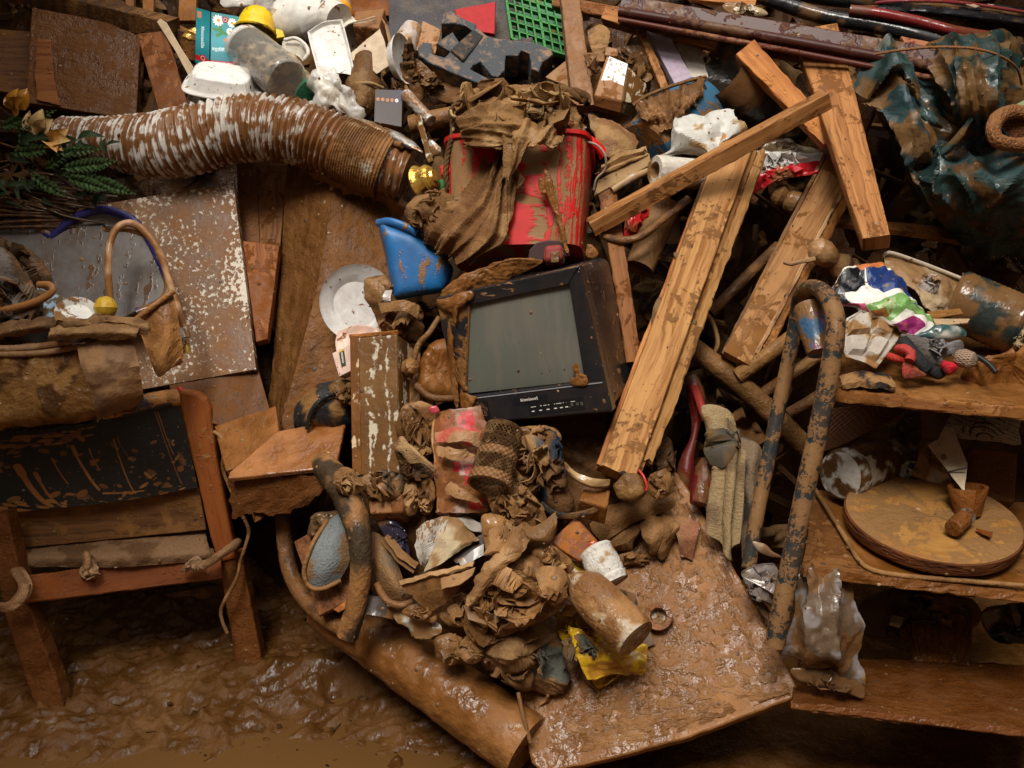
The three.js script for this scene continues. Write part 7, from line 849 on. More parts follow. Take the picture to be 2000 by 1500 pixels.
  thing('board', 'thin dark curved board in the shade below the tarpaulin', 'board', sheet([[[1620, 428, 2.62], [1720, 432, 2.6], [1850, 445, 2.56], [2060, 478, 2.52]], [[1632, 436, 2.6], [1720, 446, 2.57], [1850, 466, 2.53], [2060, 505, 2.49]]], { th: .012, fold: .001 }), { m: M('woodD', { t: [1.1, .9, .75] }) });
  const wires = []; for (let i = 0; i < 9; i++) { const x = 1800 + i * 22; wires.push(['wire', tube([[x, 470 + i * 3, 2.72], [x + 62, 545 + i * 4, 2.6], [x + 120, 640 + i * 4, 2.5]], .0014, { nr: 5, cell: .03 }), plain([.16, .12, .1], .3, .6)]); }
  for (let i = 0; i < 3; i++) wires.push(['wire', tube([[1790 + i * 40, 480 + i * 55, 2.7 - i * .07], [1900 + i * 40, 500 + i * 58, 2.69 - i * .07], [2060, 530 + i * 60, 2.68 - i * .07]], .0018, { nr: 5, cell: .03 }), plain([.12, .09, .07], .3, .6)]);
  thing('wire_rack', 'thin metal wire rack in the dark behind the upper shelf', 'rack', wires);
}

// ---------- rack on the right with what stands on it ----------
{
  const gp = M('greenpost', { rs: 2 }), gpm = M('greenpost', { t: [1, 1, 1], bump: .002 });
  thing('rack', 'metal rack with a bent tube frame, dark green paint showing through mud', 'rack', [
    ['tube_frame', tube([[1462, 1110, 2.2], [1478, 1010, 2.21], [1500, 900, 2.22], [1522, 790, 2.23], [1545, 680, 2.23], [1556, 620, 2.22], [1562, 580, 2.19], [1580, 562, 2.13], [1602, 566, 2.05], [1622, 590, 1.99], [1632, 640, 1.96], [1618, 740, 1.96], [1596, 850, 1.965], [1572, 960, 1.97], [1550, 1070, 1.975], [1530, 1170, 1.98], [1512, 1262, 1.99]], (f) => .0145 + .003 * sm(.45, .62, f), { nr: 22, ra: .0012, cell: .008, flat: 1 }), gp],
    ['shelf_board', sheet([[[1640, 640, 2.36], [1800, 642, 2.36], [2080, 650, 2.36]], [[1634, 700, 2.16], [1800, 710, 2.14], [2080, 725, 2.12]], [[1632, 758, 1.995], [1800, 776, 1.985], [2080, 802, 1.965]]], { th: .02, fold: .004, ff: 8, ra: .005, rf: 50, cell: .006, ragged: .01 }), M('mud', { t: [.95, .84, .7] })],
    ['shelf_edge', beam([1632, 772, 1.992], [2080, 816, 1.962], .022, .02, { ra: .003 }), M('pineM', { t: [.75, .6, .42] })],
    ['shelf_board', sheet([[[1578, 958, 2.31], [1800, 970, 2.31], [2080, 985, 2.31]], [[1580, 1030, 2.15], [1800, 1050, 2.13], [2080, 1070, 2.11]], [[1566, 1108, 2.0], [1800, 1134, 1.985], [2080, 1168, 1.965]]], { th: .012, fold: .003, ff: 8, ra: .002, cell: .007 }), M('pineM', { t: [.5, .4, .28] })],
    ['shelf_edge', beam([1570, 1116, 1.998], [2080, 1178, 1.962], .016, .016, { ra: .004 }), M('mud', { t: [.8, .64, .44] })],
    ['shelf_board', sheet([[[1560, 1285, 2.24], [1800, 1290, 2.24], [2080, 1300, 2.24]], [[1550, 1330, 2.12], [1800, 1350, 2.1], [2080, 1372, 2.08]], [[1548, 1372, 2.005], [1800, 1400, 1.99], [2080, 1434, 1.97]]], { th: .014, fold: .004, ff: 8, ra: .002, cell: .008 }), M('muddark', { t: [.9, .7, .55] })],
    ['shelf_edge', beam([1545, 1376, 2.004], [2080, 1442, 1.968], .012, .012, { ra: .002 }), M('muddark', { t: [1, .75, .55] })],
  ]);
  thing('cup', 'muddy cup with blue and pink paint spots caught inside the rack hoop', 'cup', lathe([1582, 598, 2.10], [1600, 690, 2.06], [[.8, .001], [.1, .026], [0, .029], [.05, .031], [.5, .028], [1, .022], [1, .001]], { c: [[.2, .115, .055], [.05, .12, .22, .6], [.3, .1, .2, .7]], cf: 26 }), { m: M('plasv') });
  thing('blister_pack', 'clear plastic blister tray with four mud-filled wells', 'blister tray', [
    ['tray', sheet([[[1655, 625, 2.07], [1708, 600, 2.10], [1768, 634, 2.10]], [[1640, 660, 2.03], [1700, 655, 2.06], [1745, 672, 2.06]], [[1650, 700, 2.0], [1678, 706, 2.01], [1708, 720, 2.01]]], { th: .002, cr: 1, fold: .001, cell: .0025, fn: (u, v) => { let h = 0; for (const [a, b] of [[.3, .3], [.68, .28], [.32, .68], [.7, .68]]) h = Math.max(h, sm(.19, .13, Math.max(Math.abs(u - a) * 1.05, Math.abs(v - b) * 1))); return .012 * h + .003 * sm(.04, .02, Math.min(u, v, 1 - u, 1 - v)); }, c: [[.48, .42, .36], [.27, .155, .08, .5]], cf: 20 }), M('plasv')]]);
  thing('bag', 'bright printed plastic bag in blue, green, pink and white on the upper shelf', 'bag', sheet([
    [[1622, 560, 2.14], [1660, 530, 2.14], [1715, 514, 2.15], [1742, 518, 2.16]], [[1625, 590, 2.11], [1680, 570, 2.09], [1740, 550, 2.10], [1772, 562, 2.12]], [[1660, 600, 2.10], [1715, 605, 2.065], [1765, 590, 2.07], [1795, 602, 2.1]], [[1690, 618, 2.09], [1740, 632, 2.06], [1790, 622, 2.06], [1828, 634, 2.09]], [[1748, 636, 2.08], [1768, 652, 2.06], [1800, 652, 2.06], [1830, 640, 2.08]]], { cr: 1, fold: .016, ff: 15, dir: 20, unit: 1, cell: .0035, th: .001 }), { m: printed(512, 512, (g, w, h) => {
      g.fillStyle = '#d9d4cb'; g.fillRect(0, 0, w, h); const p = (c, ...q) => { g.fillStyle = c; g.beginPath(); q.forEach((a, i) => i ? g.lineTo(a[0] * w, a[1] * h) : g.moveTo(a[0] * w, a[1] * h)); g.fill(); };
      p('#14161a', [.1, .02], [.5, .02], [.42, .2], [.05, .22]); p('#1d3468', [.5, .04], [1, .04], [1, .36], [.55, .32], [.45, .2]); p('#b86a3a', [.4, 0], [.9, 0], [.8, .05], [.45, .06]); p('#7c6a86', [0, .05], [.1, .05], [.12, .3], [0, .3]); p('#20222a', [.05, .2], [.2, .2], [.15, .4], [0, .4]);
      p('#6f9a55', [.2, .42], [.7, .38], [.95, .5], [1, .8], [.85, .75], [.6, .6], [.35, .7]); p('#9bb27c', [.3, .45], [.6, .42], [.5, .55]); p('#a8455f', [.05, .35], [.28, .38], [.22, .55], [.08, .5]); p('#8c2a63', [.35, .76], [.68, .7], [.75, .86], [.5, 1], [.32, .92]); p('#8a5a2c', [.25, .5], [.42, .5], [.4, .62], [.22, .64]); p('#2a3f86', [.75, .52], [.85, .5], [.84, .6]); p('#2f5a52', [.85, .85], [1, .85], [1, 1], [.8, 1]);
      mudsplat(g, w, h, 50, 12, '#8a5a30'); }, .3) });
  thing('clamshell', 'clear hinged plastic food box behind the printed bag', 'food box', [['shell', sheet([[[1726, 500, 2.22], [1745, 498, 2.23], [1800, 520, 2.24], [1880, 548, 2.25]], [[1740, 530, 2.17], [1790, 560, 2.16], [1830, 575, 2.17], [1868, 590, 2.19]], [[1790, 570, 2.13], [1800, 590, 2.12], [1822, 606, 2.12], [1845, 614, 2.14]]], { cr: 1, fold: .004, ff: 16, fn: (u, v) => .008 * sm(.1, .2, Math.min(u, 1 - u, v, 1 - v)), c: [[.42, .34, .26], [.26, .16, .09, .48]], cf: 14 }), M('plasv')], ['rim', tube([[1724, 500, 2.215], [1740, 494, 2.22], [1800, 514, 2.235], [1880, 545, 2.245]], .004, { c: [[.5, .42, .33]] }), M('plasv')], ['contents', blob([[1785, 545], [1815, 535], [1838, 545], [1830, 570], [1800, 575]], { d: 2.15, bulge: .012, fold: .012, ff: 26, c: [[.45, .4, .38], [.25, .15, .08, .5]] }), M('wetv')]]);
  thing('bottle', 'large dark textured plastic bottle lying at the back of the upper shelf', 'bottle', lathe([1858, 580, 2.2], [2000, 640, 2.16], [[0, .001], [0, .05], [.06, .058], ...Array.from({ length: 24 }, (_, i) => [.1 + i * .034, .058 + (i % 2) * .0012]), [.95, .055], [1, .03], [1, .001]], { nr: 48, c: [[.025, .035, .032], [.16, .09, .045, .53]], cf: 12 }), { m: M('plasv') });
  thing('carton', 'flattened green and cream carton edges sticking out under the bottle', 'carton', [['flap', slab([[1810, 608, 2.1], [1875, 602, 2.1], [1882, 612, 2.09], [1822, 622, 2.08]], .003), M('pineO', { t: [.5, .5, .35] })], ['flap', slab([[1822, 622, 2.08], [1895, 622, 2.08], [1890, 630, 2.07], [1830, 636, 2.06]], .003), M('cardL', { t: [.8, .7, .6] })], ['flap', blob([[1780, 655], [1830, 640], [1875, 645], [1882, 655], [1840, 662], [1790, 664]], { d: 2.05, bulge: .01, cr: 1, fold: .005, c: [[.5, .46, .4], [.03, .08, .08, .52]], cf: 12 }), M('plasv')]]);
  thing('glove', 'grey and black work glove lying on the upper shelf edge', 'glove', [['palm', blob([[1758, 655], [1790, 655], [1840, 668], [1880, 665], [1878, 690], [1845, 700], [1840, 715], [1808, 708], [1785, 690]], { d: 2.045, bulge: .025, fold: .008, ff: 18, c: [[.2, .19, .19], [.12, .1, .09, .55]] }), M('clothv')], ['cuff', tube([[1762, 662, 2.04], [1785, 690, 2.02], [1805, 712, 2.01], [1812, 722, 2.01]], .012, { flat: .6, c: [[.02, .02, .02]] }), M('clothv')]]);
  thing('glove', 'red and black glove fingers below the grey glove', 'glove', [['finger', tube([[1756, 682, 2.02], [1768, 682, 2.0], [1780, 692, 1.995], [1776, 705, 1.99]], .009, { c: [[.45, .05, .04]] }), M('clothv')], ['finger', blob([[1765, 705], [1780, 698], [1788, 715], [1808, 730], [1800, 738], [1766, 738]], { d: 2.0, bulge: .012, fold: .005, c: [[.42, .05, .045], [.25, .07, .05, .6]] }), M('clothv')], ['finger', tube([[1735, 695, 2.03], [1750, 700, 2.02], [1768, 702, 2.01]], .007, { c: [[.4, .04, .03]] }), M('clothv')], ['palm', blob([[1768, 700], [1790, 695], [1830, 715], [1848, 730], [1830, 740], [1800, 722]], { d: 2.025, bulge: .014, fold: .005, c: [[.02, .02, .022]] }), M('clothv')]]);
  thing('glove', 'bright red glove tip between the grey glove and the brush', 'glove', blob([[1840, 704], [1862, 710], [1868, 718], [1855, 732], [1842, 725]], { d: 2.01, bulge: .012, fold: .004, c: [[.5, .015, .03], [.12, .02, .02, .62]] }), { m: M('clothv') });
  thing('brush', 'small grey knobbed brush head with a dark handle on the upper shelf', 'brush', [['head', lathe([1862, 694, 2.02], [1908, 708, 2.0], [[0, .001], [.1, .012], [.4, .0175], [.8, .016], [1, .006], [1, .001]], { c: [[.14, .12, .11]] }), M('weave', { t: [4, 6, 9] })], ['handle', tube([[1885, 690, 2.04], [1915, 700, 2.02], [1935, 715, 2.0], [1945, 728, 1.99]], .005, { c: [[.02, .018, .016]] }), M('plasv')]]);
  thing('mud_lump', 'uneven clods of mud along the right end of the upper shelf', 'mud', blob([[1880, 735], [1920, 705], [1980, 695], [2050, 690], [2060, 770], [1990, 775], [1920, 765]], { d: 2.06, bulge: .03, fold: .014, ff: 16, ra: .005, up: .6 }), { m: M('mud', { t: [1.1, .95, .8] }) });
  thing('board', 'cracked flat piece of muddy bark-like board at the left of the upper shelf', 'board', sheet([[[1640, 735, 2.01], [1690, 722, 2.03], [1740, 732, 2.03]], [[1645, 752, 1.985], [1690, 748, 1.985], [1750, 756, 1.985]]], { th: .01, fold: .006, ff: 22, ragged: .012, c: [[.32, .19, .1], [.03, .025, .025, .6]], cf: 24 }), { m: M('wetv') });
  thing('carton', 'torn muddy paper carton at the right edge of the upper shelf', 'carton', blob([[1975, 630], [2010, 600], [2060, 610], [2060, 690], [1990, 690], [1970, 660]], { d: 2.13, bulge: .025, cr: 1, fold: .012, ff: 16, sharp: 1, c: [[.25, .15, .08], [.4, .32, .22, .6]] }), { m: M('paperv') });
  // middle shelf
  const pl = plane([1650, 1000, 2.21], [2000, 1040, 2.175], [1800, 1130, 1.99]);
  thing('baking_tray', 'flat brown baking tray with a rolled rim on the middle shelf', 'tray', [['tray', slab([[1592, 958, 2.28], [1690, 962, 2.28], [2080, 1000, 2.27], [2080, 1150, 1.98], [1760, 1122, 2.0], [1702, 1112, 2.01], [1676, 1094, 2.04], [1650, 1050, 2.1]], .004, { rough: 0 }), M('mud', { t: [.85, .68, .46], bump: .001 })], ['rim', tube([[1592, 956, 2.275], [1620, 1000, 2.19], [1652, 1052, 2.09], [1676, 1092, 2.03], [1702, 1112, 2.0], [1760, 1124, 1.99], [1900, 1136, 1.98], [2080, 1150, 1.965]], .0045, { c: [[.28, .16, .075], [.2, .11, .05, .5]] }), M('wetv')]]);
  { const c = V([1819, 1024, 2.115]), nrm = new THREE.Vector3(.03, 1, .08).normalize(), R = .158, P = c.clone().addScaledVector(nrm, .018), Bm = c.clone().addScaledVector(nrm, -.012);
    const toPx = (w) => { const r = w.clone().sub(CAM), d = r.dot(FW); return [1000 + r.dot(RT) / d / K, 750 - r.dot(UP) / d / K, d]; };
    const a = toPx(Bm), b = toPx(P);
    thing('wood_slice', 'large round slice of a tree trunk with bark edge on the baking tray', 'wood slice', [['face', lathe(a, b, [[.98, .001], [.98, R * .5], [1.0, R * .97], [.97, R], [.9, R]], { nr: 90, dent: .002, ur: .16 }), M('disc', { t: [.85, .8, .72] })], ['bark', lathe(a, b, [[.92, R * .985], [.9, R + .003], [.5, R + .004], [.1, R], [0, R * .97], [0, .001]], { nr: 90, dent: .006 }), M('bark', { t: [.85, .75, .65] })]]);
    const on = (x, z, h) => toPx(P.clone().add(new THREE.Vector3(x, h, z)));
    thing('pot', 'small clay pot coated in mud on the right of the wood slice', 'pot', lathe(on(.068, -.008, .0), on(.066, -.02, .052), [[0, .001], [0, .024], [.5, .03], [.95, .0365], [1, .036], [.97, .029], [.3, .024], [.3, .001]], { nr: 44, dent: .002 }), { m: M('mud', { t: [.9, .68, .48] }) });
    thing('stopper', 'muddy bottle-stopper handle lying on the wood slice', 'handle', [['grip', lathe(on(.005, .082, .016), on(.038, .045, .018), [[0, .001], [0, .014], [.06, .0165], [.6, .0165], [.98, .016], [1, .001]], { dent: .0015 }), M('mud', { t: [.72, .55, .4] })], ['clip', lathe(on(.038, .046, .018), on(.05, .034, .019), [[0, .001], [0, .0145], [.4, .017], [.6, .013], [1, .0145], [1, .001]], { dent: .003 }), M('metal', { t: [.35, .3, .25] })]]);
    thing('mud_lump', 'dark wet mud footprint-like stain beside the stopper handle', 'mud', slab([on(.06, .05, .0015), on(.075, .062, .0015), on(.086, .066, .0015), on(.08, .076, .0015), on(.073, .088, .0015), on(.062, .074, .0015), on(.058, .062, .0015)], .001, { rough: .002, step: .006 }), { m: M('muddark', { t: [1.2, .8, .5] }) }); }
  thing('jar', 'muddy white jar lying on its side at the back of the middle shelf', 'jar', [['body', lathe([1642, 928, 2.2], [1730, 906, 2.3], [[0, .001], [0, .048], [.08, .052], [.16, .052], [.18, .048], [.75, .05], [.78, .053], [.9, .053], [1, .045], [1, .001]], { nr: 48, c: [[.09, .045, .02], [.55, .52, .45, .57], [.14, .07, .03, .62]], cf: 22 }), M('wetv')], ['label', lathe([1638, 929, 2.196], [1642, 928, 2.2], [[0, .001], [.2, .03], [1, .046]], { c: [[.5, .48, .44], [.1, .05, .02, .52]], cf: 26 }), M('paperv')]]);
  thing('cloth', 'white cloth printed with bold black lettering curves, hanging under the upper shelf', 'cloth', sheet([[[1870, 795, 2.27], [1930, 798, 2.26], [1992, 808, 2.28]], [[1846, 830, 2.25], [1920, 830, 2.22], [1990, 840, 2.25]], [[1860, 858, 2.26], [1930, 862, 2.24], [1995, 868, 2.26]]], { cr: 1, fold: .012, ff: 12, unit: 1 }), { m: printed(512, 256, (g, w, h) => { g.fillStyle = '#8f8274'; g.fillRect(0, 0, w, h); g.strokeStyle = '#17120f'; g.lineWidth = 12; for (const [x, y, r] of [[250, 240, 60], [250, 240, 100], [250, 240, 140], [420, 30, 60], [420, 30, 95]]) { g.beginPath(); g.arc(x, y, r, 3.4, 5.8); g.stroke(); } g.font = '22px serif'; g.fillStyle = '#3c2f26'; g.save(); g.rotate(.25); for (let r = 0; r < 9; r++) { let x = 20; while (x < w) { g.fillRect(x, r * 26 - 40, rr(3, 12), rr(6, 12)); x += rr(10, 18); } } g.restore(); mudsplat(g, w, h, 40, 14, '#5f3b1f'); }, .7) });
  thing('card', 'white triangular paper card with a black line and mud dot leaning on the wood slice', 'card', [['card', slab([[1845, 832, 2.2], [1862, 838, 2.2], [1890, 905, 2.13], [1884, 962, 2.10], [1812, 868, 2.17], [1832, 858, 2.18]], .002, { rough: .001 }), M('cardL', { t: [1.05, 1.1, 1.12] })], ['dot', slab([[1838, 888, 2.146], [1846, 886, 2.146], [1850, 894, 2.142], [1844, 899, 2.142], [1838, 896, 2.142]], .001, { rough: 0 }), plain([.16, .08, .03])], ['line', beam([1850, 922, 2.125], [1888, 914, 2.11], .003, .001), plain([.03, .02, .015])]]);
  thing('paper', 'crumpled cream paper behind the white triangular card', 'paper', blob([[1775, 925], [1800, 880], [1820, 862], [1840, 900], [1860, 940], [1830, 945], [1800, 935]], { d: 2.23, bulge: .03, cr: 1, fold: .016, ff: 16, sharp: 1, c: [[.45, .37, .27], [.22, .13, .07, .5]] }), { m: M('paperv') });
  thing('scrap', 'small black and white label scrap beside the jar', 'scrap', blob([[1752, 922], [1770, 900], [1795, 905], [1790, 930], [1765, 932]], { d: 2.24, bulge: .012, cr: 1, fold: .008, c: [[.4, .37, .33], [.03, .03, .03, .5]], cf: 30 }), { m: M('paperv') });
  thing('box', 'dark muddy block at the back right of the middle shelf', 'box', hex([[1890, 870, 2.26], [1994, 878, 2.27], [1990, 985, 2.2], [1888, 970, 2.2]], .08, .012, { crush: .01 }), { m: M('muddark', { t: [1, .85, .7] }) });
  thing('rag', 'dim crumpled rag hanging behind the jar under the upper shelf', 'rag', blob([[1740, 810], [1790, 800], [1800, 850], [1780, 890], [1755, 900], [1735, 850]], { d: 2.38, bulge: .02, cr: 1, fold: .016, ff: 16, c: [[.1, .06, .035], [.3, .26, .22, .6]] }), { m: M('paperv') });
  thing('woven_panel', 'dark woven panel slanting under the upper shelf behind the posts', 'woven panel', sheet([[[1605, 800, 2.3], [1720, 785, 2.3], [1790, 772, 2.3]], [[1600, 850, 2.28], [1690, 830, 2.28], [1780, 788, 2.28]], [[1600, 885, 2.27], [1660, 862, 2.27], [1760, 810, 2.27]]], { fold: .001, th: .01 }), { m: M('weave', { t: [1.6, 1.3, 1] }) });
  // below the middle shelf
  thing('bag', 'translucent grey plastic bag of wet rubbish hanging below the middle shelf', 'bag', [
    ['film', sheet([[[1556, 1105, 2.03], [1585, 1100, 2.0], [1625, 1112, 2.0], [1645, 1122, 2.04]], [[1550, 1160, 2.02], [1588, 1160, 1.975], [1632, 1165, 1.975], [1662, 1172, 2.03]], [[1542, 1215, 2.02], [1590, 1222, 1.96], [1640, 1225, 1.96], [1678, 1228, 2.03]], [[1530, 1262, 2.03], [1588, 1275, 1.975], [1640, 1282, 1.97], [1676, 1290, 2.03]], [[1528, 1275, 2.06], [1585, 1298, 2.03], [1640, 1312, 2.03], [1690, 1342, 2.04]]], { cr: 1, fold: .006, ff: 14, cell: .0038, crease: .6, th: .001, fn: (u, v) => .011 * (1 - 2 * Math.pow(Math.abs(Math.sin(u * 9 + .8 * Math.sin(v * 3))), .7)) * (1 - .6 * v) + .006 * Math.sin(v * 14 + u * 8) * v, c: [[.12, .085, .068], [.25, .22, .21, .6], [.17, .095, .048, .55]], cf: 12 }), M('plasv', { r: .8 })],
    ['hanging_corner', blob([[1545, 1305], [1600, 1306], [1670, 1312], [1688, 1362], [1640, 1350], [1560, 1330]], { d: 2.03, bulge: .015, cr: 1, fold: .006, c: [[.13, .07, .035]] }), M('plasv')]]);
  thing('bag', 'clear crinkled plastic sheet between the muddy panel and rack posts', 'plastic bag', blob([[1445, 1115], [1500, 1098], [1520, 1110], [1530, 1180], [1515, 1215], [1495, 1210], [1465, 1160]], { d: 2.12, bulge: .025, cr: 1, fold: .014, ff: 16, dir: 25, an: .5, c: [[.2, .16, .14], [.09, .055, .035, .5]] }), { m: M('plasv') });
  thing('scrap', 'pale shiny leaf-shaped scrap left of the front rack post', 'scrap', blob([[1470, 1058], [1490, 1062], [1510, 1078], [1525, 1088], [1505, 1088], [1480, 1076]], { d: 2.1, bulge: .008, cr: 1, fold: .002, c: [[.35, .27, .22], [.2, .12, .08, .5]] }), { m: M('plasv') });
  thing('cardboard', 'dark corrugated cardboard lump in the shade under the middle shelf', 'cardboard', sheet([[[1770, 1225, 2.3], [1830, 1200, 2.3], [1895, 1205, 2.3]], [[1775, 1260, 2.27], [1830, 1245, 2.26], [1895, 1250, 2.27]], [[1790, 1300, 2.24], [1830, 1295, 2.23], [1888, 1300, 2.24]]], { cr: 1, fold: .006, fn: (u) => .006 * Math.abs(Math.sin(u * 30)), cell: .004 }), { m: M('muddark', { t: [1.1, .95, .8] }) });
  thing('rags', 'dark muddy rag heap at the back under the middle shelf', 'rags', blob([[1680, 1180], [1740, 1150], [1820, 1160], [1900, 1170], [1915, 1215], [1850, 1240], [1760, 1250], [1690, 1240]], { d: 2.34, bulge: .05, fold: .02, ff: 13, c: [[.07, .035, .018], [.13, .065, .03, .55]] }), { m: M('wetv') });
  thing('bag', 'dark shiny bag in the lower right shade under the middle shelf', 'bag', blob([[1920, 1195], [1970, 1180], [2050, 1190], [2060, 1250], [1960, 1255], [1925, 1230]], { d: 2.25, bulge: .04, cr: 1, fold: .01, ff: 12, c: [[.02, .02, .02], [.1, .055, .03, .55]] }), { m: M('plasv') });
  thing('pack', 'small foil pill pack lying in the shade below the middle shelf', 'pill pack', hex([[1742, 1200, 2.2], [1766, 1205, 2.2], [1760, 1222, 2.18], [1738, 1216, 2.18]], .008, .002), { m: M('metal', { t: [.5, .45, .3] }) });
}
{ // red chair and towel between the planks and the rack
  thing('chair', 'dark red painted chair frame standing in the dark behind the towel', 'chair', [
    ['back_post', tube([[1350, 735, 2.4], [1362, 790, 2.38], [1356, 850, 2.36], [1342, 900, 2.35], [1336, 960, 2.34]], (f) => .013 + .006 * Math.sin(f * 9), { lump: .2, c: [[.12, .010, .009], [.13, .06, .03, .54]] }), M('plasv')],
    ['post', lathe([1385, 900, 2.28], [1366, 985, 2.25], [[0, .001], [0, .018], [.15, .022], [.2, .024], [.35, .024], [.4, .026], [.8, .023], [1, .02], [1, .001]], { c: [[.14, .011, .010], [.13, .06, .03, .54]] }), M('plasv')],
    ['rail', tube([[1350, 740, 2.4], [1362, 770, 2.36], [1372, 800, 2.33], [1380, 820, 2.32]], .009, { flat: .6, c: [[.25, .03, .025], [.16, .07, .035, .55]] }), M('plasv')]]);
  thing('towel', 'long grey-green towel with a ruffled edge hanging in front of the red chair', 'towel', [['upper', blob([[1368, 800], [1385, 788], [1415, 795], [1432, 812], [1440, 850], [1436, 900], [1410, 930], [1390, 915], [1376, 880], [1380, 845]], { d: 2.24, bulge: .03, fold: .01, ff: 16, dir: 80, an: 1.6, c: [[.32, .25, .17], [.12, .11, .09, .55], [.26, .16, .09, .6]] }), M('clothv')],
    ['fall', sheet([[[1400, 830, 2.24], [1420, 815, 2.22], [1438, 850, 2.22], [1452, 880, 2.24]], [[1395, 930, 2.23], [1412, 920, 2.2], [1432, 930, 2.2], [1450, 940, 2.22]], [[1382, 1000, 2.22], [1405, 1010, 2.19], [1425, 1020, 2.19], [1446, 1010, 2.21]], [[1385, 1035, 2.21], [1402, 1060, 2.19], [1425, 1095, 2.18], [1440, 1060, 2.2]]], { th: .006, fn: (u) => .012 * Math.sin(u * 13), fold: .003, c: [[.3, .23, .15], [.17, .12, .08, .5]] }), M('clothv')]]);
  thing('cloth', 'dim printed cloth hanging behind the rack post right of the towel', 'cloth', sheet([[[1446, 850, 2.3], [1470, 860, 2.3], [1490, 880, 2.3]], [[1450, 930, 2.28], [1470, 935, 2.27], [1480, 940, 2.28]], [[1448, 1090, 2.26], [1462, 1095, 2.25], [1475, 1085, 2.26]]], { fold: .012, ff: 10, c: [[.2, .15, .12], [.05, .04, .035, .52]] }), { m: M('clothv') });
}

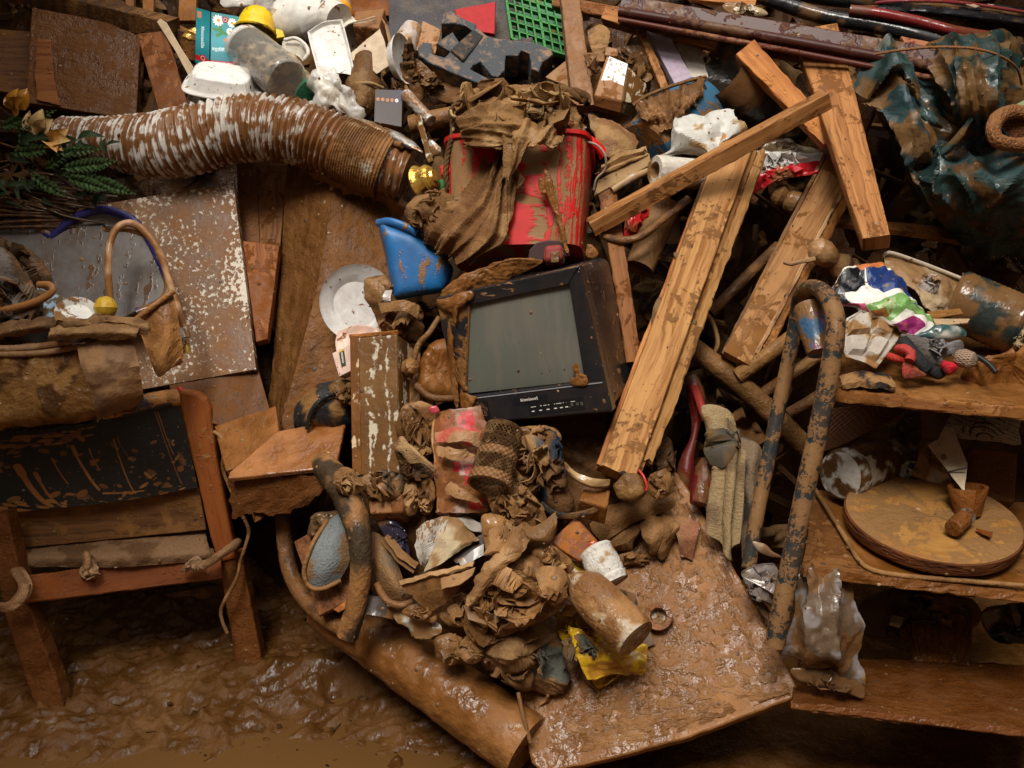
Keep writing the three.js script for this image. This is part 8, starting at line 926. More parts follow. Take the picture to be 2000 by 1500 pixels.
// ---------- panel, roll and rubbish at the bottom ----------
const PANEL = plane([1290, 880, 2.37], [1558, 1350, 2.08], [1045, 1500, 2.12]);
const pp = (x, y, l = 0) => [x, y, PANEL.d(x, y, l)];
{
  thing('panel', 'large board thick with wet mud lying at a slant in the front centre', 'board', slab([pp(1302, 905), pp(1330, 930), pp(1400, 1050), pp(1480, 1190), pp(1545, 1320), pp(1560, 1350), pp(1553, 1362), pp(1460, 1398), pp(1350, 1440), pp(1200, 1480), pp(1060, 1510), pp(1038, 1490), pp(1020, 1400), pp(1008, 1330), pp(985, 1200), pp(960, 1050), pp(1100, 920), pp(1240, 860)], .03, { rough: .0015, bevel: .004 }), { m: M('mudwet', { t: [1.15, 1.05, .98], bump: .006 }) });
  // relief of the mud on it
  thing('mud_layer', 'rippled wet mud skin covering the right half of the slanted panel', 'mud', sheet([[pp(1262, 885, 0), pp(1285, 892, 0), pp(1302, 915, 0)], [pp(1120, 1060, .001), pp(1260, 1060, .001), pp(1390, 1062, 0)], [pp(1050, 1230, .001), pp(1270, 1210, .001), pp(1476, 1212, 0)], [pp(1030, 1390, 0), pp(1280, 1360, .001), pp(1540, 1340, 0)], [pp(1062, 1480, 0), pp(1290, 1440, 0), pp(1540, 1354, 0)]], { th: .003, fold: .0014, ff: 20, an: .8, dir: 20, ra: .0045, rf: 60, cell: .004 }), { m: M('mudwet', { t: [1.08, 1.06, 1.1], bump: .007, rs: 1.4 }) });
  thing('carpet_roll', 'thick rolled carpet covered in wet mud lying in front of the pile', 'carpet roll', [['roll', tube([[640, 1180, 2.40], [740, 1250, 2.33], [840, 1322, 2.26], [940, 1394, 2.20], [1030, 1460, 2.155]], (f) => .060 + .006 * f, { nr: 64, lump: .05, ra: .004, cell: .005 }), M('mudwet', { t: [1.1, 1, .88] })]]);
  thing('stick', 'thin stick along the left edge of the slanted panel', 'stick', tube([[1012, 1352, 2.12], [1022, 1400, 2.11], [1036, 1450, 2.11]], .004, { c: [[.22, .12, .06]] }), { m: M('wetv') });
  const B = (name, label, cat, pts, d, o, m = 'wetv') => thing(name, label, cat, blob(pts, { d, cr: /paper|cardboard|wrap|^bag|parcel|carton|plastic|scrap|pouch/.test(name + cat) ? 1 : 0, ...o }), { m: M(m) });
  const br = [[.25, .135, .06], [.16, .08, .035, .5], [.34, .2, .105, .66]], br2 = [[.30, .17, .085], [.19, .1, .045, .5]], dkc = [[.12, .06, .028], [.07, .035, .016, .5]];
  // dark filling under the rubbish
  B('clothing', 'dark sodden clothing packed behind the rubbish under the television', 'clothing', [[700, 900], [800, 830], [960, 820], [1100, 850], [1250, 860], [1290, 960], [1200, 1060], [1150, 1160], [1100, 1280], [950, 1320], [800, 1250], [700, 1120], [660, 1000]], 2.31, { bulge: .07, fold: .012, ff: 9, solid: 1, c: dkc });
  // red and brown packet
  const pk = [[848, 806, 2.23], [938, 796, 2.22], [955, 1000, 2.16], [852, 1000, 2.165]];
  thing('packet', 'torn brown paper packet with a red printed stripe below the television', 'packet', [
    ['front', sheet([[pk[0], [895, 798, 2.21], pk[1]], [[846, 870, 2.2], [900, 868, 2.175], [962, 866, 2.185]], [[852, 935, 2.18], [905, 935, 2.15], [958, 932, 2.165]], [pk[3], [905, 1002, 2.145], pk[2]]], { th: .03, cr: 1, fold: .008, ff: 12, dir: 0, an: .45, unit: 1, cell: .004, ragged: .006 }), printed(256, 512, (g, w, h) => { g.fillStyle = '#7a4a28'; g.fillRect(0, 0, w, h); mudsplat(g, w, h, 90, 26, '#8d5a33'); mudsplat(g, w, h, 60, 22, '#6a3f20'); g.fillStyle = '#b51820'; g.globalAlpha = .95; for (const [x, y, a, b] of [[.56, .05, .2, .1], [.5, .1, .24, .12], [.55, .2, .22, .14], [.35, .5, .12, .1], [.52, .52, .14, .2], [.6, .85, .3, .1]]) g.fillRect(x * w, y * h, a * w, b * h); g.globalAlpha = .12; g.fillRect(.15 * w, .1 * h, .75 * w, .16 * h); g.globalAlpha = 1; mudsplat(g, w, h, 260, 9, '#6f4422'); mudsplat(g, w, h, 120, 8, '#5f3a1c'); g.fillStyle = '#a8794e'; g.fillRect(0, 0, 14, h * .5); }, .4)],
    ['flap', sheet([[[852, 842, 2.165], [900, 836, 2.15], [945, 850, 2.16]], [[850, 862, 2.15], [900, 862, 2.135], [935, 872, 2.15]]], { cr: 1, fold: .004, ragged: .01, c: [[.36, .22, .14], [.42, .1, .08, .58]] }), M('wetv')], ['flap', sheet([[[852, 872, 2.15], [900, 878, 2.13], [920, 884, 2.14]], [[854, 890, 2.145], [890, 896, 2.13], [930, 890, 2.14]]], { cr: 1, fold: .004, ragged: .01, c: [[.34, .2, .11]] }), M('wetv')], ['flap', sheet([[[880, 940, 2.14], [905, 955, 2.125], [925, 972, 2.13]], [[868, 965, 2.14], [900, 975, 2.12], [945, 985, 2.125]]], { cr: 1, fold: .004, ragged: .01, c: [[.3, .17, .085]] }), M('wetv')]]);
  B('bag', 'muddy crumpled plastic wrap left of the packet top', 'wrapping', [[785, 800], [815, 785], [850, 800], [848, 850], [830, 900], [800, 895], [775, 850]], 2.24, { bulge: .03, fold: .014, ff: 18, c: br });
  B('scrap', 'pink-red foil scrap showing at the top of the packet', 'scrap', [[838, 798], [852, 793], [858, 802], [845, 808]], 2.21, { bulge: .006, fold: .003, c: [[.45, .06, .08], [.5, .45, .4, .6]] }, 'plasv');
  thing('rag', 'pale brown rag folded like a beak left of the red-striped packet', 'rag', [['fold', sheet([[[768, 868, 2.2], [785, 852, 2.18], [800, 866, 2.18]], [[775, 878, 2.18], [810, 882, 2.15], [842, 905, 2.15]], [[800, 905, 2.17], [825, 905, 2.15], [852, 922, 2.16]]], { th: .006, fold: .008, ff: 18, c: [[.4, .27, .16], [.25, .15, .08, .55]] }), M('clothv')], ['underside', blob([[772, 880], [800, 890], [845, 920], [850, 935], [810, 945], [790, 930], [778, 905]], { d: 2.2, bulge: .025, fold: .01, ff: 20, c: dkc }), M('wetv')]]);
  thing('rag', 'two stuffed muddy cloth legs hanging below the beak-shaped rag', 'cloth', [['leg', blob([[792, 945], [812, 938], [820, 965], [815, 1000], [798, 1010], [786, 985]], { d: 2.2, bulge: .022, fold: .006, ff: 20, c: br }), M('wetv')], ['leg', blob([[822, 942], [845, 938], [850, 970], [842, 1000], [825, 1005], [818, 975]], { d: 2.19, bulge: .022, fold: .006, ff: 20, seed: 3, c: br }), M('wetv')]]);
  B('clothing', 'knotted beige rag tied round the top of the bent table leg', 'rag', [[652, 925], [675, 912], [700, 925], [715, 945], [705, 962], [672, 966], [655, 950]], 2.17, { bulge: .022, fold: .008, ff: 20, c: [[.33, .21, .12], [.22, .12, .06, .5]] }, 'clothv');
  B('cloth', 'lumpy mud-caked cloth at the foot of the tall tin box', 'cloth', [[700, 935], [740, 920], [785, 928], [790, 960], [760, 978], [720, 970], [705, 955]], 2.2, { bulge: .03, fold: .014, ff: 24, c: [[.24, .13, .06], [.06, .045, .035, .56]] });
  thing('carton', 'dark bottom of a carton below the mud-caked cloth', 'carton', hex([[716, 972, 2.21], [790, 962, 2.2], [786, 1000, 2.18], [722, 1004, 2.19]], .05, .004, { crush: .004 }), { m: M('card', { t: [.75, .55, .38] }) });
  // wicker cylinder
  { const a = [985, 838, 2.14], b = [955, 950, 2.08], A = V(a), Bb = V(b), ax = Bb.clone().sub(A), L = ax.length(); ax.normalize(); const e1 = new THREE.Vector3(0, 0, 1).addScaledVector(ax, -ax.z).normalize(), e2 = ax.clone().cross(e1), R = (f) => .034 + .006 * f, at = (f, t) => A.clone().addScaledVector(ax, L * f).addScaledVector(e1, Math.cos(t) * R(f)).addScaledVector(e2, Math.sin(t) * R(f)), parts = [], cc = [[.33, .2, .1], [.14, .07, .03, .5]];
    const strip = (fn, r) => paint(new THREE.TubeGeometry(new THREE.CatmullRomCurve3(Array.from({ length: 17 }, (_, i) => fn(i / 16))), 32, r, 6), cc, { cf: 40 });
    for (const [f0, f1] of [[.04, .42], [.56, .84]]) for (let i = 0; i < 26; i++) { const t0 = i / 26 * 6.2832; for (const s of [-1, 1]) parts.push(['strand', strip((u) => at(mix(f0, f1, u), t0 + s * u * 1.1), .0016), M('wetv')]); }
    for (const f of [0, .03, .2, .3]) parts.push(['hoop', strip((u) => at(f, u * 6.2832), .0024), M('wetv')]);
    parts.push(['band', lathe(a, b, [[.42, R(.42)], [.45, R(.45) + .002], [.54, R(.54) + .002], [.57, R(.57)]], { c: cc, cf: 30 }), M('weave', { t: [2.6, 2.8, 2.4] })], ['band', lathe(a, b, [[.82, R(.82)], [.85, R(.85) + .002], [.99, R(1) + .002], [1, R(1) - .003], [.86, R(.85) - .003]], { c: cc, cf: 30 }), M('weave', { t: [2.8, 3, 2.5] })]);
    thing('basket', 'brown woven lattice cylinder lying below the television', 'basket', parts); }
  // cloths right
  B('clothing', 'muddy cloth spotted with blue paint right of the woven cylinder', 'clothing', [[1000, 870], [1025, 848], [1058, 855], [1072, 890], [1062, 930], [1040, 960], [1015, 955], [1000, 920], [992, 890]], 2.17, { bulge: .045, fold: .016, ff: 15, c: [[.32, .2, .11], [.2, .11, .055, .5], [.03, .06, .09, .66]], cf: 16 }, 'clothv');
  B('clothing', 'dark blue garment twisted down beside the blue-spotted cloth', 'clothing', [[1062, 842], [1085, 845], [1100, 890], [1105, 940], [1120, 985], [1100, 1005], [1065, 985], [1050, 945], [1070, 900]], 2.19, { bulge: .04, fold: .02, ff: 14, dir: 80, an: 1.8, c: [[.03, .042, .06], [.16, .085, .04, .55]], cf: 12 }, 'clothv');
  B('clothing', 'brown bundled cloth hanging from under the television front', 'clothing', [[1010, 838], [1050, 832], [1085, 838], [1095, 860], [1060, 862], [1020, 855]], 2.2, { bulge: .03, fold: .014, ff: 18, c: br });
  thing('strap', 'black curved strap below the dark blue garment', 'strap', tube([[1058, 985, 2.14], [1080, 1002, 2.12], [1110, 1008, 2.11], [1145, 1002, 2.11], [1180, 988, 2.12]], .007, { flat: .5, c: [[.03, .025, .022], [.15, .08, .04, .55]] }), { m: M('wetv') });
  thing('plastic_ring', 'clear curved plastic ring lying in front of the big pine plank', 'ring', sheet([[[1102, 902, 2.13], [1125, 922, 2.11], [1160, 934, 2.10], [1192, 936, 2.11]], [[1104, 918, 2.13], [1128, 938, 2.105], [1160, 950, 2.10], [1190, 948, 2.11]], [[1108, 926, 2.15], [1132, 944, 2.13], [1160, 954, 2.12], [1186, 952, 2.13]]], { cr: 1, fold: 0, ra: 0, th: .003, c: [[.4, .28, .17], [.2, .12, .06, .5]] }), { m: M('plasv') });
  thing('pot', 'muddy square-sided pot under the clear plastic ring', 'pot', hex([[1138, 950, 2.13], [1196, 952, 2.125], [1188, 994, 2.1], [1128, 976, 2.105]], .06, .006, { crush: .006 }), { m: M('mud', { t: [1.1, .95, .75] }) });
  B('cap', 'muddy rounded cap-like lump with a red cord beside the plank foot', 'cap', [[1200, 945], [1225, 925], [1252, 930], [1262, 955], [1250, 975], [1215, 978], [1202, 965]], 2.15, { bulge: .03, fold: .004, ff: 16, c: [[.22, .125, .055], [.15, .08, .035, .5]] });
  thing('cord', 'thin red cord over the rounded muddy cap', 'cord', tube([[1248, 918, 2.14], [1258, 932, 2.13], [1264, 950, 2.125], [1262, 958, 2.125]], .0025, { nr: 6, c: [[.5, .03, .025]] }), { m: M('plasv') });
  B('clothing', 'dark muddy gloves standing behind the foot of the pine plank', 'gloves', [[1268, 880], [1290, 850], [1312, 860], [1316, 910], [1300, 950], [1275, 945], [1264, 915]], 2.28, { bulge: .03, fold: .016, ff: 24, dir: 80, an: 2, c: dkc });
  B('clothing', 'muddy knotted cloth under the lower end of the pine plank', 'cloth', [[1268, 930], [1300, 915], [1318, 940], [1310, 965], [1285, 975], [1265, 960]], 2.19, { bulge: .02, fold: .012, ff: 22, c: br });
  // folded carpet pieces
  thing('carpet', 'stiff folded piece of muddy carpet lying on the panel', 'carpet', [
    ['fold', sheet([[pp(1150, 1010, .05), pp(1220, 975, .05), pp(1300, 935, .05)], [pp(1155, 1035, .06), pp(1230, 1000, .075), pp(1316, 970, .06)], [pp(1178, 1060, .045), pp(1240, 1022, .06), pp(1320, 990, .05)]], { th: .014, cr: 1, fold: .008, ff: 14, ra: .0025, c: br2 }), M('clothv')],
    ['fold', sheet([[pp(1178, 1060, .03), pp(1210, 1040, .05), pp(1245, 1020, .045)], [pp(1190, 1072, .04), pp(1225, 1060, .06), pp(1250, 1035, .05)], [pp(1195, 1078, .02), pp(1230, 1076, .03), pp(1246, 1052, .03)]], { th: .009, cr: 1, fold: .011, ff: 15, ra: .0025, crease: .9, c: br2 }), M('clothv')]]);
  thing('carpet', 'four pleated muddy cloth layers fanned out on the panel', 'cloth', [
    ['layer', sheet([[pp(1248, 1018, .05), pp(1275, 1008, .055), pp(1292, 1015, .05)], [pp(1258, 1050, .06), pp(1275, 1055, .07), pp(1295, 1040, .06)], [pp(1272, 1082, .03), pp(1282, 1080, .03), pp(1296, 1060, .04)]], { th: .009, cr: 1, fold: .011, ff: 15, ra: .0025, crease: .9, c: br2 }), M('clothv')],
    ['layer', sheet([[pp(1288, 1010, .04), pp(1308, 1010, .045), pp(1328, 1022, .04)], [pp(1285, 1050, .05), pp(1305, 1052, .055), pp(1326, 1030, .045)], [pp(1285, 1085, .02), pp(1298, 1088, .02), pp(1324, 1040, .03)]], { th: .009, cr: 1, fold: .010, ff: 15, seed: 3, ra: .0025, crease: .9, c: br2 }), M('clothv')],
    ['layer', sheet([[pp(1310, 1008, .03), pp(1340, 1008, .035), pp(1366, 1018, .03)], [pp(1322, 1050, .035), pp(1342, 1055, .04), pp(1362, 1050, .035)], [pp(1325, 1080, .01), pp(1340, 1090, .012), pp(1352, 1095, .01)]], { th: .009, cr: 1, fold: .009, ff: 15, seed: 5, ra: .0025, crease: .9, c: [[.3, .17, .1], [.27, .12, .08, .55]] }), M('clothv')],
    ['layer', blob([[1205, 1085], [1235, 1078], [1262, 1085], [1270, 1100], [1240, 1105], [1215, 1100]], { d: PANEL.d(1238, 1090, .015), bulge: .02, fold: .008, ff: 20, c: br2 }), M('clothv')]]);
  thing('cardboard', 'rust-brown cardboard piece with orange marks in the middle of the heap', 'cardboard', slab([[1122, 1012, 2.12], [1135, 1018, 2.115], [1168, 1055, 2.11], [1150, 1092, 2.09], [1132, 1096, 2.085], [1078, 1062, 2.1], [1085, 1048, 2.1]], .012, { bevel: .004 }), { m: M('rust', { t: [1.35, 1.0, .75] }) });
  thing('paint_mark', 'orange paint mark on the rust-brown cardboard', 'paint mark', blob([[1148, 1062], [1160, 1054], [1168, 1060], [1162, 1070], [1150, 1075]], { d: 2.095, bulge: .003, back: .004, cr: 1, fold: .001, c: [[.4, .07, .02]] }), { m: M('plasv') });
  thing('can', 'white ribbed can coated with brown drips', 'can', lathe([1158, 1068, 2.11], [1198, 1140, 2.08], [[0, .001], [0, .02], [.05, .031], [.12, .034], [.2, .032], [.35, .034], [.7, .034], [.8, .031], [.85, .034], [1, .031], [1, .001]], { nr: 44, c: [[.62, .58, .52], [.3, .17, .08, .49]], cf: 16 }), { m: M('wetv') });
  thing('bottle', 'large plastic bottle covered in mud lying on the yellow bag', 'bottle', lathe([1112, 1116, 2.09], [1242, 1248, 1.995], [[0, .001], [0, .012], [.07, .012], [.09, .015], [.15, .026], [.26, .038], [.4, .0415], [.95, .0415], [1, .040], [1, .001]], { nr: 52, dent: .003, c: [[.30, .165, .08], [.2, .1, .045, .5], [.48, .38, .28, .64]], cf: 12 }), { m: M('wetv', { r: .75 }) });
  thing('card', 'grey plastic card corner under the bottle base', 'card', slab([pp(1180, 1262, .02), pp(1262, 1210, .03), pp(1280, 1258, .015), pp(1262, 1265, .012)], .003), { m: M('mirror', { t: [.45, .33, .25] }) });
  thing('card', 'dark green card edge behind the bottle', 'card', slab([pp(1205, 1148, .03), pp(1240, 1160, .03), pp(1252, 1195, .02), pp(1245, 1200, .02)], .003), { m: M('greenpost') });
  thing('tape_roll', 'small muddy tape roll lying on the panel beside the bottle', 'tape roll', [['ring', lathe(pp(1286, 1206, .004), pp(1286, 1203, .034), [[0, .014], [0, .026], [.5, .028], [1, .0265], [1, .016], [.6, .0135], [0, .0135]], { nr: 44, dent: .002 }), M('mudwet', { t: [.9, .72, .6] })], ['core', lathe(pp(1286, 1206, .004), pp(1286, 1204, .014), [[1, .001], [1, .014]], { c: [[.25, .15, .09], [.6, .58, .52, .55]], cf: 40 }), M('wetv')]]);
  thing('bag', 'crumpled bright yellow plastic bag under the muddy bottle', 'bag', [
    ['upper', blob([[1088, 1200], [1105, 1182], [1140, 1190], [1165, 1220], [1172, 1262], [1140, 1278], [1110, 1260], [1092, 1235]], { d: PANEL.d(1130, 1230, .05), bulge: .03, cr: 1, fold: .014, ff: 16, dir: 60, n: 9, c: [[.58, .36, .012], [.32, .16, .03, .6]], cf: 14 }), M('plasv')],
    ['lower', sheet([[pp(1112, 1222, .12), pp(1190, 1254, .08), pp(1264, 1258, .045)], [pp(1128, 1280, .12), pp(1200, 1285, .08), pp(1262, 1290, .045)], [pp(1145, 1325, .085), pp(1205, 1318, .055), pp(1255, 1318, .015)]], { th: .004, cr: 1, fold: .014, ff: 14, dir: 80, an: 1.6, cell: .004, c: [[.6, .37, .012], [.36, .19, .03, .6]], cf: 14 }), M('plasv')],
    ['hem', blob([[1152, 1295], [1180, 1288], [1225, 1300], [1222, 1315], [1185, 1335], [1165, 1345], [1155, 1325]], { d: PANEL.d(1190, 1315, .015), bulge: .02, cr: 1, fold: .01, ff: 18, dir: 60, c: [[.5, .28, .02], [.3, .16, .05, .5]], cf: 14 }), M('plasv')],
    ['neck', blob([[1105, 1105], [1122, 1096], [1145, 1102], [1150, 1125], [1120, 1135], [1104, 1122]], { d: 2.125, bulge: .012, cr: 1, fold: .006, c: [[.45, .27, .02], [.25, .13, .04, .55]] }), M('plasv')]]);
  thing('bundle', 'grey-brown tied cloth bundle with deep folds at the bottom of the heap', 'bundle', [
    ['bundle', blob([[928, 1255], [950, 1222], [1000, 1205], [1050, 1210], [1085, 1235], [1102, 1268], [1112, 1300], [1110, 1345], [1092, 1364], [1060, 1355], [1010, 1340], [965, 1315], [935, 1290]], { d: PANEL.d(1040, 1285, .06), bulge: .075, back: .05, fold: .013, ff: 9, dir: 70, an: 1.9, cell: .0042, core: .95, n: 3, c: [[.26, .16, .09], [.16, .085, .04, .52], [.1, .1, .08, .66]], cf: 9 }), M('clothv')],
    ['knot', blob([[1095, 1262], [1120, 1240], [1142, 1240], [1165, 1262], [1170, 1280], [1145, 1290], [1115, 1290]], { d: PANEL.d(1135, 1265, .10), bulge: .025, fold: .014, ff: 22, dir: 20, an: .6, c: [[.19, .12, .07], [.09, .09, .07, .55]] }), M('clothv')],
    ['drawstring', tube([pp(1140, 1320, .04), pp(1152, 1335, .02), pp(1170, 1350, .008), pp(1165, 1362, .006)], .003, { c: [[.2, .12, .06]] }), M('clothv')], ['drawstring', tube([pp(1070, 1358, .03), pp(1066, 1368, .012), pp(1055, 1376, .006)], .003, { c: [[.4, .22, .1]] }), M('clothv')]]);
  thing('cardboard', 'big torn sheet of wet brown cardboard in the middle of the lower heap', 'cardboard', [
    ['sheet', blob([[958, 1120], [1000, 1095], [1060, 1085], [1112, 1112], [1108, 1160], [1085, 1195], [1050, 1215], [990, 1240], [930, 1262], [905, 1222], [922, 1165]], { d: 2.095, bulge: .06, cr: 1, fold: .012, n: 14, dir: 35, c: br }), M('wetv', { r: .8 })],
    ['flap', sheet([[[1050, 1110, 2.05], [1085, 1105, 2.04], [1112, 1125, 2.05]], [[1050, 1150, 2.02], [1085, 1155, 2.015], [1112, 1165, 2.03]], [[1060, 1180, 2.03], [1080, 1188, 2.03], [1095, 1180, 2.04]]], { th: .003, cr: 1, fold: .01, ff: 18, ragged: .015, c: br2 }), M('wetv')]]);
  B('paper', 'flattened crumple of brown paper left of the big torn cardboard', 'paper', [[860, 1185], [900, 1160], [935, 1170], [945, 1205], [910, 1225], [870, 1215]], 2.13, { bulge: .025, fold: .014, ff: 16, c: br2 });
  B('paper', 'torn muddy paper strip folded over the lower left of the heap', 'paper', [[920, 1205], [945, 1180], [958, 1195], [945, 1250], [930, 1262], [915, 1240]], 2.08, { bulge: .015, fold: .012, ff: 18, sharp: 1, c: br2 });
  B('carton', 'brown crushed carton end above the carpet roll', 'carton', [[850, 1250], [880, 1235], [905, 1245], [900, 1290], [880, 1300], [855, 1285]], 2.14, { bulge: .025, fold: .01, ff: 14, sharp: 1, c: br });
  B('wrapper', 'limp brown wrapper hanging over the carpet roll by the cloth bundle', 'wrapper', [[900, 1250], [930, 1240], [945, 1275], [925, 1295], [895, 1280]], 2.1, { bulge: .02, fold: .01, ff: 18, c: br });
  thing('foil', 'wet shiny foil packet lying slanted above the carpet roll', 'packet', sheet([[[752, 1180, 2.2], [790, 1175, 2.18], [820, 1190, 2.17]], [[775, 1210, 2.18], [815, 1210, 2.155], [862, 1222, 2.15]], [[815, 1248, 2.16], [840, 1245, 2.15], [860, 1235, 2.15]]], { th: .006, cr: 1, fold: .01, ff: 18, ragged: .01, c: [[.24, .14, .075], [.5, .46, .4, .62]], cf: 26 }), { m: M('plasv', { r: .7 }) });
  thing('can', 'short dark can standing at the left end of the carpet roll', 'can', lathe([742, 1168, 2.2], [735, 1205, 2.19], [[0, .001], [0, .03], [.15, .036], [.85, .034], [1, .036], [1, .001]], { c: [[.07, .055, .05], [.2, .11, .055, .55]], cf: 20 }), { m: M('plasv') });
  // shoes, leather, papers
  thing('shoe', 'tan muddy leather shoe lying right of the bent table leg', 'shoe', [['upper', sheet([[[722, 1040, 2.24], [740, 1042, 2.23], [762, 1060, 2.23]], [[722, 1090, 2.2], [752, 1092, 2.17], [778, 1105, 2.19]], [[738, 1140, 2.19], [770, 1145, 2.15], [795, 1150, 2.17]], [[752, 1172, 2.19], [782, 1178, 2.17], [805, 1172, 2.18]]], { th: .012, fold: .003, c: [[.25, .15, .085], [.17, .13, .1, .55]] }), M('clothv')], ['sole', tube([[735, 1140, 2.18], [755, 1172, 2.165], [780, 1182, 2.16], [806, 1176, 2.165]], .007, { c: [[.2, .1, .045]] }), M('wetv')]]);
  B('bag', 'dark glossy film pouch between the shoe and the printed paper', 'pouch', [[738, 1020], [760, 1008], [785, 1030], [798, 1065], [795, 1100], [775, 1090], [755, 1060]], 2.22, { bulge: .02, fold: .01, ff: 20, c: [[.035, .028, .05], [.14, .075, .04, .55]] }, 'plasv');
  for (const [p, l, c] of [[[[745, 1055, 2.2], [770, 1085, 2.17], [808, 1118, 2.15]], 'brown card edge fanned out right of the tan shoe', .2], [[[752, 1050, 2.19], [778, 1080, 2.165], [812, 1108, 2.15]], 'second card edge fanned out right of the tan shoe', .3]]) thing('card', l, 'card', sheet([p, p.map((q) => [q[0] + 6, q[1] - 9, q[2] + .03])], { th: .003, cr: 1, fold: .003, c: [[c, c * .57, c * .3]] }), { m: M('paperv') });
  thing('paper', 'white printed paper packaging crumpled and stained in the lower heap', 'paper', [
    ['sheet', sheet([[[812, 1035, 2.17], [838, 1012, 2.17], [880, 1004, 2.17]], [[808, 1065, 2.14], [840, 1048, 2.12], [872, 1030, 2.12]], [[818, 1095, 2.13], [838, 1085, 2.11], [862, 1055, 2.11]], [[826, 1115, 2.13], [836, 1112, 2.12], [850, 1085, 2.12]]], { cr: 1, fold: .012, ff: 12, unit: 1, cell: .004 }), printed(256, 256, (g, w, h) => { g.fillStyle = '#a49c90'; g.fillRect(0, 0, w, h); g.fillStyle = '#4b4a4c'; g.fillRect(w * .4, h * .12, w * .3, 6); g.strokeStyle = '#3a3836'; g.lineWidth = 4; g.strokeRect(w * .42, h * .3, w * .25, h * .1); g.fillRect(w * .5, h * .34, w * .1, h * .03); for (let i = 0; i < 6; i++) g.fillRect(w * .4, h * (.46 + i * .04), w * rr(.1, .3), 3); mudsplat(g, w, h, 150, 8, '#7c5330'); mudsplat(g, w, h * .25, 60, 10, '#7c5330'); }, .4)],
    ['fold', sheet([[[866, 1006, 2.15], [900, 1020, 2.14], [938, 1045, 2.13]], [[852, 1050, 2.1], [895, 1058, 2.095], [935, 1050, 2.11]], [[828, 1118, 2.1], [870, 1095, 2.085], [930, 1060, 2.11]]], { cr: 1, fold: .012, ff: 12, dir: 40, c: [[.42, .36, .29], [.25, .15, .08, .56]], cf: 18 }), M('paperv')],
    ['fold', sheet([[[888, 1005, 2.17], [915, 1012, 2.17], [940, 1020, 2.16]], [[895, 1020, 2.14], [925, 1034, 2.13], [942, 1040, 2.14]]], { cr: 1, fold: .008, ff: 14, c: [[.45, .4, .34], [.2, .13, .08, .55]] }), M('paperv')]]);
  thing('card', 'dark grey card lying under the printed white paper', 'card', slab([[868, 1082, 2.125], [942, 1042, 2.14], [945, 1062, 2.12], [892, 1100, 2.1]], .003), { m: M('mirror', { t: [.3, .28, .28] }) });
  thing('foil', 'strip of bright crumpled foil below the dark grey card', 'foil', sheet([[[892, 1092, 2.085], [918, 1078, 2.08], [944, 1064, 2.09]], [[900, 1108, 2.07], [922, 1095, 2.065], [944, 1085, 2.08]]], { cr: 1, fold: .006, ff: 24, c: [[.5, .47, .44], [.25, .15, .09, .6]] }), { m: M('plasv', { metal: .3 }) });
  thing('cardboard', 'brown cardboard flap with torn pale edge, left of the lower heap', 'cardboard', [['flap', sheet([[[778, 1138, 2.12], [850, 1118, 2.08], [925, 1098, 2.07]], [[808, 1170, 2.11], [860, 1150, 2.08], [905, 1130, 2.075]], [[838, 1195, 2.12], [872, 1175, 2.1], [895, 1155, 2.1]]], { th: .005, cr: 1, fold: .003, c: [[.22, .115, .05], [.15, .075, .03, .52]] }), M('paperv')], ['torn_edge', sheet([[[778, 1134, 2.115], [850, 1116, 2.075], [925, 1096, 2.065]], [[782, 1142, 2.11], [850, 1124, 2.07], [922, 1106, 2.06]]], { th: .006, ragged: .008, cr: 1, fold: .003, c: [[.4, .26, .15]] }), M('paperv')], ['tab', sheet([[[862, 1130, 2.075], [900, 1118, 2.06], [928, 1108, 2.06]], [[858, 1150, 2.065], [895, 1140, 2.05], [922, 1124, 2.055]]], { th: .004, ragged: .006, cr: 1, fold: .005, c: [[.34, .2, .11]] }), M('paperv')]]);
  thing('cardboard', 'upright strip of torn wet cardboard in front of the brown cap', 'cardboard', [['strip', sheet([[[1002, 1028, 2.08], [1022, 1018, 2.08], [1045, 1035, 2.08]], [[970, 1080, 2.05], [995, 1075, 2.035], [1022, 1078, 2.045]], [[935, 1120, 2.03], [955, 1125, 2.015], [975, 1120, 2.03]], [[906, 1178, 2.03], [918, 1185, 2.02], [932, 1178, 2.03]]], { th: .004, cr: 1, fold: .008, ff: 20, dir: 45, ragged: .012, c: [[.36, .22, .12], [.22, .12, .06, .52]] }), M('wetv')], ['strip', sheet([[[960, 1040, 2.08], [985, 1030, 2.07], [1000, 1045, 2.07]], [[950, 1085, 2.05], [970, 1080, 2.04], [990, 1085, 2.045]]], { th: .004, cr: 1, fold: .01, ragged: .015, c: br2 }), M('wetv')]]);
  B('bag', 'glossy wet brown plastic crumple above the cardboard strips', 'plastic', [[942, 1010], [968, 1002], [1000, 1022], [1002, 1055], [985, 1090], [955, 1085], [945, 1050]], 2.1, { bulge: .03, fold: .014, ff: 17, c: [[.34, .19, .09], [.22, .12, .05, .5], [.55, .5, .45, .76]] }, 'plasv');
  thing('cap', 'brown cap with a curved brim in the middle of the heap', 'cap', [['crown', blob([[988, 962], [1005, 945], [1035, 960], [1058, 990], [1068, 1020], [1045, 1040], [1010, 1032], [992, 1005]], { d: 2.12, bulge: .045, fold: .008, ff: 16, dir: 60, an: 1.5, c: br2 }), M('wetv')], ['brim', sheet([[[1020, 1030, 2.075], [1050, 1025, 2.07], [1085, 1000, 2.09]], [[1030, 1050, 2.06], [1062, 1048, 2.055], [1088, 1020, 2.075]], [[1045, 1062, 2.07], [1070, 1060, 2.065], [1086, 1038, 2.08]]], { th: .005, fold: .002, c: [[.22, .125, .055], [.16, .085, .035, .5]] }), M('wetv')]]);
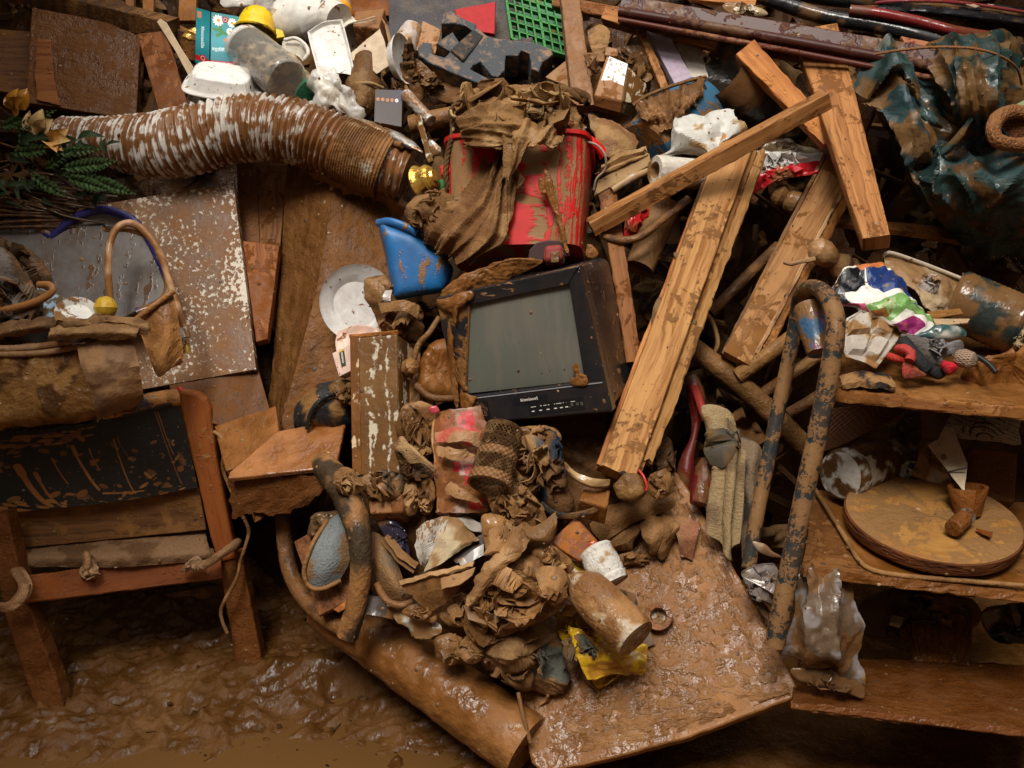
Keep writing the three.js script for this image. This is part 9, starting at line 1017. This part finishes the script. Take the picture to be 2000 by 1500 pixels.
  B('bag', 'brown glossy wrapped parcel left of the brown cap', 'parcel', [[950, 955], [985, 948], [1000, 985], [995, 1010], [965, 1002], [955, 980]], 2.12, { bulge: .03, fold: .008, ff: 18, c: br });
  B('rag', 'mud-soaked rag lump between the rust-brown cardboard and cardboard sheet', 'rag', [[1040, 1075], [1075, 1062], [1110, 1085], [1120, 1110], [1080, 1115], [1045, 1100]], 2.09, { bulge: .025, fold: .014, ff: 20, c: br });
  B('clothing', 'small muddy fabric wad above the carpet roll left of the cardboard flap', 'cloth', [[785, 1195], [820, 1178], [850, 1195], [848, 1215], [815, 1210]], 2.13, { bulge: .02, fold: .01, ff: 20, c: br });
  thing('scrap', 'reddish leather scrap beside the base of the bent table leg', 'scrap', slab([[650, 1190, 2.2], [682, 1170, 2.19], [700, 1168, 2.185], [690, 1180, 2.18], [660, 1196, 2.19]], .004), { m: M('rust', { t: [2.2, 1.7, 1.2] }) });
}

{ // flecks and pellets of mud flung over everything, far too many to count
  const M4 = new THREE.Matrix4(), a = new THREE.Vector3(), b = new THREE.Vector3(), c = new THREE.Vector3(), e1 = new THREE.Vector3(), e2 = new THREE.Vector3(), Y = new THREE.Vector3(0, 1, 0), Q = new THREE.Quaternion(), tr = [], cum = []; let sum = 0;
  scene.updateMatrixWorld(true);
  scene.traverse((o) => { if (!o.isMesh) return; let r = o; while (r.parent !== scene) r = r.parent; if (r.userData.kind || /plant|flower|string|wire|bead/.test(r.name)) return; const p = o.geometry.attributes.position, ix = o.geometry.index, n = (ix ? ix.count : p.count) / 3, flat = n < 3000 ? 1 : 3; let A = 0; const g = (i, v) => v.fromBufferAttribute(p, ix ? ix.getX(i) : i);
    for (let i = 0; i < n; i += flat) { g(i * 3, a); g(i * 3 + 1, b); g(i * 3 + 2, c); e1.subVectors(b, a); e2.subVectors(c, a); const ar = e1.cross(e2).length() * flat; if (ar > 1e-12) { sum += ar; cum.push(sum); tr.push(o, i); } } });
  const n = 15000, im = new THREE.InstancedMesh(new THREE.IcosahedronGeometry(1, 1), plain([.9, .9, .9], .55), n), col = new THREE.Color(), S = new THREE.Vector3(), N1 = new THREE.Vector3(), W = new THREE.Vector3();
  for (let k = 0; k < n; k++) {
    const t = rnd() * sum; let lo = 0, hi = cum.length - 1; while (lo < hi) { const m = (lo + hi) >> 1; if (cum[m] < t) lo = m + 1; else hi = m; }
    const o = tr[lo * 2], i = tr[lo * 2 + 1], p = o.geometry.attributes.position, ix = o.geometry.index, g = (j, v) => v.fromBufferAttribute(p, ix ? ix.getX(j) : j).applyMatrix4(o.matrixWorld); g(i * 3, a); g(i * 3 + 1, b); g(i * 3 + 2, c);
    let u = rnd(), v = rnd(); if (u + v > 1) { u = 1 - u; v = 1 - v; } N1.copy(b).sub(a).cross(e2.copy(c).sub(a)).normalize(); W.copy(a).multiplyScalar(1 - u - v).addScaledVector(b, u).addScaledVector(c, v); if (N1.dot(e1.copy(CAM).sub(W)) < 0) N1.negate();
    const r = .0009 + .003 * Math.pow(rnd(), 6); Q.setFromUnitVectors(Y, N1); S.set(r * rr(.7, 1.6), r * rr(.3, .8), r * rr(.7, 1.6)); im.setMatrixAt(k, M4.compose(W, Q, S));
    const q = rnd(), f = rr(.7, 1.3); im.setColorAt(k, q < .6 ? col.setRGB(.2 * f, .1 * f, .036 * f) : q < .9 ? col.setRGB(.07 * f, .032 * f, .012 * f) : col.setRGB(.38 * f, .24 * f, .13 * f));
  }
  im.name = 'mud_specks'; im.castShadow = im.receiveShadow = true; im.userData = { kind: 'stuff', label: 'countless flecks and pellets of mud splashed over the whole heap', category: 'mud specks' }; scene.add(im);
}

renderer.render(scene, camera);
